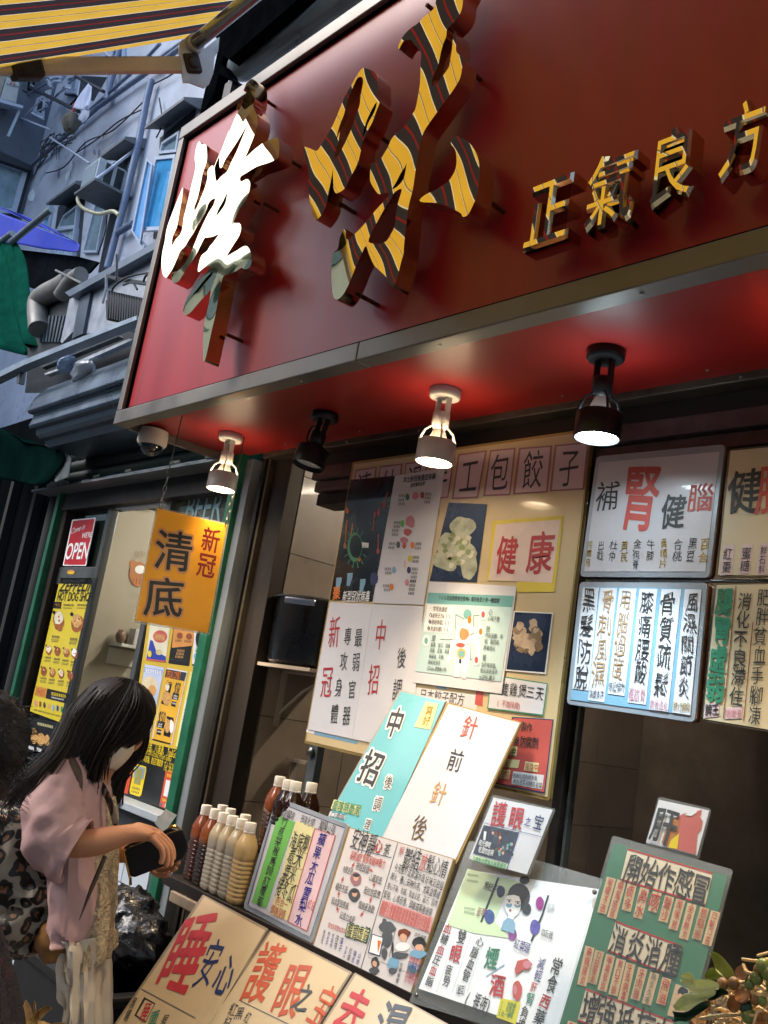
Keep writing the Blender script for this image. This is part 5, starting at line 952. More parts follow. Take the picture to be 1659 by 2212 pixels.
# interior
MB().box(-5.02, -4.95, 2.0, 4.4, 0, 2.7).build('side_wall', BEI, nb); MB().box(-4.95, -3.12, 4.3, 4.4, 0, 2.7).build('back_wall', BEI, nb)
MB().box(-3.118, -3.07, 2.06, 4.3, 0, 2.7).build('side_wall', BEI, nb); MB().box(-5.0, -3.1, 2.04, 4.4, 2.62, 2.7).build('ceiling', BEI, nb)
def hx(c, p, pl=PN): return pl.hit(c, p).x
def hz(c, p, pl=PN): return pl.hit(c, p).z
xl, xm1 = hx('z', (790, 765)), hx('z', (1250, 700)); zt_ = hz('z', (830, 770)); zm = hz('z', (660, 1480)); zp0 = hz('z', (650, 1580))
for a in ((xl-.035, xl, 1.94, 1.98, .05, zt_+.03), (xm1-.02, xm1+.02, 1.94, 1.98, .05, zt_+.06), (xl, xm1-.02, 1.94, 1.98, zt_, zt_+.025), (xl, xm1-.02, 1.94, 1.98, zm-.09, zm-.0)): MB().box(*a).build('window_frame', ALF, nb, bevel=.003)
MB().box(xl, xm1-.02, 1.962, 1.966, .9, zt_).build('window_pane', DGL, nb)
xr0 = hx('p', (440, 0)); xr0 = min(xr0, -3.62); 
xd1 = hx('o', (1135, 370))
MB().box(xd1-.02, xd1+.02, 1.94, 1.99, .9, 2.45).build('window_frame', ALF, nb, bevel=.003)
MB().box(xd1+.02, -3.17, 1.966, 1.970, .9, 2.45).build('window_pane', M('greenish window', '#46514b', .1, amt=.25, ns=2, coat=1, alpha=.55), nb)
ik = Ink(Plane(1.962), 'o', 0, nb); ik.T('BEER', (1222, 500), (1455, 480), M('faded sticker', '#7ba0a6', .5), .13, wt=.02); ik.done()
# interior ceiling tube
lt = empty('ceiling_tube', (-4.1, 2.9, 2.6), 'fluorescent tube on the ceiling inside the hot dog shop', 'ceiling light')
MB().box(-4.6, -3.6, 2.86, 2.94, 2.57, 2.60).build('tube_tray', wm0, lt); MB().tube([(-4.58, 2.9, 2.55), (-3.62, 2.9, 2.55)], .013, 10).build('tube', M('lit tube', '#ffffff', .4, emis=(1, .95, .85), es=70, amt=0), lt)
# blind
bz = hz('o', (950, 440)); bl = empty('roller_blind', (-4.0, 2.02, bz), 'white rolled up blind at the top of the hot dog shop doorway', 'blind')
xa, xb = hx('o', (785, 450)), hx('o', (1115, 420)); wm = M('white blind', '#c6cfd8', .5, amt=.06)
MB().box(xa, xb, 1.97, 2.05, bz-.0, bz+.09).build('blind_box', wm, bl, bevel=.006); MB().tube([(xa-.01, 1.98, bz-.015), (xb, 1.98, bz-.015)], .022, 14).build('blind_roll', wm, bl)
for z in (.0, -.03): MB().box(xa-.03, xb, 1.95, 1.96, bz+z-.004, bz+z+.004).build('blind_rail', wm, bl)
# OPEN sign
po = Plane(1.935)
e = empty('open_sign', po.hit('z', (860, 1200)), 'red and white COME IN WE\'RE OPEN sign on the left window', 'sign')
slab(po, 'z', [(785, 958), (1043, 934), (935, 1460), (682, 1458)], 0, .002, 'sign_border', WHP, e, rnd=.008)
slab(po, 'z', [(795, 970), (1030, 947), (925, 1448), (694, 1447)], .001, .001, 'sign_face', M('sign red', '#b3202b', .4, amt=.05), e, rnd=.006)
ik = Ink(po, 'z', .0022, e, wt=.02); ik.T('OPEN', (722, 1300), (965, 1290), WHP, .085, wt=.04); ik.T("WE'RE", (892, 1130), (1000, 1118), WHP, .028, wt=.03); ik.T('Come in', (772, 1085), (920, 1030), WHP, .030, wt=.015, shear=.1); ik.scrib((698, 1440), (740, 1440), 5, WHP, 6); ik.done()
# warm lamp reflection on the pane, painted as a flat blob
ik = Ink(Plane(1.938), 'z', 0, nb); ik.blob((772, 1528), 42, 26, M('lamp reflection orange', '#c98a45', .5)); ik.blob((772, 1536), 38, 10, YEL, dn=.001); ik.done('lamp_reflection')
# long yellow menu poster
e = empty('menu_poster', PN.hit('z', (800, 1900)), 'tall yellow poster reading ZEPPELIN HOT DOG SHOP in the left window', 'poster')
YPO = M('poster yellow', '#d0bb2c', .4, amt=.06, coat=.3)
pn = Plane(1.94)
slab(pn, 'D', [D_('z', (655, 1590)), D_('z', (1040, 1590)), D_('y', (675, 958)), D_('y', (325, 830))], 0, .002, 'poster_sheet', YPO, e)
slab(pn, 'D', [D_('z', (1042, 1590)), D_('z', (1060, 1590)), D_('y', (780, 720)), D_('y', (695, 1240)), D_('y', (205, 1290)), D_('y', (300, 890)), D_('y', (677, 962))], 0, .002, 'poster_backing', BLP, e)
ik = Ink(pn, 'z', .0014, e, wt=.03)
ik.T('ZEPPELIN', (652, 1675), (1025, 1672), BLP, .058, wt=.05, shear=.05); ik.T('HOT DOG SHOP', (628, 1790), (1000, 1795), BLP, .044, wt=.045)
ik.rect([(585, 1848), (672, 1852), (660, 1925), (572, 1920)], BLP); ik.scrib((600, 1885), (650, 1888), 4, ORP, 26)
for a in ((690, 1885), (840, 1885)): ik.scrib(a, (a[0]+115, a[1]+4), 9, INK, 20); ik.scrib((a[0]-5, a[1]+32), (a[0]+95, a[1]+36), 12, INK, 10)
def bun(x, y, w, h, top):
    ik.blob((x, y), w, h, M('bun brown', '#9a5a2a', .5, amt=.4, ns=60), wob=.2); ik.off += .0004; ik.blob((x-2, y-h*.25), w*.8, h*.68, top, wob=.5)
    for _ in range(6): ik.blob((x+random.uniform(-.4, .4)*w, y-h*.25+random.uniform(-.4, .4)*h), w*.16, h*.12, (RDP, YP, BRN)[_ % 3], n=7)
    ik.blob((x-w*.85, y-h*.95), w*.28, h*.22, BLP, n=6); ik.off -= .0004
TP = [M('topping cream', '#d9d2b8', .5, amt=.2), M('topping brown', '#8c4a2c', .5, amt=.5, ns=70), M('topping gold', '#c79a5c', .5, amt=.4, ns=70)]
bun(640, 2065, 62, 105, TP[0]); bun(838, 2085, 68, 105, TP[2]); ik.c = 'y'
for x, y in ((605, 20), (800, 45)): ik.scrib((x-40, y), (x+45, y+6), 5, INK, 26); ik.scrib((x-48, y+32), (x+38, y+36), 9, INK, 10); ik.scrib((x-48, y+50), (x+30, y+54), 9, INK, 10)
for i, x in enumerate((530, 625, 720, 812)): bun(x, 165+i*14, 34, 52, TP[i % 3] if i < 3 else WHP); ik.scrib((x-40, 245+i*16), (x+28, 250+i*16), 6, INK, 18); ik.scrib((x-48, 272+i*16), (x+25, 277+i*16), 9, INK, 8); ik.scrib((x-48, 286+i*16), (x+20, 291+i*16), 9, INK, 8)
for i, x in enumerate((478, 570, 668, 765)): bun(x, 395+i*16, 32, 52, TP[(i+1) % 3]); ik.scrib((x-38, 470+i*16), (x+28, 476+i*16), 6, INK, 18); ik.scrib((x-44, 497+i*16), (x+25, 502+i*16), 9, INK, 8); ik.scrib((x-44, 512+i*16), (x+20, 517+i*16), 9, INK, 8)
ik.rect([(395, 555), (515, 580), (495, 685), (372, 655)], M('price orange', '#c98c33', .5)); ik.off += .0004; ik.T('19+$15', (395, 610), (490, 630), RDP, .035, wt=.02); ik.off -= .0004
ik.rect([(516, 582), (752, 640), (722, 745), (496, 688)], BLP); ik.off += .0004; ik.scrib((560, 640), (720, 672), 8, YEL, 30); ik.scrib((560, 678), (695, 708), 10, WHP, 14); ik.off -= .0004
for i in range(7): x = 390+i*47; ik.blob((x, 745+i*11), 15, 34, (PNK, BRN, INK, TP[2], SKY, BLU, GRN)[i], n=9, wob=.5); ik.scrib((x-22, 815+i*12), (x+20, 822+i*12), 4, INK, 14)
for x, y, w, h in ((318, 1070, 20, 50), (370, 1105, 38, 85), (445, 1138, 45, 70), (510, 1145, 30, 60)): ik.blob((x, y), w, h, TP[2], wob=.2)
for a in ((270, 1210), (315, 1225), (400, 1245)): ik.scrib(a, (a[0]+55, a[1]+18), 5, WHP, 34)
ik.scrib((410, 965), (580, 1005), 9, YP, 26); ik.done('poster_print')
slab(pn, 'D', [D_('y', (215, 1300)), D_('y', (380, 1350)), D_('y', (372, 1368)), D_('y', (212, 1318))], .002, .01, 'sill', ALF, nb)
# yellow poster window on the right
e = empty('poster_window', PG.hit('p', (650, 1100)), 'yellow window panel with six snack posters beside the green post', 'poster panel')
pq = Plane(1.945)
slab(pq, 'p', [(440, -340), (1230, -340), (885, 1450), (205, 1292)], 0, .003, 'panel', M('panel yellow', '#c6a93a', .45, amt=.06), e)
slab(pq, 'p', [(204, 1293), (890, 1452), (705, 2190), (10, 1962)], 0, .003, 'panel', BLP, e)
ik = Ink(pq, 'p', .0016, e, wt=.02)
ik.rect([(450, -200), (705, -160), (635, 342), (395, 312)], M('cream poster', '#d6d2b8', .5)); ik.off += .0004
ik.rect([(448, 60), (480, 75), (520, 200), (640, 270), (635, 342), (395, 312)], M('royal print', '#2a3f9a', .5)); ik.blob((570, 20), 88, 78, RDP); ik.rect([(398, 292), (638, 322), (635, 342), (395, 312)], RDP); ik.blob((440, 235), 24, 42, YEL); ik.off += .0004
for k in range(7): ik.blob((510+k*18, 20+k*3), 8, 42, TP[2], wob=.3)
ik.off -= .0004; ik.blob((555, 215), 40, 35, M('pasta print', '#cbbf8a', .5, amt=.3)); ik.off -= .0004
ik.rect([(752, -200), (1010, -160), (928, 388), (672, 352)], BLP); ik.off += .0004; ik.rect([(752, -200), (1010, -160), (972, 135), (715, 160)], M('poster amber', '#c98a45', .5)); ik.off += .0004; ik.blob((815, 10), 38, 40, TP[1]); ik.blob((930, 20), 38, 40, TP[1]); ik.scrib((760, 70), (840, 76), 5, INK, 24); ik.scrib((870, 78), (960, 86), 5, INK, 24)
for k in range(3): ik.scrib((782-k*12, 195+k*38), (875-k*8, 202+k*38), 6, TP[2], 26)
ik.line([(690, 302), (930, 332)], 3, GRY); ik.off -= .0008
ik.rect([(1005, -160), (1240, -120), (1100, 412), (965, 392)], WPA); ik.off += .0004; ik.blob((1050, 60), 40, 110, BLP, wob=.2); ik.blob((1060, 290), 70, 90, SKY, wob=.3); ik.blob((1120, 60), 36, 66, YP, wob=.3); ik.off += .0004; ik.blob((1052, 205), 42, 82, GRP); ik.T('$25', (1022, 185), (1082, 195), WHP, .03, wt=.03); ik.off -= .0004; ik.rect([(970, 360), (1110, 380), (1105, 400), (965, 385)], BLP); ik.off -= .0004
ik.rect([(380, 365), (622, 405), (440, 1288), (250, 1252)], M('pale blue poster', '#b9c4dc', .5)); ik.off += .0004; ik.rect([(375, 400), (605, 440), (590, 505), (360, 460)], M('poster band', '#8fa2cf', .5)); ik.blob((440, 640), 95, 125, M('bread print', '#d9c9a4', .5, amt=.2)); ik.rect([(300, 1000), (480, 1000), (440, 1288), (250, 1252)], M('cream poster', '')); ik.off += .0004; ik.scrib((385, 440), (590, 478), 7, WHP, 44); ik.blob((470, 690), 50, 66, M('bread crust', '#cf9a5c', .5)); ik.off -= .0008
ik.rect([(655, 408), (912, 455), (715, 1368), (465, 1300)], WPA); ik.off += .0004; ik.rect([(650, 425), (900, 470), (705, 1350), (478, 1290)], M('poster amber bright', '#d6a52e', .5)); ik.off += .0004
ik.rect([(650, 425), (900, 470), (870, 575), (628, 525)], DKP); ik.T('SPECIAL COMBO', (655, 485), (822, 508), ORP, .028, wt=.03); ik.blob((852, 508), 22, 32, YEL)
ik.T('Combo', (655, 590), (722, 600), INK, .02); ik.T('$58', (752, 660), (812, 680), INK, .05, wt=.02); ik.T('$50', (552, 1020), (630, 1040), INK, .05, wt=.02)
for pol in ([(680, 610), (715, 618), (660, 880), (580, 850)], [(655, 1010), (735, 1030), (740, 1110), (690, 1275), (610, 1250)], [(730, 720), (808, 738), (792, 812), (715, 798)], [(718, 822), (775, 835), (758, 898), (704, 880)], [(542, 1068), (632, 1085), (612, 1165), (525, 1145)], [(535, 1168), (588, 1180), (575, 1248), (522, 1232)]): ik.rect(pol, BLP)
ik.off += .0004; ik.blob((655, 790), 55, 80, TP[2], wob=.3); ik.blob((660, 650), 26, 50, TP[0], wob=.3); ik.blob((665, 1130), 36, 100, TP[2], wob=.3); ik.blob((712, 1140), 24, 95, WHP, wob=.3)
for a in ((738, 755), (735, 785), (722, 850), (545, 1105), (540, 1135), (538, 1200)): ik.scrib(a, (a[0]+52, a[1]+10), 4, WHP, 18)
ik.off -= .0012; ik.rect([(480, 1285), (700, 1335), (698, 1365), (470, 1305)], DKP)
ik.rect([(945, 455), (1090, 480), (895, 1418), (762, 1388)], M('pale yellow poster', '#cfd08a', .5)); ik.off += .0004; ik.rect([(885, 810), (1010, 835), (925, 1230), (815, 1190)], WPA); ik.blob((1055, 590), 52, 80, GRP, wob=.1); ik.H('最愛', (930, 705), (1030, 725), GRY, 2.2); ik.off += .0004
for k in range(6): ik.scrib((870-k*8, 930+k*40), (960-k*9, 950+k*40), 6, GRY, 10)
ik.off -= .0008
ik.H('營業時間', (205, 1345), (305, 1375), YEL, 1.9); ik.H('接受現金、八達通、', (330, 1365), (650, 1440), YEL, 1.75); ik.T('Tap&Go', (662, 1455), (772, 1485), YEL, .03, wt=.015); ik.T('We Accept Cash, Octopus, FPS and Tap&Go', (322, 1425), (712, 1545), YEL, .02, wt=.008)
ik.T('12:00-21:30', (140, 1470), (270, 1515), YEL, .03, wt=.02); ik.H('食物即叫即製、歡迎訂購查詢', (300, 1520), (605, 1600), YEL, 1.9); ik.T('Tel: 5626 7685', (618, 1628), (812, 1675), YEL, .034, wt=.015); ik.line([(330, 1330), (280, 1560)], 4, YEL); ik.line([(865, 1490), (820, 1730)], 5, YEL)
ik.rect([(122, 1535), (248, 1552), (165, 1982), (42, 1932)], M('sticker orange', '#c94a24', .5)); ik.off += .0004; ik.blob((205, 1600), 38, 55, WHP); ik.line([(145, 1760), (130, 1840), (85, 1890)], 18, NAV); ik.scrib((130, 1660), (220, 1680), 6, PNK, 14); ik.scrib((60, 1900), (120, 1915), 5, WHP, 20); ik.off -= .0004
ik.rect([(285, 1605), (395, 1640), (398, 1690), (335, 1990), (310, 2012), (195, 1975), (190, 1930), (255, 1620)], YEL); ik.off += .0004; ik.rect([(268, 1625), (388, 1655), (360, 1800), (230, 1770)], M('phone screen print', '#8a98a2', .5, amt=.2)); ik.rect([(275, 1655), (355, 1670), (320, 1870), (240, 1845)], M('phone olive', '#8f8f55', .5)); ik.scrib((225, 1900), (320, 1925), 5, INK, 26); ik.scrib((215, 1945), (310, 1970), 5, INK, 22); ik.off -= .0004
ik.rect([(640, 1688), (785, 1730), (765, 1810), (690, 2180), (560, 2130)], M('pay poster', '#b84a2e', .5)); ik.off += .0004; ik.rect([(645, 1800), (742, 1828), (705, 2030), (610, 2000)], WPA); ik.scrib((655, 1745), (765, 1772), 6, YEL, 32); ik.scrib((600, 2050), (690, 2080), 6, YEL, 28)
for k in range(4): ik.rect([(575+k*30, 2080+k*10), (598+k*30, 2088+k*10), (588+k*30, 2130+k*10), (565+k*30, 2122+k*10)], (GRY, RDP, WPA, RDP)[k])
ik.off -= .0004; ik.rect([(790, 1745), (828, 1755), (735, 2212), (690, 2195)], M('qr strip', '#cfd2d6', .5)); ik.rect([(745, 2000), (785, 2010), (735, 2212), (690, 2195)], YEL, .0004); ik.done('poster_print')
# counter rail, grille and white tile wall
ra, rb = pq.hit('p', (10, 1972)), pq.hit('p', (690, 2190)); zr = (ra.z+rb.z)/2
MB().box(-4.25, -3.168, 1.86, 1.95, zr-.03, zr).build('counter_rail', M('pale counter rail', '#aeb8bf', .4, .3, amt=.2), nb, bevel=.004)
MB().box(-4.25, -3.168, 1.90, 1.95, zr-.10, zr-.031).build('vent_grille', M('dark grille', '#2b2f30', .5, amt=.5, ns=60), nb)
for k in range(30): pass
tws_ = MB().box(-4.25, -3.168, 1.93, 1.99, .0, zr-.101).build('stall_wall', M('white tile grout', '#8d9396', .8), nb)
WT = M('white glazed tile', '#b9c3cb', .12, amt=.06, coat=.5); t0 = None; zz = .02; row = 0
while zz < zr-.2:
    xx = -4.25+(row % 2)*.1
    while xx < -3.38:
        if t0 is None: t0 = MB().box(0, .196, 0, .008, 0, .096).build('tile', WT, tws_, bevel=.002); t0.matrix_parent_inverse = Matrix.Identity(4); t0.location = (xx, 1.922, zz)
        else: o = t0.copy(); COL.objects.link(o); o.location = (xx, 1.922, zz); o.parent = tws_; o.matrix_parent_inverse = Matrix.Identity(4)
        xx += .2
    zz += .1; row += 1
sh_ = PX(-4.93); a = sh_.hit('o', (720, 1400)); b2 = sh_.hit('o', (915, 1420))
MB().box(-4.95, -4.80, a.y, b2.y, (a.z+b2.z)/2-.0, (a.z+b2.z)/2+.018).build('wall_shelf', M('white shelf', '#c4c3b8', .5), nb)
MB().box(-4.95, -4.94, a.y, b2.y, (a.z+b2.z)/2-.10, (a.z+b2.z)/2-.012).build('wall_board', M('white shelf', ''), nb)
rt = MB().box(-4.93, -4.85, (a.y+b2.y)/2, (a.y+b2.y)/2+.1, (a.z+b2.z)/2+.019, (a.z+b2.z)/2+.11).build('router_box', M('router white', '#b9b9b2', .5), None, bevel=.005); tag(rt, 'small white box on the wall shelf inside the hot dog shop', 'router')
rt = MB().ell(((-4.89), (a.y+b2.y)/2-.06, (a.z+b2.z)/2+.055), Vector((.03, 0, 0)), Vector((0, .03, 0)), Vector((0, 0, .038)), fn=lambda d: 1+.2*noise.noise(d*3)).build('cat_ornament', M('ornament brown', '#7a5f4e', .5, amt=.5, ns=40)); tag(rt, 'little brown ornament beside the white box on the wall shelf', 'ornament')
ik = Ink(PX(-4.945), 'o', 0, nb, wt=.0); TG = M('tiger sticker', '#a8672c', .5, amt=.2); ik.pl.n = Vector((1, 0, 0))
ik.blob((905, 930), 62, 82, TG); ik.blob((868, 862), 22, 24, TG); ik.off = .001; ik.blob((915, 900), 34, 28, WHP)
for k in range(4): ik.line([(872+k*22, 960), (866+k*22, 1000)], 6, BRN)
ik.line([(893, 890), (898, 905)], 4, INK); ik.line([(925, 890), (930, 905)], 4, INK); ik.H('發財', (875, 800), (955, 800), M('tan ink', '#8c7a5a', .5), 1.); ik.done('wall_sticker')

# ---- rubbish bags in front
BGM = M('black bin bag', '#0d0e11', .33, amt=.3, coat=.15, bump=1., bs=14)
for i, (x, y, r, lb) in enumerate(((275, 1985, .125, 'crumpled black rubbish bag against the white tiles behind the woman'), (305, 2035, .11, 'smaller black rubbish bag leaning on the green post'))):
    c_ = Plane(1.68-i*.02).hit('D', (x, y))
    b_ = MB().ell(c_, Vector((r, 0, 0)), Vector((0, r*.8, 0)), Vector((0, 0, r*.75)), 40, 30, fn=lambda d: 1+.22*noise.noise(d*3+Vector((i, 0, 0)))+.12*abs(noise.noise(d*9))).build('rubbish_bag', BGM); tag(b_, lb, 'rubbish bag', 'black rubbish bags')
c_ = Plane(1.68).hit('D', (270, 2080)); bn = empty('rubbish_bin', (c_.x, 1.65, 0), 'black rubbish bin under the crumpled bags', 'bin')
MB().box(c_.x-.35, c_.x+.28, 1.46, 1.88, .0, c_.z).build('bin_body', M('bin plastic', '#0b0c0d', .5, amt=.2), bn, bevel=.02)
MB().box(c_.x-.37, c_.x+.30, 1.44, 1.89, c_.z-.04, c_.z+.0).build('bin_rim', M('bin plastic', ''), bn, bevel=.01)

# ---- corrugated shutter box above the neighbour
sb = empty('shutter_box', (-4.6, 1.6, 2.8), 'ribbed grey metal shutter box projecting above the hot dog shop', 'shutter box')
px_ = PX(-4.66); RM = M('ribbed steel', '#5d6c7a', .32, .75, amt=.3, ns=5)
prf = [px_.hit('l', p) for p in ((345, 1525), (250, 1598), (218, 1650), (196, 1693), (204, 1712), (240, 1722), (230, 1760), (205, 1800), (214, 1822), (258, 1832), (262, 1868), (285, 1895), (320, 1915), (345, 1960))]
yz = [(p.y, p.z) for p in prf]; yz = [(y, z) for y, z in yz]+[(2.2, yz[-1][1]), (2.2, yz[0][1]+.05)]
vs = [Vector((x, y, z)) for x in (-4.66, -3.17) for y, z in yz]; n = len(yz)
fixn(MB().add(vs, [tuple(range(n)), tuple(range(2*n-1, n-1, -1))]+[(i, (i+1) % n, n+(i+1) % n, n+i) for i in range(n)]).build('ribbed_cover', RM, sb, bevel=.004))
gt = empty('steel_gutter', (-5, 1.5, 3), 'long pale steel channel running above the shutter box', 'gutter'); pgt = Plane(1.46)
slab(pgt, 'l', [(-400, 1600), (160, 1325), (830, 1060), (990, 1000), (990, 1030), (830, 1092), (165, 1362), (-400, 1640)], 0, .05, 'channel', M('pale painted steel', '#8d9cab', .4, .5, amt=.2, ns=8), gt)
slab(pgt, 'l', [(132, 1345), (158, 1335), (135, 1490), (118, 1490)], -.03, .03, 'bracket', ALF, gt)
pc_ = Plane(1.62); CL = [([(260, 1330), (830, 1120), (860, 1150), (300, 1380)], '#3b3f42', 'rail'), ([(430, 1255), (840, 1105), (830, 1135), (440, 1290)], '#6f6a60', 'rail'), ([(320, 1420), (560, 1330), (940, 1165), (965, 1175), (570, 1350), (330, 1430)], '#a4adb2', 'tube'), ([(200, 1380), (1000, 1080), (1000, 1300), (300, 1560), (180, 1560)], '#15181a', 'void_plate')]
cu_ = empty('ledge_clutter', pc_.hit('l', (600, 1300)), 'rails, tube light and scraps lying on top of the shutter box', 'clutter')
for k, (pol, cc, nm_) in enumerate(CL): slab(pc_, 'l', pol, -.0 if k < 3 else -.10, .03 if k < 3 else .004, nm_, M('clutter %s' % cc, cc, .4, .3, amt=.4, ns=14), cu_)
c_ = Plane(1.60).hit('l', (605, 1412)); MB().ell(c_, Vector((.075, 0, .03)), Vector((0, .05, 0)), Vector((-.01, 0, .035)), 20, 14, fn=lambda d: 1+.25*noise.noise(d*3)).build('white_bag', M('white bag', '#b9c3ca', .4, amt=.2, bump=.5, bs=20), cu_)
c_ = Plane(1.60).hit('l', (480, 1350)); MB().ell(c_, Vector((.05, 0, .03)), Vector((0, .04, 0)), Vector((-.01, 0, .02)), 20, 14, fn=lambda d: 1+.35*noise.noise(d*4)).build('blue_bag', M('blue bag', '#8fa6c4', .4, amt=.3, bump=.5, bs=20), cu_)
# grey cladding above
ub = empty('cladding_panels', (-5, 1.9, 3.5), 'mottled grey cladding panels with a steel edge above the floodlight', 'cladding'); pu = Plane(1.95)
GRC = M('mottled cladding', '#8d95a0', .45, .3, amt=.25, ns=14, dirt=('#6e747c', 30, .6)); CDK = M('dark channel steel', '#46525f', .4, .5, amt=.3)
slab(pu, 'l', [(660, 790), (880, 660), (1240, 480), (1200, 1100), (870, 1095), (600, 1135)], 0, .03, 'cladding_panel', GRC, ub)
slab(pu, 'l', [(505, 880), (585, 850), (545, 1100), (450, 1200), (440, 1190)], 0, .03, 'cladding_panel', GRC, ub)
slab(pu, 'l', [(590, 815), (668, 770), (600, 1130), (520, 1170)], .02, .03, 'channel', CDK, ub)
slab(pu, 'l', [(470, 832), (1240, 400), (1240, 450), (505, 862)], .06, .10, 'edge_flashing', M('edge steel', '#5f6c79', .35, .5, amt=.3), ub)
slab(pu, 'l', [(840, 700), (848, 640), (1180, 470), (1180, 485)], .005, .004, 'seam', BLP, ub)
slab(Plane(2.05), 'l', [(200, 1100), (330, 900), (520, 850), (640, 800), (700, 1200), (200, 1400)], -.1, .03, 'back_sheet', M('dark corrugated sheet', '#2b3136', .5, .4, amt=.4, ns=8), ub)
for k in range(9): slab(Plane(2.05), 'l', [(300+k*26, 1000), (312+k*26, 998), (292+k*22, 1190), (282+k*22, 1192)], -.08, .02, 'sheet_rib', M('corrugation rib', '#4a545c', .45, .4), ub)
# pvc pipes
pv = empty('drain_pipes', pu.hit('l', (350, 850)), 'old white plastic drain pipes bending under the blue canopy', 'pipes'); PVC = M('old pvc', '#6a6b68', .5, amt=.3, ns=10, dirt=('#5d5a50', 12, .6)); pv_ = Plane(2.1)
T_ = lambda c, ps, pl: [pl.hit(c, p) for p in ps]
MB().tube(smoothpts(T_('l', [(520, 740), (430, 800), (330, 850), (280, 900), (275, 980), (285, 1100)], pv_), 4, False), .075, 16).build('pipe', PVC, pv)
MB().tube(smoothpts(T_('l', [(590, 700), (540, 730), (500, 770), (440, 860)], Plane(2.0)), 4, False), .05, 14).build('pipe', PVC, pv)
MB().tube(T_('l', [(405, 672), (590, 765)], Plane(1.95)), .008, 6).build('cable', PVC, pv)
# floodlight
pf = Plane(1.55); fl = empty('floodlight', pf.hit('l', (920, 950)), 'black finned floodlight hung from cables beside the fascia edge', 'floodlight')
FB = M('floodlight black', '#0f1114', .4, .4, amt=.2); 
slab(pf, 'l', [(762, 880), (1090, 930), (1045, 1080), (768, 1030)], 0, .05, 'lamp_body', FB, fl, bevel=.006)
for k in range(17):
    x = 785+k*18; sl_ = 3.2; y0 = 815+k*4; slab(pf, 'l', [(x, y0), (x+9, y0+38), (x-4, y0+205), (x-14, y0+200), (x-8, y0+40)], .035, .034, 'fin', FB if k % 1 == 0 else FB, fl)
slab(pf, 'l', [(780, 1035), (1040, 1085), (1025, 1112), (790, 1058)], .02, .09, 'lamp_glass', M('floodlight rim', '#a8adb0', .3, .3), fl)
MB().tube(smoothpts(T_('l', [(745, 910), (770, 800), (768, 705)], pf), 3, False), .006, 6).build('bracket', M('bracket steel', '#7b8288', .4, .7), fl)
slab(pf, 'l', [(768, 700), (940, 735), (1095, 755), (1095, 778), (935, 758), (768, 722)], .01, .02, 'bracket', FB, fl)
cb = MB()
for ps in ([(845, 735), (848, 620), (845, 560)], [(812, 860), (820, 800), (880, 745), (960, 710), (1110, 685)], [(1040, 755), (1060, 710), (1110, 690)], [(895, 778), (960, 760), (995, 810)]): cb.tube(smoothpts(T_('l', ps, Plane(1.53)), 4, False), .005, 6)
cb.build('cable', FB, fl)

# ---- canopies, curtain, left stall
def cloth(c, left, right, pl, mat, name, label, cat, amp=.03, fr=9., nx=40, par=None):
    n = len(left); mb = MB(); vs = []; L_ = smoothpts(left, 4, False); Rr = smoothpts(right, 4, False); m = len(L_)
    for j in range(m):
        for i in range(nx+1):
            t = i/nx; p = pl.hit(c, (L_[j][0]*(1-t)+Rr[j][0]*t, L_[j][1]*(1-t)+Rr[j][1]*t))
            w = math.sin(t*fr*2+math.sin(j*.12)*1.2)+.5*math.sin(t*fr*5+1+j*.05); vs.append(p+pl.n*(amp*w*(.35+j/m)))
    mb.add(vs, [(j*(nx+1)+i, j*(nx+1)+i+1, (j+1)*(nx+1)+i+1, (j+1)*(nx+1)+i) for j in range(m-1) for i in range(nx)], True)
    o = mb.build(name, mat, par); md = o.modifiers.new('s', 'SOLIDIFY'); md.thickness = .004
    if label: tag(o, label, cat)
    return o
cloth('l', [(-300, 480), (-300, 700), (-300, 1000), (-300, 1300)], [(125, 460), (205, 620), (250, 960), (352, 1240)], Plane(2.2), M('green curtain cloth', '#0f4438', .85, amt=.3, spec=0), 'green_curtain', 'dark green cloth curtain hanging from a pole at the left edge', 'curtain', .06, 7)  # green darkened to hold the shade of the awnings around it
pol_ = empty('curtain_pole', Plane(2.15).hit('l', (200, 340)), 'grey scaffold poles holding the green curtain under the blue canopy', 'pole'); PM = M('galvanised pole', '#7c8790', .35, .7, amt=.3)
MB().tube(T_('l', [(375, 228), (80, 470)], Plane(2.15)), .028, 14).build('pole', PM, pol_); MB().tube(T_('l', [(92, 402), (-200, 610)], Plane(2.2)), .028, 14).build('pole', PM, pol_)
bt = empty('blue_canopy', Plane(2.7).hit('l', (300, 430)), 'bright blue tarpaulin canopy sagging over the far stall', 'canopy'); BT = M('blue tarpaulin', '#2138a8', .7, amt=.12, ns=5, spec=.2, tl=.1, bump=.3, bs=6)
cloth('l', [(-500, 60), (-500, 250), (-500, 420)], [(560, 470), (578, 492), (572, 540)], Plane(2.7), BT, 'canopy_sheet', None, None, .02, 6, 50, bt)
cloth('l', [(-500, 60), (-100, 175), (0, 225)], [(-500, 60), (200, 285), (560, 470)], Plane(2.75), BT, 'canopy_sheet', None, None, .01, 6, 30, bt)
fixn(slab(Plane(2.8), 'l', [(-500, 420), (130, 520), (560, 570), (712, 610), (650, 680), (480, 800), (300, 820), (100, 760), (-500, 900)], 0, .02, 'canopy_underside', M('dark sheet', '#101418', .8, amt=.4, spec=0), bt))  # near black plate stands in for the shade under the tarpaulin
lf = empty('dark_stall', (-6, 2.2, 0), 'unlit shuttered stall in deep shade at the left edge', 'stall'); DS = M('dark stall sheet', '#0e1113', .8, amt=.5, ns=3, streak=1, spec=0)  # shade of the enclosing awnings is put into the stall's dark colours
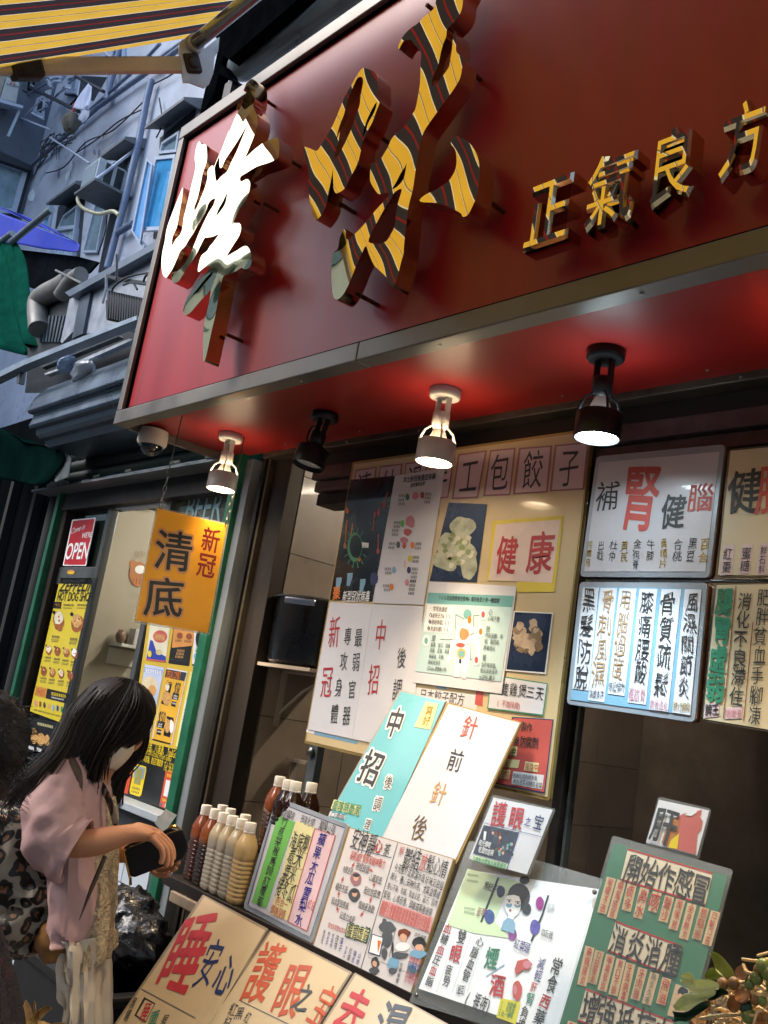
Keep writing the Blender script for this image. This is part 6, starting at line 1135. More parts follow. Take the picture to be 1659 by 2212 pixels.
MB().box(-9.5, -5.04, 2.05, 4.0, 0, 3.1).build('stall_wall', DS, lf)
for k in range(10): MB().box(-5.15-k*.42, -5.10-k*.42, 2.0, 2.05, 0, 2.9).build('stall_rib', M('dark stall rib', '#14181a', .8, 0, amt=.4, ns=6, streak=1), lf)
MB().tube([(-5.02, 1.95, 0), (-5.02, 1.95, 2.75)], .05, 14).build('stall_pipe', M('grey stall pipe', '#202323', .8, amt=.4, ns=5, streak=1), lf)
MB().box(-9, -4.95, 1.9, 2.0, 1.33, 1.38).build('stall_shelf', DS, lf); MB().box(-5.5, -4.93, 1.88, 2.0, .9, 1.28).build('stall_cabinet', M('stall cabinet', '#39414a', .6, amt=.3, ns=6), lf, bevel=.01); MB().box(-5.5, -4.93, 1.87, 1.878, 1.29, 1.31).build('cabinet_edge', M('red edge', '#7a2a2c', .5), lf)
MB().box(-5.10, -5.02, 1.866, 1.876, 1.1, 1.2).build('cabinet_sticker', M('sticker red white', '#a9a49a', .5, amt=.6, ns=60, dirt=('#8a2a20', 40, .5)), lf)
cloth('z', [(-300, -200), (-250, 0), (-200, 250), (-150, 480)], [(300, 130), (740, 245), (600, 530), (470, 600)], Plane(1.75), M('dark green awning', '#081b19', .85, amt=.3, spec=0), 'dark_awning', 'dark green awning flap in shade beside the steel ledge', 'awning', .02, 4)  # near black green carries the shade around the flap
fp = slab(Plane(1.74), 'z', [(745, 250), (778, 292), (742, 490), (600, 545), (592, 525)], 0, .004, 'steel_flap', M('flap steel', '#6d7676', .4, .5, amt=.4, ns=12)); tag(fp, 'triangular steel flap standing on the left end of the ledge', 'metal flap')
jk = MB()
for x in (560, 620, 650, 700): c_ = Plane(1.82).hit('z', (x, 585-(x-560)*.1)); jk.obox(c_, Vector((.018, 0, .004)), Vector((0, .02, 0)), Vector((-.004, 0, .016)))
tag(jk.build('ledge_scraps', M('scrap white', '#8f9796', .5, amt=.5, ns=30), None, bevel=.006), 'pale scraps lying on the left end of the steel ledge', 'scraps')
# ================================================================== OLD TENEMENT BEHIND
PA = Plane(5.2); XC = -18.8; PXB = PX(XC)
tb = empty('tenement_building', (-8, 5.2, 0), 'long grey blue tenement wall with hooded windows above the stalls', 'building')
TWM = M('weathered blue grey render', '#a9b3c4', .8, amt=.22, ns=1.3, bump=.25, bs=12, dirt=('#7a86a0', 2.2, .57)); TWD = M('shaded render', '#5e6878', .85, amt=.25, ns=1.5, bump=.25, bs=10, dirt=('#454a52', 2.5, .6))  # second render is a darker copy with the wing's shade in its colour
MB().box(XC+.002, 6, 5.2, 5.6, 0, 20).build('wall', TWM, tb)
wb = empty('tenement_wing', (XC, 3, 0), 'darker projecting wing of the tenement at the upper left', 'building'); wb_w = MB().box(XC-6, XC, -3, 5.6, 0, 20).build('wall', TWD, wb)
HDM = M('hood concrete', '#6a7075', .7, amt=.3, ns=6, bump=.2); WFW = M('white window frame', '#aab8cc', .4, amt=.1); WFB = M('blue window film', '#3f9bd6', .15, amt=.35, ns=3, coat=1); WGL = M('dull window glass', '#7f9aa8', .12, amt=.35, ns=3, coat=1); DRK = M('window dark', '#2b3138', .4, amt=.4, ns=6)
PIP = M('painted pipe', '#6c7c98', .5, .2, amt=.25, ns=6, dirt=('#3d4654', 9, .62))
def window(pl, c, pts, pane, par, fw=.05, d=.05, mull=None):
    P = [pl.hit(c, p, .0) for p in pts]; ct = sum(P, Vector())/4
    w = MB(); n_ = pl.n
    for i in range(4):
        a, b = P[i], P[(i+1) % 4]; u = (ct-a); v = (ct-b); ai = a+((P[i-1]-a).normalized()+(b-a).normalized())*fw; q_ = P[(i+2) % 4]; bi = b+((a-b).normalized()+(q_-b).normalized())*fw
        w.prism([a+n_*d, b+n_*d, bi+n_*d, ai+n_*d], -n_*d)
    if mull:
        a = P[0]*(1-mull)+P[3]*mull; b = P[1]*(1-mull)+P[2]*mull; u = (P[3]-P[0]).normalized()*fw*.5; w.prism([a-u+n_*d, b-u+n_*d, b+u+n_*d, a+u+n_*d], -n_*d*.9)
    f = fixn(w.build('window', WFW, par)); pn_ = fixn(MB().prism([p+n_*d*.4 for p in P], -n_*.01).build('pane', pane, f)); return f
def hood(a, b, c_, d_, y=4.9, par=tb):
    p = Plane(y); A, B = p.hit('q', a), p.hit('q', b); C_, D = PA.hit('q', c_), PA.hit('q', d_); C_.x = A.x+.0; D.x = B.x; z = (A.z+B.z)/2; zi = z+.16
    A, B, C_, D = Vector((A.x, y, z)), Vector((B.x, y, z)), Vector((A.x, 5.2, zi)), Vector((B.x, 5.2, zi))
    mb = MB(); mb.prism([A, B, D, C_], Vector((0, 0, .05))); m = fixn(mb.build('window_hood', HDM, par))
    fixn(MB().prism([B, D, D-Vector((0, 0, .14))], Vector((-.04, 0, 0))).build('hood_bracket', HDM, par)); return m
hood((940, 850), (1200, 645), (1045, 855), (1315, 650)); hood((640, 1030), (810, 920), (700, 1060), (880, 925), 4.85); hood((300, 1335), (490, 1200), (390, 1340), (560, 1210), 4.85)
# flat dark slabs stand in for the shade inside the window openings
for pol in ([(1045, 900), (1280, 700), (1180, 1560), (1000, 1560)], [(380, 1350), (560, 1250), (520, 1700), (330, 1700)], [(690, 1090), (860, 1000), (830, 1180), (690, 1180)]):
    slab(PA, 'q', pol, .005, .01, 'dark_opening_slab', DRK, tb)
window(PA, 'q', [(1085, 945), (1200, 870), (1180, 1010), (1065, 1022)], WGL, tb, .05, .08)
window(Plane(5.0), 'q', [(1030, 1032), (1165, 1018), (1075, 1512), (935, 1518)], WFB, tb, .06)
window(Plane(4.95, yaw=35, at=(1000*.33, 1300*.33)), 'q', [(965, 1045), (1005, 1085), (925, 1600), (868, 1520)], WFB, tb, .03)
slab(Plane(4.95), 'q', [(865, 1525), (885, 1530), (945, 1600), (925, 1640)], 0, .05, 'sash_stay', WFW, tb)
window(PA, 'q', [(440, 1420), (530, 1350), (515, 1495), (400, 1505)], WGL, tb, .04, .08); window(PA, 'q', [(380, 1515), (520, 1495), (500, 1690), (360, 1700)], M('pale window', '#9fb6c8', .3, amt=.2), tb, .04, .10)
window(PA, 'q', [(300, 1430), (350, 1400), (320, 1560), (280, 1560)], WFB, tb, .04, .06)
window(PA, 'q', [(640, 1340), (720, 1300), (650, 1659), (560, 1659)], WGL, tb, .04, .06); slab(PA, 'q', [(730, 1330), (790, 1310), (720, 1750), (640, 1780)], .01, .03, 'dark_opening_slab', DRK, tb)
window(PA, 'x', [(440, 790), (540, 730), (520, 1100), (380, 1140)], M('pale gap window', '#b9cfe0', .2, amt=.1), tb, .03, .06)  # window added to fill the bright gap beside the bracket
# upper windows, seen between awning and arm
window(PA, 'v', [(880, 980), (1020, 940), (980, 1190), (850, 1180)], WGL, tb, .06, .08)
slab(PA, 'v', [(1000, 940), (1330, 960), (1160, 1250), (800, 1180), (830, 960)], .01, .02, 'dark_opening_slab', DRK, tb)
window(PA, 'v', [(1450, 640), (1580, 600), (1580, 760), (1420, 770)], WFB, tb, .06, .08)
for i in range(5): window(PA, 'v', [(900+i*110, 540-i*60), (990+i*110, 490-i*60), (980+i*110, 640-i*60), (880+i*110, 690-i*60)], WGL, tb, .05, .08)
# plain windows further right, hidden from the camera but reflected
for k in range(4):
    for j in range(3): MB().box(-9+k*3.2, -7.8+k*3.2, 5.14, 5.2, 5.5+j*3.2, 6.9+j*3.2).build('window', WGL, tb)
# wing windows
window(PXB, 'q', [(-60, 1030), (175, 1112), (95, 1400), (-150, 1400)], WGL, wb, .10, .1); slab(PXB, 'q', [(-100, 940), (215, 1085), (215, 1105), (190, 1110), (-100, 1010)], .25, .3, 'window_hood', M('dark hood', '#2a313a', .7, amt=.3), wb)
slab(PXB, 'q', [(-200, 1010), (210, 1105), (120, 1420), (-200, 1420)], .02, .03, 'dark_opening_slab', DRK, wb)
window(PXB, 'v', [(450, 1230), (560, 1180), (540, 1480), (400, 1400)], DRK, wb, .06)
for k in range(3): slab(PXB, 'v', [(300+k*60, 900), (380+k*60, 930), (360+k*60, 1150), (280+k*60, 1120)], .03, .04, 'dark_opening_slab', M('opening grey', '#47505d', .6, amt=.3), wb)
# pipes
pp_ = empty('wall_pipes', PA.hit('q', (900, 1000)), 'painted drain pipes running up and along the tenement wall', 'pipes'); pl_ = Plane(5.08)
for ps, r in (([(990, 525), (960, 640), (905, 930), (800, 1370), (700, 1750)], .055), ([(200, 1085), (640, 700), (1060, 400), (1250, 260)], .045), ([(215, 1070), (640, 670), (900, 440), (1045, 285)], .03), ([(775, 330), (745, 470), (690, 650)], .05), ([(720, 470), (700, 660)], .04), ([(1000, 420), (1100, 340), (1200, 270)], .035), ([(770, 1520), (870, 1460)], .05)):
    MB().tube(T_('q', ps, pl_), r, 10).build('pipe', PIP, pp_)
# air conditioners
def aircon(y, fr_, label, logo=False):
    p = Plane(y); a, b, c_, d = [p.hit('q', q_) for q_ in fr_]; x0, x1 = (a.x+d.x)/2, (b.x+c_.x)/2; z1, z0 = (a.z+b.z)/2, (c_.z+d.z)/2
    e = empty('air_conditioner', (x0, y, z0), label, 'air conditioner', 'window air conditioners'); AM = M('aged aircon casing', '#a9b4bd', .5, amt=.15, ns=6)
    MB().box(x0, x1, y, 5.19, z0, z1).build('casing', AM, e, bevel=.01); MB().box(x0+.04, x1-.04, y-.01, y+.005, z0+.05, z1-.05).build('grille', M('aircon grille', '#8b9cab', .4, amt=.5, ns=80), e)
    MB().box(x1-.005, x1+.01, y+.12, y+.24, z0+.05, z1-.04).build('side_vent', DRK, e); MB().box(x1-.005, x1+.01, y+.30, y+.42, z0+.05, z1-.04).build('side_vent', DRK, e)
    MB().box(x0-.05, x1+.15, y-.05, 5.19, z0-.06, z0-.02).build('bracket_tray', HDM, e); MB().tube([(x1+.03, y-.02, z0-.03), (x1+.03, 5.15, z1+.45)], .025, 6).build('brace', WFW, e); return e
aircon(4.62, [(545, 1105), (630, 1045), (630, 1215), (540, 1195)], 'pale window air conditioner in a bracket under a concrete hood')
pw = PX(XC+.5); e = empty('air_conditioner', pw.hit('q', (80, 600)), 'white boxed air conditioner on the shaded wing at the upper left', 'air conditioner', 'window air conditioners')
slab(pw, 'q', [(45, 498), (132, 540), (108, 675), (0, 645)], 0, .4, 'casing', M('aircon white', '#aeb3b4', .5, amt=.1), e, bevel=.02)
slab(pw, 'q', [(-40, 500), (40, 498), (-5, 645), (-60, 640)], 0, .4, 'casing_side', M('aircon beige', '#8f8f84', .5, amt=.1), e)
slab(pw, 'q', [(-60, 625), (152, 690), (150, 708), (-60, 650)], .2, .1, 'bracket', WFW, e); slab(pw, 'q', [(130, 700), (145, 705), (62, 895), (48, 885)], .1, .06, 'bracket', WFW, e)
ik = Ink(pw, 'q', .006, e, wt=.01); ik.T('MITSUBISHI', (42, 550), (120, 568), GRY, .05); 
for x, y in ((80, 532), (72, 545), (94, 548)): ik.rect([(x, y-8), (x+7, y), (x, y+8), (x-7, y)], RED)
ik.done('maker_mark')
# laundry racks, net, sack, hose
pr_ = Plane(4.7); rk = empty('drying_rack', pr_.hit('v', (600, 1200)), 'poles and white frames of a drying rack with white cloth on it', 'drying rack')
for ps, r, m in (([(90, 945), (980, 1385)], .06, DRK), ([(150, 935), (420, 1075)], .02, WFW), ([(340, 1175), (560, 1050), (780, 950)], .028, PIP), ([(530, 1375), (720, 1170), (940, 960)], .028, PIP), ([(880, 1300), (1000, 1180), (1090, 1060)], .03, BKS), ([(1000, 980), (965, 1190)], .02, WFW), ([(940, 950), (1290, 1140)], .05, DRK), ([(50, 1385), (620, 1612)], .032, WFW), ([(620, 1710), (1110, 2030)], .028, WFW), ([(310, 1440), (515, 1240)], .03, WFW), ([(400, 1410), (540, 1480)], .04, WFW), ([(515, 1240), (600, 1320), (410, 1410)], .02, WFW), ([(380, 2070), (740, 1760), (950, 1590)], .025, DRK), ([(1070, 745), (1140, 705)], .03, WFW), ([(1190, 750), (1330, 690)], .03, WFW), ([(440, 935), (820, 940)], .03, WFW)):
    MB().tube(T_('v', ps, pr_), r*.6, 8).build('pole', m, rk)
for ps in ([(590, 1000), (640, 1040), (700, 1010), (760, 1020)], [(600, 1010), (620, 1060), (650, 1085)], [(770, 1110), (830, 1090), (890, 1110)], [(700, 1180), (760, 1130), (830, 1080), (870, 1070)], [(640, 990), (700, 960), (790, 970)]): MB().tube(smoothpts(T_('v', ps, pr_), 3, False), .03, 6).build('tied_rag', WFW, rk)
slab(pr_, 'v', [(440, 930), (800, 945), (760, 1000), (640, 1060), (610, 960)], -.1, .03, 'rag', M('rag cloth', '#b4c2d4', .7, amt=.2), rk)
slab(pr_, 'v', [(560, 1130), (630, 1110), (600, 1260), (545, 1260)], -.1, .03, 'rag', M('rag cloth', ''), rk)
cloth('v', [(1108, 1040), (1040, 1150), (990, 1260), (958, 1370)], [(1150, 1100), (1158, 1180), (1148, 1260), (1128, 1340)], Plane(4.6), M('white laundry', '#cdd8f2', .7, amt=.08, tl=.2), 'white_cloth', 'white cloth hung out to dry on the rack against the tenement', 'laundry', .04, 4, 24)
cloth('v', [(1030, 1380), (1020, 1430), (1005, 1500)], [(1110, 1370), (1100, 1460), (1030, 1540)], Plane(4.6), M('grey laundry', '#9eabc0', .7, amt=.1), 'grey_cloth', 'small grey rag hanging below the white laundry', 'laundry', .03, 3, 16)
c_ = Plane(4.6).hit('v', (880, 1530)); sk = empty('hanging_sack', c_, 'brown cloth sack hanging on a red tie from the drying rack', 'sack')
MB().ell(c_, Vector((.15, 0, 0)), Vector((0, .14, 0)), Vector((-.02, 0, .19)), 24, 18, fn=lambda d: 1+.18*noise.noise(d*3)+.07*math.sin(d.x*14)).build('sack_body', M('sack cloth', '#5c5a50', .8, amt=.35, ns=8, bump=.6, bs=10), sk); MB().tube(T_('v', [(930, 1290), (905, 1420)], Plane(4.6)), .025, 8).build('red_tie', M('red tie', '#a3303a', .6), sk)
nr = random.Random(5); nm = MB(); pts = []
for i in range(11):
    for j in range(9): pts.append((430+i*48+j*12+nr.uniform(-22, 22), 2130-i*38-j*44+nr.uniform(-20, 20)+ (i-5)**2*3-60))
ok_ = lambda p: 380 < p[0] < 960 and 1650 < p[1] < 2200
pl2 = Plane(4.8)
for i in range(11):
    for j in range(9):
        a = pts[i*9+j]
        for b in ([pts[i*9+j+1]] if j < 8 else [])+([pts[(i+1)*9+j]] if i < 10 else []):
            if ok_(a) and ok_(b) and nr.random() > .12: nm.tube(smoothpts(T_('v', [a, ((a[0]+b[0])/2+nr.uniform(-8, 8), (a[1]+b[1])/2+nr.uniform(-4, 12)), b], pl2), 2, False), .012, 4, cap=False)
tag(nm.build('torn_net', M('net cord', '#27303c', .7)), 'torn dark net tangled on the rods at the wall corner', 'net')
tag(MB().tube(smoothpts(T_('q', [(540, 1272), (510, 1290), (515, 1330), (560, 1370), (650, 1397), (735, 1380), (775, 1405)], Plane(4.7)), 5, False), .03, 8).build('hose', M('cream hose', '#b9b9a0', .5)), 'cream hose looping below the air conditioner', 'hose')
tag(MB().tube(smoothpts(T_('v', [(1300, 650), (1380, 720), (1480, 750), (1580, 755)], Plane(4.9)), 5, False), .025, 8).build('white_cable', WFW), 'white cable drooping under the awning edge', 'cable')
ps_ = MB()
for pol in ([(462, 1050), (470, 1080), (450, 1150), (430, 1190), (424, 1150), (445, 1090)], [(210, 1235), (228, 1262), (215, 1310), (190, 1312), (178, 1282), (195, 1255)]):
    P = [PA.hit('q', p, .01) for p in pol]; fixn(MB().prism(P, -PA.n*.009).build('peeling_patch', M('bare plaster patch', '#c7d3de', .7), tb))
cb = empty('wall_cables', PA.hit('q', (800, 900)), 'thin black cables sagging along the tenement wall', 'cables')
for ps in ([(480, 1010), (640, 905), (780, 790), (960, 700)], [(300, 1130), (420, 1090), (560, 930), (740, 850), (960, 640)], [(720, 1110), (705, 1300), (690, 1500), (640, 1659)], [(980, 560), (1100, 500), (1200, 430), (1340, 360)], [(1040, 640), (1060, 800), (1020, 900)]):
    MB().tube(smoothpts(T_('q', ps, Plane(5.12)), 4, False), .012, 5).build('cable', M('old cable', '#20242c', .7), cb)
jr2 = random.Random(8)
for k in range(16):
    x, y = jr2.uniform(330, 900), jr2.uniform(620, 1150); w_ = jr2.uniform(4, 12); h_ = jr2.uniform(20, 70)
    P = [PA.hit('q', (x+w_*math.cos(t_)*jr2.uniform(.5, 1), y+h_*math.sin(t_)*jr2.uniform(.5, 1)), .006) for t_ in [q_*math.pi/5 for q_ in range(10)]]; fixn(MB().prism(P, -PA.n*.005).build('stain_patch', M('stain patch', '#6f7c94' if k % 3 else '#6f7c94', .8, amt=.4), tb))
# opposite side of the street, seen only in the reflections
op = empty('opposite_building', (-6, -9, 0), 'low buildings across the street behind the viewer', 'building')
MB().box(-17, 12, -10.5, -9.5, 0, 6.2).build('wall', M('opposite wall', '#8a867c', .8, amt=.25, ns=1), op)
ob = empty('opposite_block', (-30, -10, 0), 'pale taller block across the street, seen only in the gold letters', 'building')
MB().box(-48, -17.2, -11, -9.5, 0, 14.2).build('wall', M('pale cream wall', '#f0ecd8', .8, amt=.15, ns=1), ob)
for k in range(11):
    for j in range(4): MB().box(-46+k*2.7, -44.4+k*2.7, -9.5, -9.42, 3.2+j*2.9, 4.9+j*2.9).build('window', M('opposite window', '#4e6a6a', .1, amt=.4, ns=1), ob)
    MB().box(-46.3+k*2.7, -44.2+k*2.7, -9.5, -9.0, 13.6, 13.8).build('ledge', M('pale cream wall', ''), ob)
for k in range(7): MB().box(-15+k*3.6, -13.6+k*3.6, -9.5, -9.44, 3.4, 4.8).build('window', WGL, op)
# ================================================================== PEOPLE
LV = Vector((-.74, .673, 0)).normalized(); FV = Vector((.673, .74, 0)).normalized(); UP = Vector((0, 0, 1))
class Sag(Plane):
    def __init__(s, px_, t): s.n = -LV; s.o = CAM+ray(*px_)*t
SG = Sag((262, 1555), 2.85)
def W(x, y, lat=0, pl=None, c='w'): return (pl or SG).hit(c, (x, y), lat)
SKIN = M('skin', '#b07a58', .5, amt=.08, ns=20, bump=.05, bs=120); SKIN.node_tree.nodes['Principled BSDF'].inputs['Subsurface Weight'].default_value = .12
SKIN.node_tree.nodes['Principled BSDF'].inputs['Subsurface Scale'].default_value = .01
def skinbody(name, verts, edges, mat, par, lvl=2, root=0):
    me = bpy.data.meshes.new(name); bm = bmesh.new(); ly = bm.verts.layers.skin.verify(); vs = []
    for p, r in verts:
        v = bm.verts.new(p); v[ly].radius = (r, r) if not isinstance(r, tuple) else r; vs.append(v)
    vs[root][ly].use_root = True
    for a, b in edges: bm.edges.new((vs[a], vs[b]))
    bm.to_mesh(me); bm.free(); o = bpy.data.objects.new(name, me); COL.objects.link(o); me.materials.append(mat)
    m = o.modifiers.new('skin', 'SKIN'); m.use_smooth_shade = True; m.branch_smoothing = .3
    m = o.modifiers.new('sub', 'SUBSURF'); m.levels = m.render_levels = lvl; setpar(o, par); return o
def hand_chain(V, E, wrist_i, palm, fdir, pn, side, curl, sc=1., spread=.018, thumb=None):
    """palm vertex, then four finger chains and a thumb; fdir finger direction, pn direction they curl to, side: across the palm to the index finger"""
    V.append((palm, (.026*sc, .017*sc))); pi = len(V)-1; E.append((wrist_i, pi))
    for k in range(4):
        b = palm+fdir*(.038*sc)+side*((1.5-k)*spread*sc); V.append((b, .0092*sc)); j = len(V)-1; E.append((pi, j))
        p = b; d = fdir.copy(); L_ = (.036, .040, .037, .029)[k]*sc; cv = curl[k] if isinstance(curl, (list, tuple)) else curl
        for q_ in range(3):
            ax = d.cross(pn).normalized(); d = Matrix.Rotation(cv*(.7, 1, .8)[q_], 3, ax) @ d; p = p+d*L_*(1, .75, .6)[q_]; V.append((p, (.0088, .0082, .0072)[q_]*sc)); E.append((len(V)-2, len(V)-1))
    t = palm-fdir*.012*sc+side*.022*sc; V.append((t, .0125*sc)); E.append((pi, len(V)-1)); d = thumb or (side*.7+fdir*.7+pn*.4).normalized()
    for q_ in range(2): t = t+d*.030*sc; V.append((t, (.0105, .0088)[q_]*sc)); E.append((len(V)-2, len(V)-1)); d = (d+fdir*.5).normalized()
wm_ = empty('person', (W(500, 1400).x, W(500, 1400).y, 0), 'masked woman with long dark hair and dusty pink top looking into a black wallet', 'person')
V, E_ = [], []
def av(p, r, par_=None):
    V.append((p, r)); 
    if par_ is not None: E_.append((par_, len(V)-1))
    return len(V)-1
pel = av(W(490, 1500), .07); sp1 = av(W(490, 1250), .07, pel); ch_ = av(W(490, 920), .085, sp1); nk0 = av(W(550, 720), .055, ch_); nk = av(W(600, 640), .05, nk0); hd0 = av(W(660, 520), .07, nk); hd = av(W(690, 370), .085, hd0); hdt = av(W(700, 270), .055, hd)
rs = av(W(390, 740, .135), .055, ch_); re = av(W(370, 1130, .20), .043, rs); rf = av(W(560, 1115, .20), .040, re); rw = av(W(800, 1050, .17), .025, rf)
hand_chain(V, E_, rw, W(880, 1045, .16), (W(1000, 1100, .14)-W(880, 1050, .16)).normalized(), (-UP*.9-LV*-.0).normalized(), LV*.9+UP*.25, [.45, .5, .55, .6], 1., .017, thumb=(W(1000, 1090, .10)-W(880, 1050, .13)).normalized())
ls = av(W(520, 740, -.14), .055, ch_); le = av(W(520, 1150, -.17), .042, ls); lw = av(W(820, 1180, -.06), .025, le)
hand_chain(V, E_, lw, W(895, 1235, -.03), (W(1050, 1270, -.0)-W(895, 1235, -.03)).normalized(), (UP*.6-LV).normalized(), (UP*.2-LV*-.2+FV*.0+Vector((0, 0, .5))).normalized(), [.25, .3, .3, .35], 1., .015)
for sgn, xk in ((1, 480), (-1, 590)):
    h = W(490 if sgn > 0 else 540, 1640, .07*sgn); k0 = av(h, .035, pel); kn = W(490 if sgn > 0 else 560, 2260, .085*sgn); k1 = av(kn, .035, k0); an = Vector((kn.x, kn.y, .09)); k2 = av(an, .035, k1); k3 = av(an+FV*.10-UP*.055, .03, k2)
body = skinbody('body', V, E_, SKIN, wm_)
def garment(name, rings, mat, par, n=40, amp=.006, seed=0, fold=0, cap=False, th=.003):
    """rings: (centre, half depth along F, half width along L, optional tilt vector)"""
    R2 = smoothpts([tuple(r[0])+(r[1], r[2]) for r in rings], 5, False); mb = MB(); vs = []
    for j, r in enumerate(R2):
        c_ = Vector(r[:3])
        for i in range(n):
            t = 2*math.pi*i/n; d = FV*math.cos(t)*r[3]+LV*math.sin(t)*r[4]; q_ = noise.noise(Vector((math.cos(t)*2.2+seed, math.sin(t)*2.2, j*.16)))+.5*noise.noise(Vector((math.cos(t)*5, math.sin(t)*5+seed, j*.35)))
            vs.append(c_+d*(1+(amp*q_+fold*math.sin(t*11+j*.05+seed)*(j/len(R2)))/max(r[3], .03)))
    m = len(R2); fs = [(i*n+k, i*n+(k+1) % n, (i+1)*n+(k+1) % n, (i+1)*n+k) for i in range(m-1) for k in range(n)]
    if cap: fs += [tuple(range(n-1, -1, -1))]
    mb.add(vs, fs, True); o = fixn(mb.build(name, mat, par)); md = o.modifiers.new('s', 'SOLIDIFY'); md.thickness = th; md.offset = -1; return o
def rg(y, xb, xf, w): 
    a, b_ = W(xb, y), W(xf, y); return ((a+b_)/2, (b_-a).length/2, w)
PINK = M('dusty pink jersey', '#b3918f', .75, amt=.12, ns=14, bump=.35, bs=9); CREAM = M('cream sequin lace', '#b3a283', .5, amt=.45, ns=55, bump=.9, bs=90); TRS = M('pale satin trousers', '#b5ab9a', .38, amt=.08, ns=4, bump=.15, bs=8)
garment('pink_top', [rg(668, 545, 640, .045), rg(700, 450, 650, .12), rg(760, 360, 660, .17), rg(900, 320, 680, .18), rg(1100, 320, 672, .18), rg(1300, 335, 655, .185), rg(1480, 345, 640, .19), rg(1600, 365, 620, .195), rg(1655, 380, 606, .192)], PINK, wm_, amp=.009, seed=1, fold=.002)
garment('lace_dress', [rg(820, 570, 692, .06), rg(1000, 560, 708, .07), rg(1250, 520, 702, .08), rg(1500, 470, 688, .09), rg(1640, 420, 672, .12), rg(1700, 390, 665, .16), rg(1800, 395, 655, .168)], CREAM, wm_, amp=.008, seed=4, fold=.006)
for sgn, x0, x1 in ((1, 400, 575), (-1, 480, 655)):
    rs_ = []
    for y, g in ((1660, 0), (1800, 0), (2000, 4), (2212, 8)): a, b_ = W(x0+g, y, .08*sgn), W(x1-g, y, .08*sgn); rs_.append(((a+b_)/2, (b_-a).length/2*1.05, .10))
    e_ = rs_[-1][0]; rs_ += [(Vector((e_.x, e_.y, .4)), .085, .09), (Vector((e_.x-.01, e_.y, .08)), .085, .09)]
    garment('trouser_leg', rs_, TRS, wm_, amp=.016, seed=7+sgn, fold=.010, n=36)
for sgn in (1, -1):
    q_ = W(490 if sgn > 0 else 560, 2260, .085*sgn); MB().ell((q_.x+FV.x*.06, q_.y+FV.y*.06, .04), FV*.13, LV*.045, UP*.04).build('shoe', M('dark shoe', '#1c1a1a', .5), wm_)
def sleeve(name, pts, mat, par, seed=0, amp=.012, n=30):
    P = smoothpts([tuple(p)+(r,) for p, r in pts], 6, False); mb = MB(); vs = []; prev = None
    for j, p in enumerate(P):
        c_ = Vector(p[:3]); a = Vector(P[max(j-1, 0)][:3]); b_ = Vector(P[min(j+1, len(P)-1)][:3]); d = (b_-a).normalized(); u = prev or UP; 
        if prev is None: u = FV
        u = (u-d*u.dot(d)).normalized(); prev = u; w = d.cross(u)
        for i in range(n):
            t = 2*math.pi*i/n; q_ = noise.noise(Vector((math.cos(t)*1.6+seed, math.sin(t)*1.6+j*.18, j*.3)))+.4*abs(noise.noise(Vector((math.cos(t)*4, j*.6, seed))))
            vs.append(c_+(u*math.cos(t)+w*math.sin(t))*(p[3]+amp*q_))
    m = len(P); mb.add(vs, [(i*n+k, i*n+(k+1) % n, (i+1)*n+(k+1) % n, (i+1)*n+k) for i in range(m-1) for k in range(n)], True); o = fixn(mb.build(name, mat, par)); md = o.modifiers.new('s', 'SOLIDIFY'); md.thickness = .003; md.offset = -1; return o
sleeve('sleeve', [(W(480, 640, .07), .05), (W(385, 700, .12), .065), (W(325, 830, .17), .077), (W(320, 980, .19), .083), (W(375, 1110, .20), .082), (W(470, 1165, .20), .078)], PINK, wm_, 3, .016)
sleeve('sleeve', [(W(560, 700, -.10), .05), (W(520, 850, -.15), .065), (W(530, 1020, -.17), .07), (W(600, 1130, -.16), .065)], PINK, wm_, 5)
# face: ear, nose, eyes, mask
MSK = M('pale face mask', '#d3bfa8', .7, amt=.06, ns=10, bump=.1, bs=8)
mb = MB(); vs = []; nu, nv = 20, 12
for j in range(nv+1):
    v = j/nv
    for i in range(nu+1):
        u = -1+2*i/nu; c1_, s1_ = math.cos(u*1.5), math.sin(u*1.5); top = 492+60*(1-c1_); xf = (832-125*v**1.3+math.sin(v*3.14)*14); x = 640+(xf-640)*c1_*(1 if v < .9 else .97); y = top+(672-top)*v-(1-c1_)*20*v
        vs.append(W(x, y, .090*s1_*(1-.22*v**2)))
mb.add(vs, [(j*(nu+1)+i, j*(nu+1)+i+1, (j+1)*(nu+1)+i+1, (j+1)*(nu+1)+i) for j in range(nv) for i in range(nu)], True); o = mb.build('face_mask', MSK, wm_); md = o.modifiers.new('s', 'SOLIDIFY'); md.thickness = .002
MB().tube([W(655, 560, .078), W(620, 500, .082), W(600, 480, .08)], .0015, 5).tube([W(655, 640, .07), W(620, 560, .08), W(600, 500, .08)], .0015, 5).build('mask_loop', MSK, wm_)
MB().ell(W(600, 490, .078), FV*.014, LV*.008, UP*.028).build('ear', SKIN, wm_)
MB().ell(W(745, 455, 0), FV*.062, LV*.062, UP*.055).build('brow_and_nose', SKIN, wm_)
for s in (1, -1): MB().ell(W(812, 458, .032*s), FV*.011, LV*.014, UP*.008).build('eye', M('eye white', '#d8d2cc', .2), wm_)
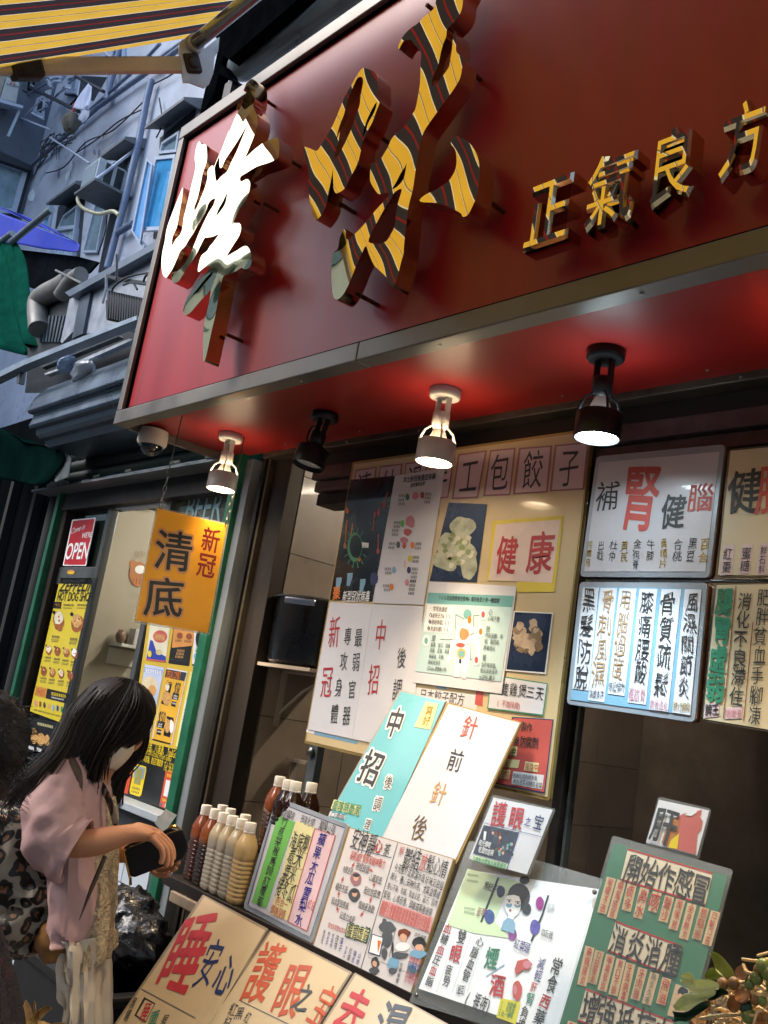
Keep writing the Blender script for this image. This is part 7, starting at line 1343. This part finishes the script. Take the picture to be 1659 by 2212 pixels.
# hair
HM = M('dark hair', '#1d140f', .62, amt=.4, ns=60, spec=.35)
def hairset(guides, n, r, mat, par, name, jit=.008, pl=None, curl=0):
    G = [[(pl or SG).hit('w', (g[0], g[1]), g[2]) for g in gd] for gd in guides]; mb = MB(); hr2 = random.Random(9)
    for k in range(n):
        a = hr2.random()*(len(G)-1); i = int(a); f = a-i; m = len(G[i]); P = []; o1 = Vector((hr2.gauss(0, 1), hr2.gauss(0, 1), hr2.gauss(0, 1)))*jit; ln = hr2.uniform(.8, 1.08)
        for q_ in range(m):
            p = G[i][q_]*(1-f)+G[i+1][q_]*f+o1*(.4+1.6*q_/m); P.append(tuple(p))
        P = smoothpts(P, 4, False)
        if curl: P = [tuple(Vector(p)+Vector((math.sin(q_*1.9+k), math.cos(q_*1.7+k*2), math.sin(q_*1.3+k*3)))*curl) for q_, p in enumerate(P)]
        P = P[:max(4, int(len(P)*min(ln, 1)))]; mb.tube(P, [r]*(len(P)-2)+[r*.7, r*.2], 4, cap=False)
    o = mb.build(name, mat, par); return o
gd = [[(700, 140, -.03), (560, 200, -.02), (440, 340, -.0), (320, 560, .08), (190, 700, .14), (80, 800, .17), (30, 860, .18)], [(700, 125, 0), (560, 180, .03), (440, 320, .06), (350, 540, .13), (230, 690, .18), (120, 790, .20), (50, 860, .20)], [(730, 120, .03), (600, 200, .08), (480, 360, .11), (400, 540, .16), (300, 680, .21), (210, 790, .22), (120, 880, .21)],
      [(770, 122, .04), (650, 230, .10), (540, 400, .12), (460, 560, .13), (400, 660, .13), (370, 720, .12), (345, 760, .10)], [(800, 130, .05), (720, 260, .11), (620, 430, .125), (540, 580, .12), (500, 660, .11), (480, 700, .10), (470, 730, .09)], [(815, 135, .05), (780, 260, .11), (700, 420, .125), (620, 560, .115), (590, 650, .10), (575, 700, .09), (570, 730, .08)],
      [(830, 145, .045), (855, 270, .09), (790, 380, .105), (690, 460, .11), (615, 530, .11), (585, 620, .10), (570, 700, .09)], [(845, 160, .03), (895, 300, .06), (880, 395, .075), (830, 440, .08), (750, 470, .085), (670, 495, .09), (620, 520, .09)], [(850, 170, .0), (908, 310, .02), (900, 400, .04), (870, 450, .05), (840, 470, .05), (815, 485, .05), (800, 490, .05)]]
hairset(gd, 1500, .0012, HM, wm_, 'hair')['kind'] = 'stuff'
hairset([[(850, 200, -.05), (880, 400, -.07), (860, 560, -.075), (760, 680, -.07), (720, 780, -.07), (700, 860, -.07), (690, 920, -.07)], [(850, 200, -.08), (880, 400, -.09), (840, 560, -.09), (720, 680, -.06), (660, 760, -.04), (650, 840, -.04), (640, 880, -.04)]], 120, .0022, HM, wm_, 'hair')['kind'] = 'stuff'
MB().tube(smoothpts([tuple(W(*p)) for p in ((830, 270, 0), (720, 300, .01), (600, 380, .03), (500, 500, .05), (410, 620, .07), (330, 690, .09))], 4, False), [.055, .07, .085, .092, .096, .098, .096, .092, .088, .084, .08, .075, .07, .066, .06, .055, .05, .045, .04, .036, .03], 20, ell=1.05).build('hair_mass', HM, wm_)
MB().tube(smoothpts([tuple(W(*p)) for p in ((800, 250, .02), (770, 350, .04), (670, 430, .05), (590, 540, .05), (555, 650, .045))], 4, False), [.05, .06, .066, .068, .068, .066, .062, .056, .05, .046, .042, .038, .034, .032, .03, .028, .025], 18).build('hair_mass', HM, wm_)
MB().ell(W(715, 290, 0), FV*.110, LV*.098, UP*.088, 24, 16).build('hair_mass', HM, wm_)
# straps
LEO = bpy.data.materials.new('leopard print'); LEO.use_nodes = True; t = LEO.node_tree; N = t.nodes; LK = t.links; b = N['Principled BSDF']; b.inputs['Roughness'].default_value = .6
tc = N.new('ShaderNodeTexCoord'); nz = N.new('ShaderNodeTexNoise'); nz.inputs['Scale'].default_value = 14; LK.new(tc.outputs['Object'], nz.inputs[0]); mxv = N.new('ShaderNodeMix'); mxv.data_type = 'VECTOR'; mxv.inputs[0].default_value = .06
LK.new(tc.outputs['Object'], mxv.inputs[4]); LK.new(nz.outputs[1], mxv.inputs[5]); vo = N.new('ShaderNodeTexVoronoi'); vo.inputs['Scale'].default_value = 26; LK.new(mxv.outputs[1], vo.inputs['Vector'])
rp = N.new('ShaderNodeValToRGB'); LK.new(vo.outputs['Distance'], rp.inputs[0]); rp.color_ramp.interpolation = 'EASE'
for i, (p, c) in enumerate([(0, lin('#6d4a2e')), (.22, lin('#7a5638')), (.30, lin('#120d0b')), (.50, lin('#15100d')), (.56, lin('#8f8474')), (1, lin('#9b9080'))]):
    e = rp.color_ramp.elements[i] if i < 2 else rp.color_ramp.elements.new(p); e.position = p; e.color = c
LK.new(rp.outputs[0], b.inputs['Base Color']); bp = N.new('ShaderNodeBump'); bp.inputs['Strength'].default_value = .7; bp.inputs['Distance'].default_value = .02; n3 = N.new('ShaderNodeTexNoise'); n3.inputs['Scale'].default_value = 12; LK.new(tc.outputs['Object'], n3.inputs[0]); LK.new(n3.outputs[0], bp.inputs['Height']); LK.new(bp.outputs[0], b.inputs['Normal'])
bp_ = empty('backpack', W(120, 1500), 'leopard print backpack worn by the woman in the pink top', 'backpack')
def wob(s, a): return lambda d: 1+a*noise.noise(d*2.3+Vector((s, 0, 0)))+a*.5*noise.noise(d*6+Vector((0, s, 0)))
MB().ell(W(90, 1180, .02), FV*.125, LV*.15, UP*.165, 40, 28, fn=wob(2, .22)).build('pack_body', LEO, bp_)
MB().ell(W(150, 1480, .02), FV*.135, LV*.16, UP*.11, 40, 28, fn=wob(5, .25)).build('pack_pocket', LEO, bp_)
MB().ell(W(70, 1640, .0), FV*.12, LV*.15, UP*.07, 36, 24, fn=wob(8, .25)).build('pack_base', LEO, bp_)
for ps in ([(60, 960, .10), (130, 900, .12), (170, 870, .13)], [(170, 900, .13), (215, 950, .14), (225, 1100, .15), (235, 1250, .15)], [(20, 1000, .06), (60, 940, .08), (140, 890, .10)]): MB().tube(smoothpts([tuple(W(*p)) for p in ps], 4, False), .022, 10, ell=.6).build('pack_gather', LEO, bp_)
STP = M('strap leather', '#4a3d31', .5, amt=.4, ns=40)
MB().tube(smoothpts([tuple(W(*p)) for p in ((165, 870, .15), (250, 690, .17), (340, 590, .165), (405, 580, .16), (450, 630, .17), (480, 720, .175), (470, 860, .165), (450, 1000, .14))], 4, False), .012, 8, ell=.35).build('strap', STP, bp_)
MB().tube(smoothpts([tuple(W(*p)) for p in ((590, 720, -.02), (640, 800, .06), (680, 900, .085), (705, 1000, .075))], 4, False), .013, 8, ell=.4).build('strap', LEO, bp_)
MB().tube([W(640, 1190, .17), W(560, 1380, .185), W(482, 1580, .185)], [.006, .006, .001], 8).build('loose_strap', STP, bp_)
MB().ell(W(345, 1700, .12), FV*.055, LV*.05, UP*.058, 24, 18, fn=wob(3, .12)).build('round_charm', M('charm fur', '#8a5f2e', .7, amt=.6, ns=25, dirt=('#2a1a10', 18, .58)), bp_)
# wallet and banknote
SW = Sag((262, 1555), 2.85); SW.o = SW.o-LV*.10; SW.n = (-LV-UP*.15).normalized()
wl = empty('wallet', SW.hit('w', (950, 1180)), 'long black zip wallet with a gold zip held open by the woman', 'wallet'); BLK = M('black wallet leather', '#08080a', .42, amt=.2, bump=.15, bs=180); GZ = M('gold zip', '#b8924a', .25, .9, amt=.2)
slab(SW, 'w', [(762, 1150), (820, 1125), (1112, 1028), (1140, 1095), (1143, 1150), (1110, 1212), (820, 1322), (790, 1318)], 0, .010, 'wallet_front', BLK, wl, bevel=.004)
slab(SW, 'w', [(750, 1140), (815, 1100), (1040, 1020), (1095, 1040), (1130, 1120), (1100, 1190), (810, 1300), (778, 1300)], -.024, .008, 'wallet_back', BLK, wl, bevel=.004)
slab(SW, 'w', [(790, 1135), (900, 1095), (1075, 1035), (1095, 1060), (1080, 1150), (820, 1250)], -.012, .004, 'wallet_lining', M('tan lining', '#b98a4e', .5, amt=.2), wl)
zl_ = [(762, 1150), (752, 1165), (790, 1325)]; MB().tube([SW.hit('w', p, .002) for p in zl_], .003, 6).build('zip', GZ, wl)
MB().tube(smoothpts([tuple(SW.hit('w', p, -.012)) for p in ((930, 1070), (1000, 1020), (1060, 1010), (1105, 1040), (1135, 1100), (1143, 1140))], 4, False), .0035, 6).build('zip', GZ, wl)
slab(SW, 'w', [(785, 1318), (800, 1318), (803, 1370), (784, 1370)], .003, .003, 'zip_pull', GZ, wl, bevel=.001)
bn_ = slab(SW, 'w', [(940, 990), (1008, 905), (1075, 942), (1020, 1020), (985, 1045)], -.004, .0008, 'banknote', M('banknote paper', '#f0f5ea', .6, amt=.15, ns=60)); tag(bn_, 'pale green banknote sticking out of the black wallet', 'banknote')

# second person, cut by the left edge
S2 = Sag((-20, 1620), 2.45)
p2 = empty('person', (S2.hit('D', (-40, 2100)).x, S2.hit('D', (-40, 2100)).y, 0), 'shopper with frizzy dark hair and dark floral blouse, cut off by the left edge', 'person')
W2 = lambda x, y, lat=0: S2.hit('D', (x-10, y), lat)
V, E_ = [], []
pel = av(W2(-110, 2080), .09); sp1 = av(W2(-120, 1960), .08, pel); ch_ = av(W2(-130, 1860), .08, sp1); nk = av(W2(-70, 1740), .05, ch_); hd0 = av(W2(-30, 1680), .07, nk); hd = av(W2(-25, 1610), .085, hd0)
for s in (1, -1): a = av(W2(-150, 1800, .14*s), .05, ch_); a = av(W2(-170, 1950, .16*s), .04, a); a = av(W2(-140, 2100, .15*s), .03, a); hand_chain(V, E_, a, W2(-130, 2160, .15*s), -UP, FV, LV, .3, 1.)
for s in (1, -1):
    h = W2(-100, 2110, .09*s); k0 = av(h, .07, pel); k1 = av(Vector((h.x, h.y, .45)), .06, k0); k2 = av(Vector((h.x, h.y, .09)), .04, k1); av(Vector((h.x, h.y, .04))+FV*.1, .03, k2)
skinbody('body', V, E_, SKIN, p2)
FLO = M('sequinned floral cloth', '#3c3a40', .35, amt=.9, ns=120, bump=1, bs=160, dirt=('#8c1f2e', 9, .62)); FLO.node_tree.nodes['Principled BSDF'].inputs['Metallic'].default_value = .3
def rg2(y, xb, xf, w): a, b_ = W2(xb, y), W2(xf, y); return ((a+b_)/2, (b_-a).length/2, w)
garment('floral_blouse', [rg2(1745, -110, -50, .06), rg2(1790, -200, -55, .15), rg2(1880, -220, -70, .15), rg2(1980, -220, -25, .15), rg2(2100, -215, 30, .16), rg2(2230, -215, 50, .17)], FLO, p2, amp=.02)
MB().ell(W2(-45, 1640), FV*.08, LV*.085, UP*.10).build('face_side', SKIN, p2)
HF = M('frizzy hair', '#17110e', .6, amt=.5, ns=50)
MB().ell(W2(-30, 1600), FV*.105, LV*.105, UP*.115, 28, 20, fn=lambda d: 1+.15*noise.noise(d*4)).build('hair_mass', HF, p2)
MB().ell(W2(-55, 1680), FV*.09, LV*.105, UP*.09, 24, 16, fn=lambda d: 1+.2*noise.noise(d*4)).build('hair_mass', HF, p2)
fz = MB(); fr_ = random.Random(4)
for k in range(1600):
    d = Vector((fr_.gauss(0, 1), fr_.gauss(0, 1), fr_.gauss(0, 1))).normalized(); c_ = W2(-30, 1600) if k % 3 else W2(-45, 1690); p = c_+FV*d.x*.10+LV*d.y*.10+UP*d.z*.11; P = [p*1]
    for q_ in range(5): p = p+(FV*d.x+LV*d.y+UP*(d.z-.6))*.005+Vector((fr_.gauss(0, 1), fr_.gauss(0, 1), fr_.gauss(0, 1)))*.003; P.append(p*1)
    fz.tube(P, .0007, 3, cap=False)
fz.build('hair', HF, p2)['kind'] = 'stuff'
# dry husks at the lower left corner
hk = empty('dried_husks', Plane(1.1).hit('w', (250, 2250)), 'dry straw coloured husks poking up at the bottom left corner', 'dried husks'); HK = M('dry husk', '#b8904f', .6, amt=.35, ns=14, tl=.2, bump=.4, bs=20)
for cp in ([(100, 2230), (120, 2150), (150, 2080), (175, 2060), (200, 2120), (215, 2180), (225, 2230), (120, 2230)], [(120, 2240), (200, 2150), (260, 2110), (310, 2100), (335, 2120), (300, 2140), (240, 2190), (180, 2250)], [(480, 2260), (420, 2215), (380, 2200), (330, 2205), (300, 2220), (330, 2250), (400, 2280), (470, 2290)], [(170, 2250), (210, 2180), (200, 2120), (225, 2060), (230, 2100), (222, 2160), (230, 2220), (210, 2260)]):
    leaf(cp, HK, -.30, hk, .004, 'w')
MB().ell(Plane(1.12).hit('w', (240, 2330)), Vector((.12, 0, 0)), Vector((0, .08, 0)), Vector((0, 0, .03)), 20, 10, fn=wob(1, .3)).build('husk_heap', HK, hk)['kind'] = 'stuff'
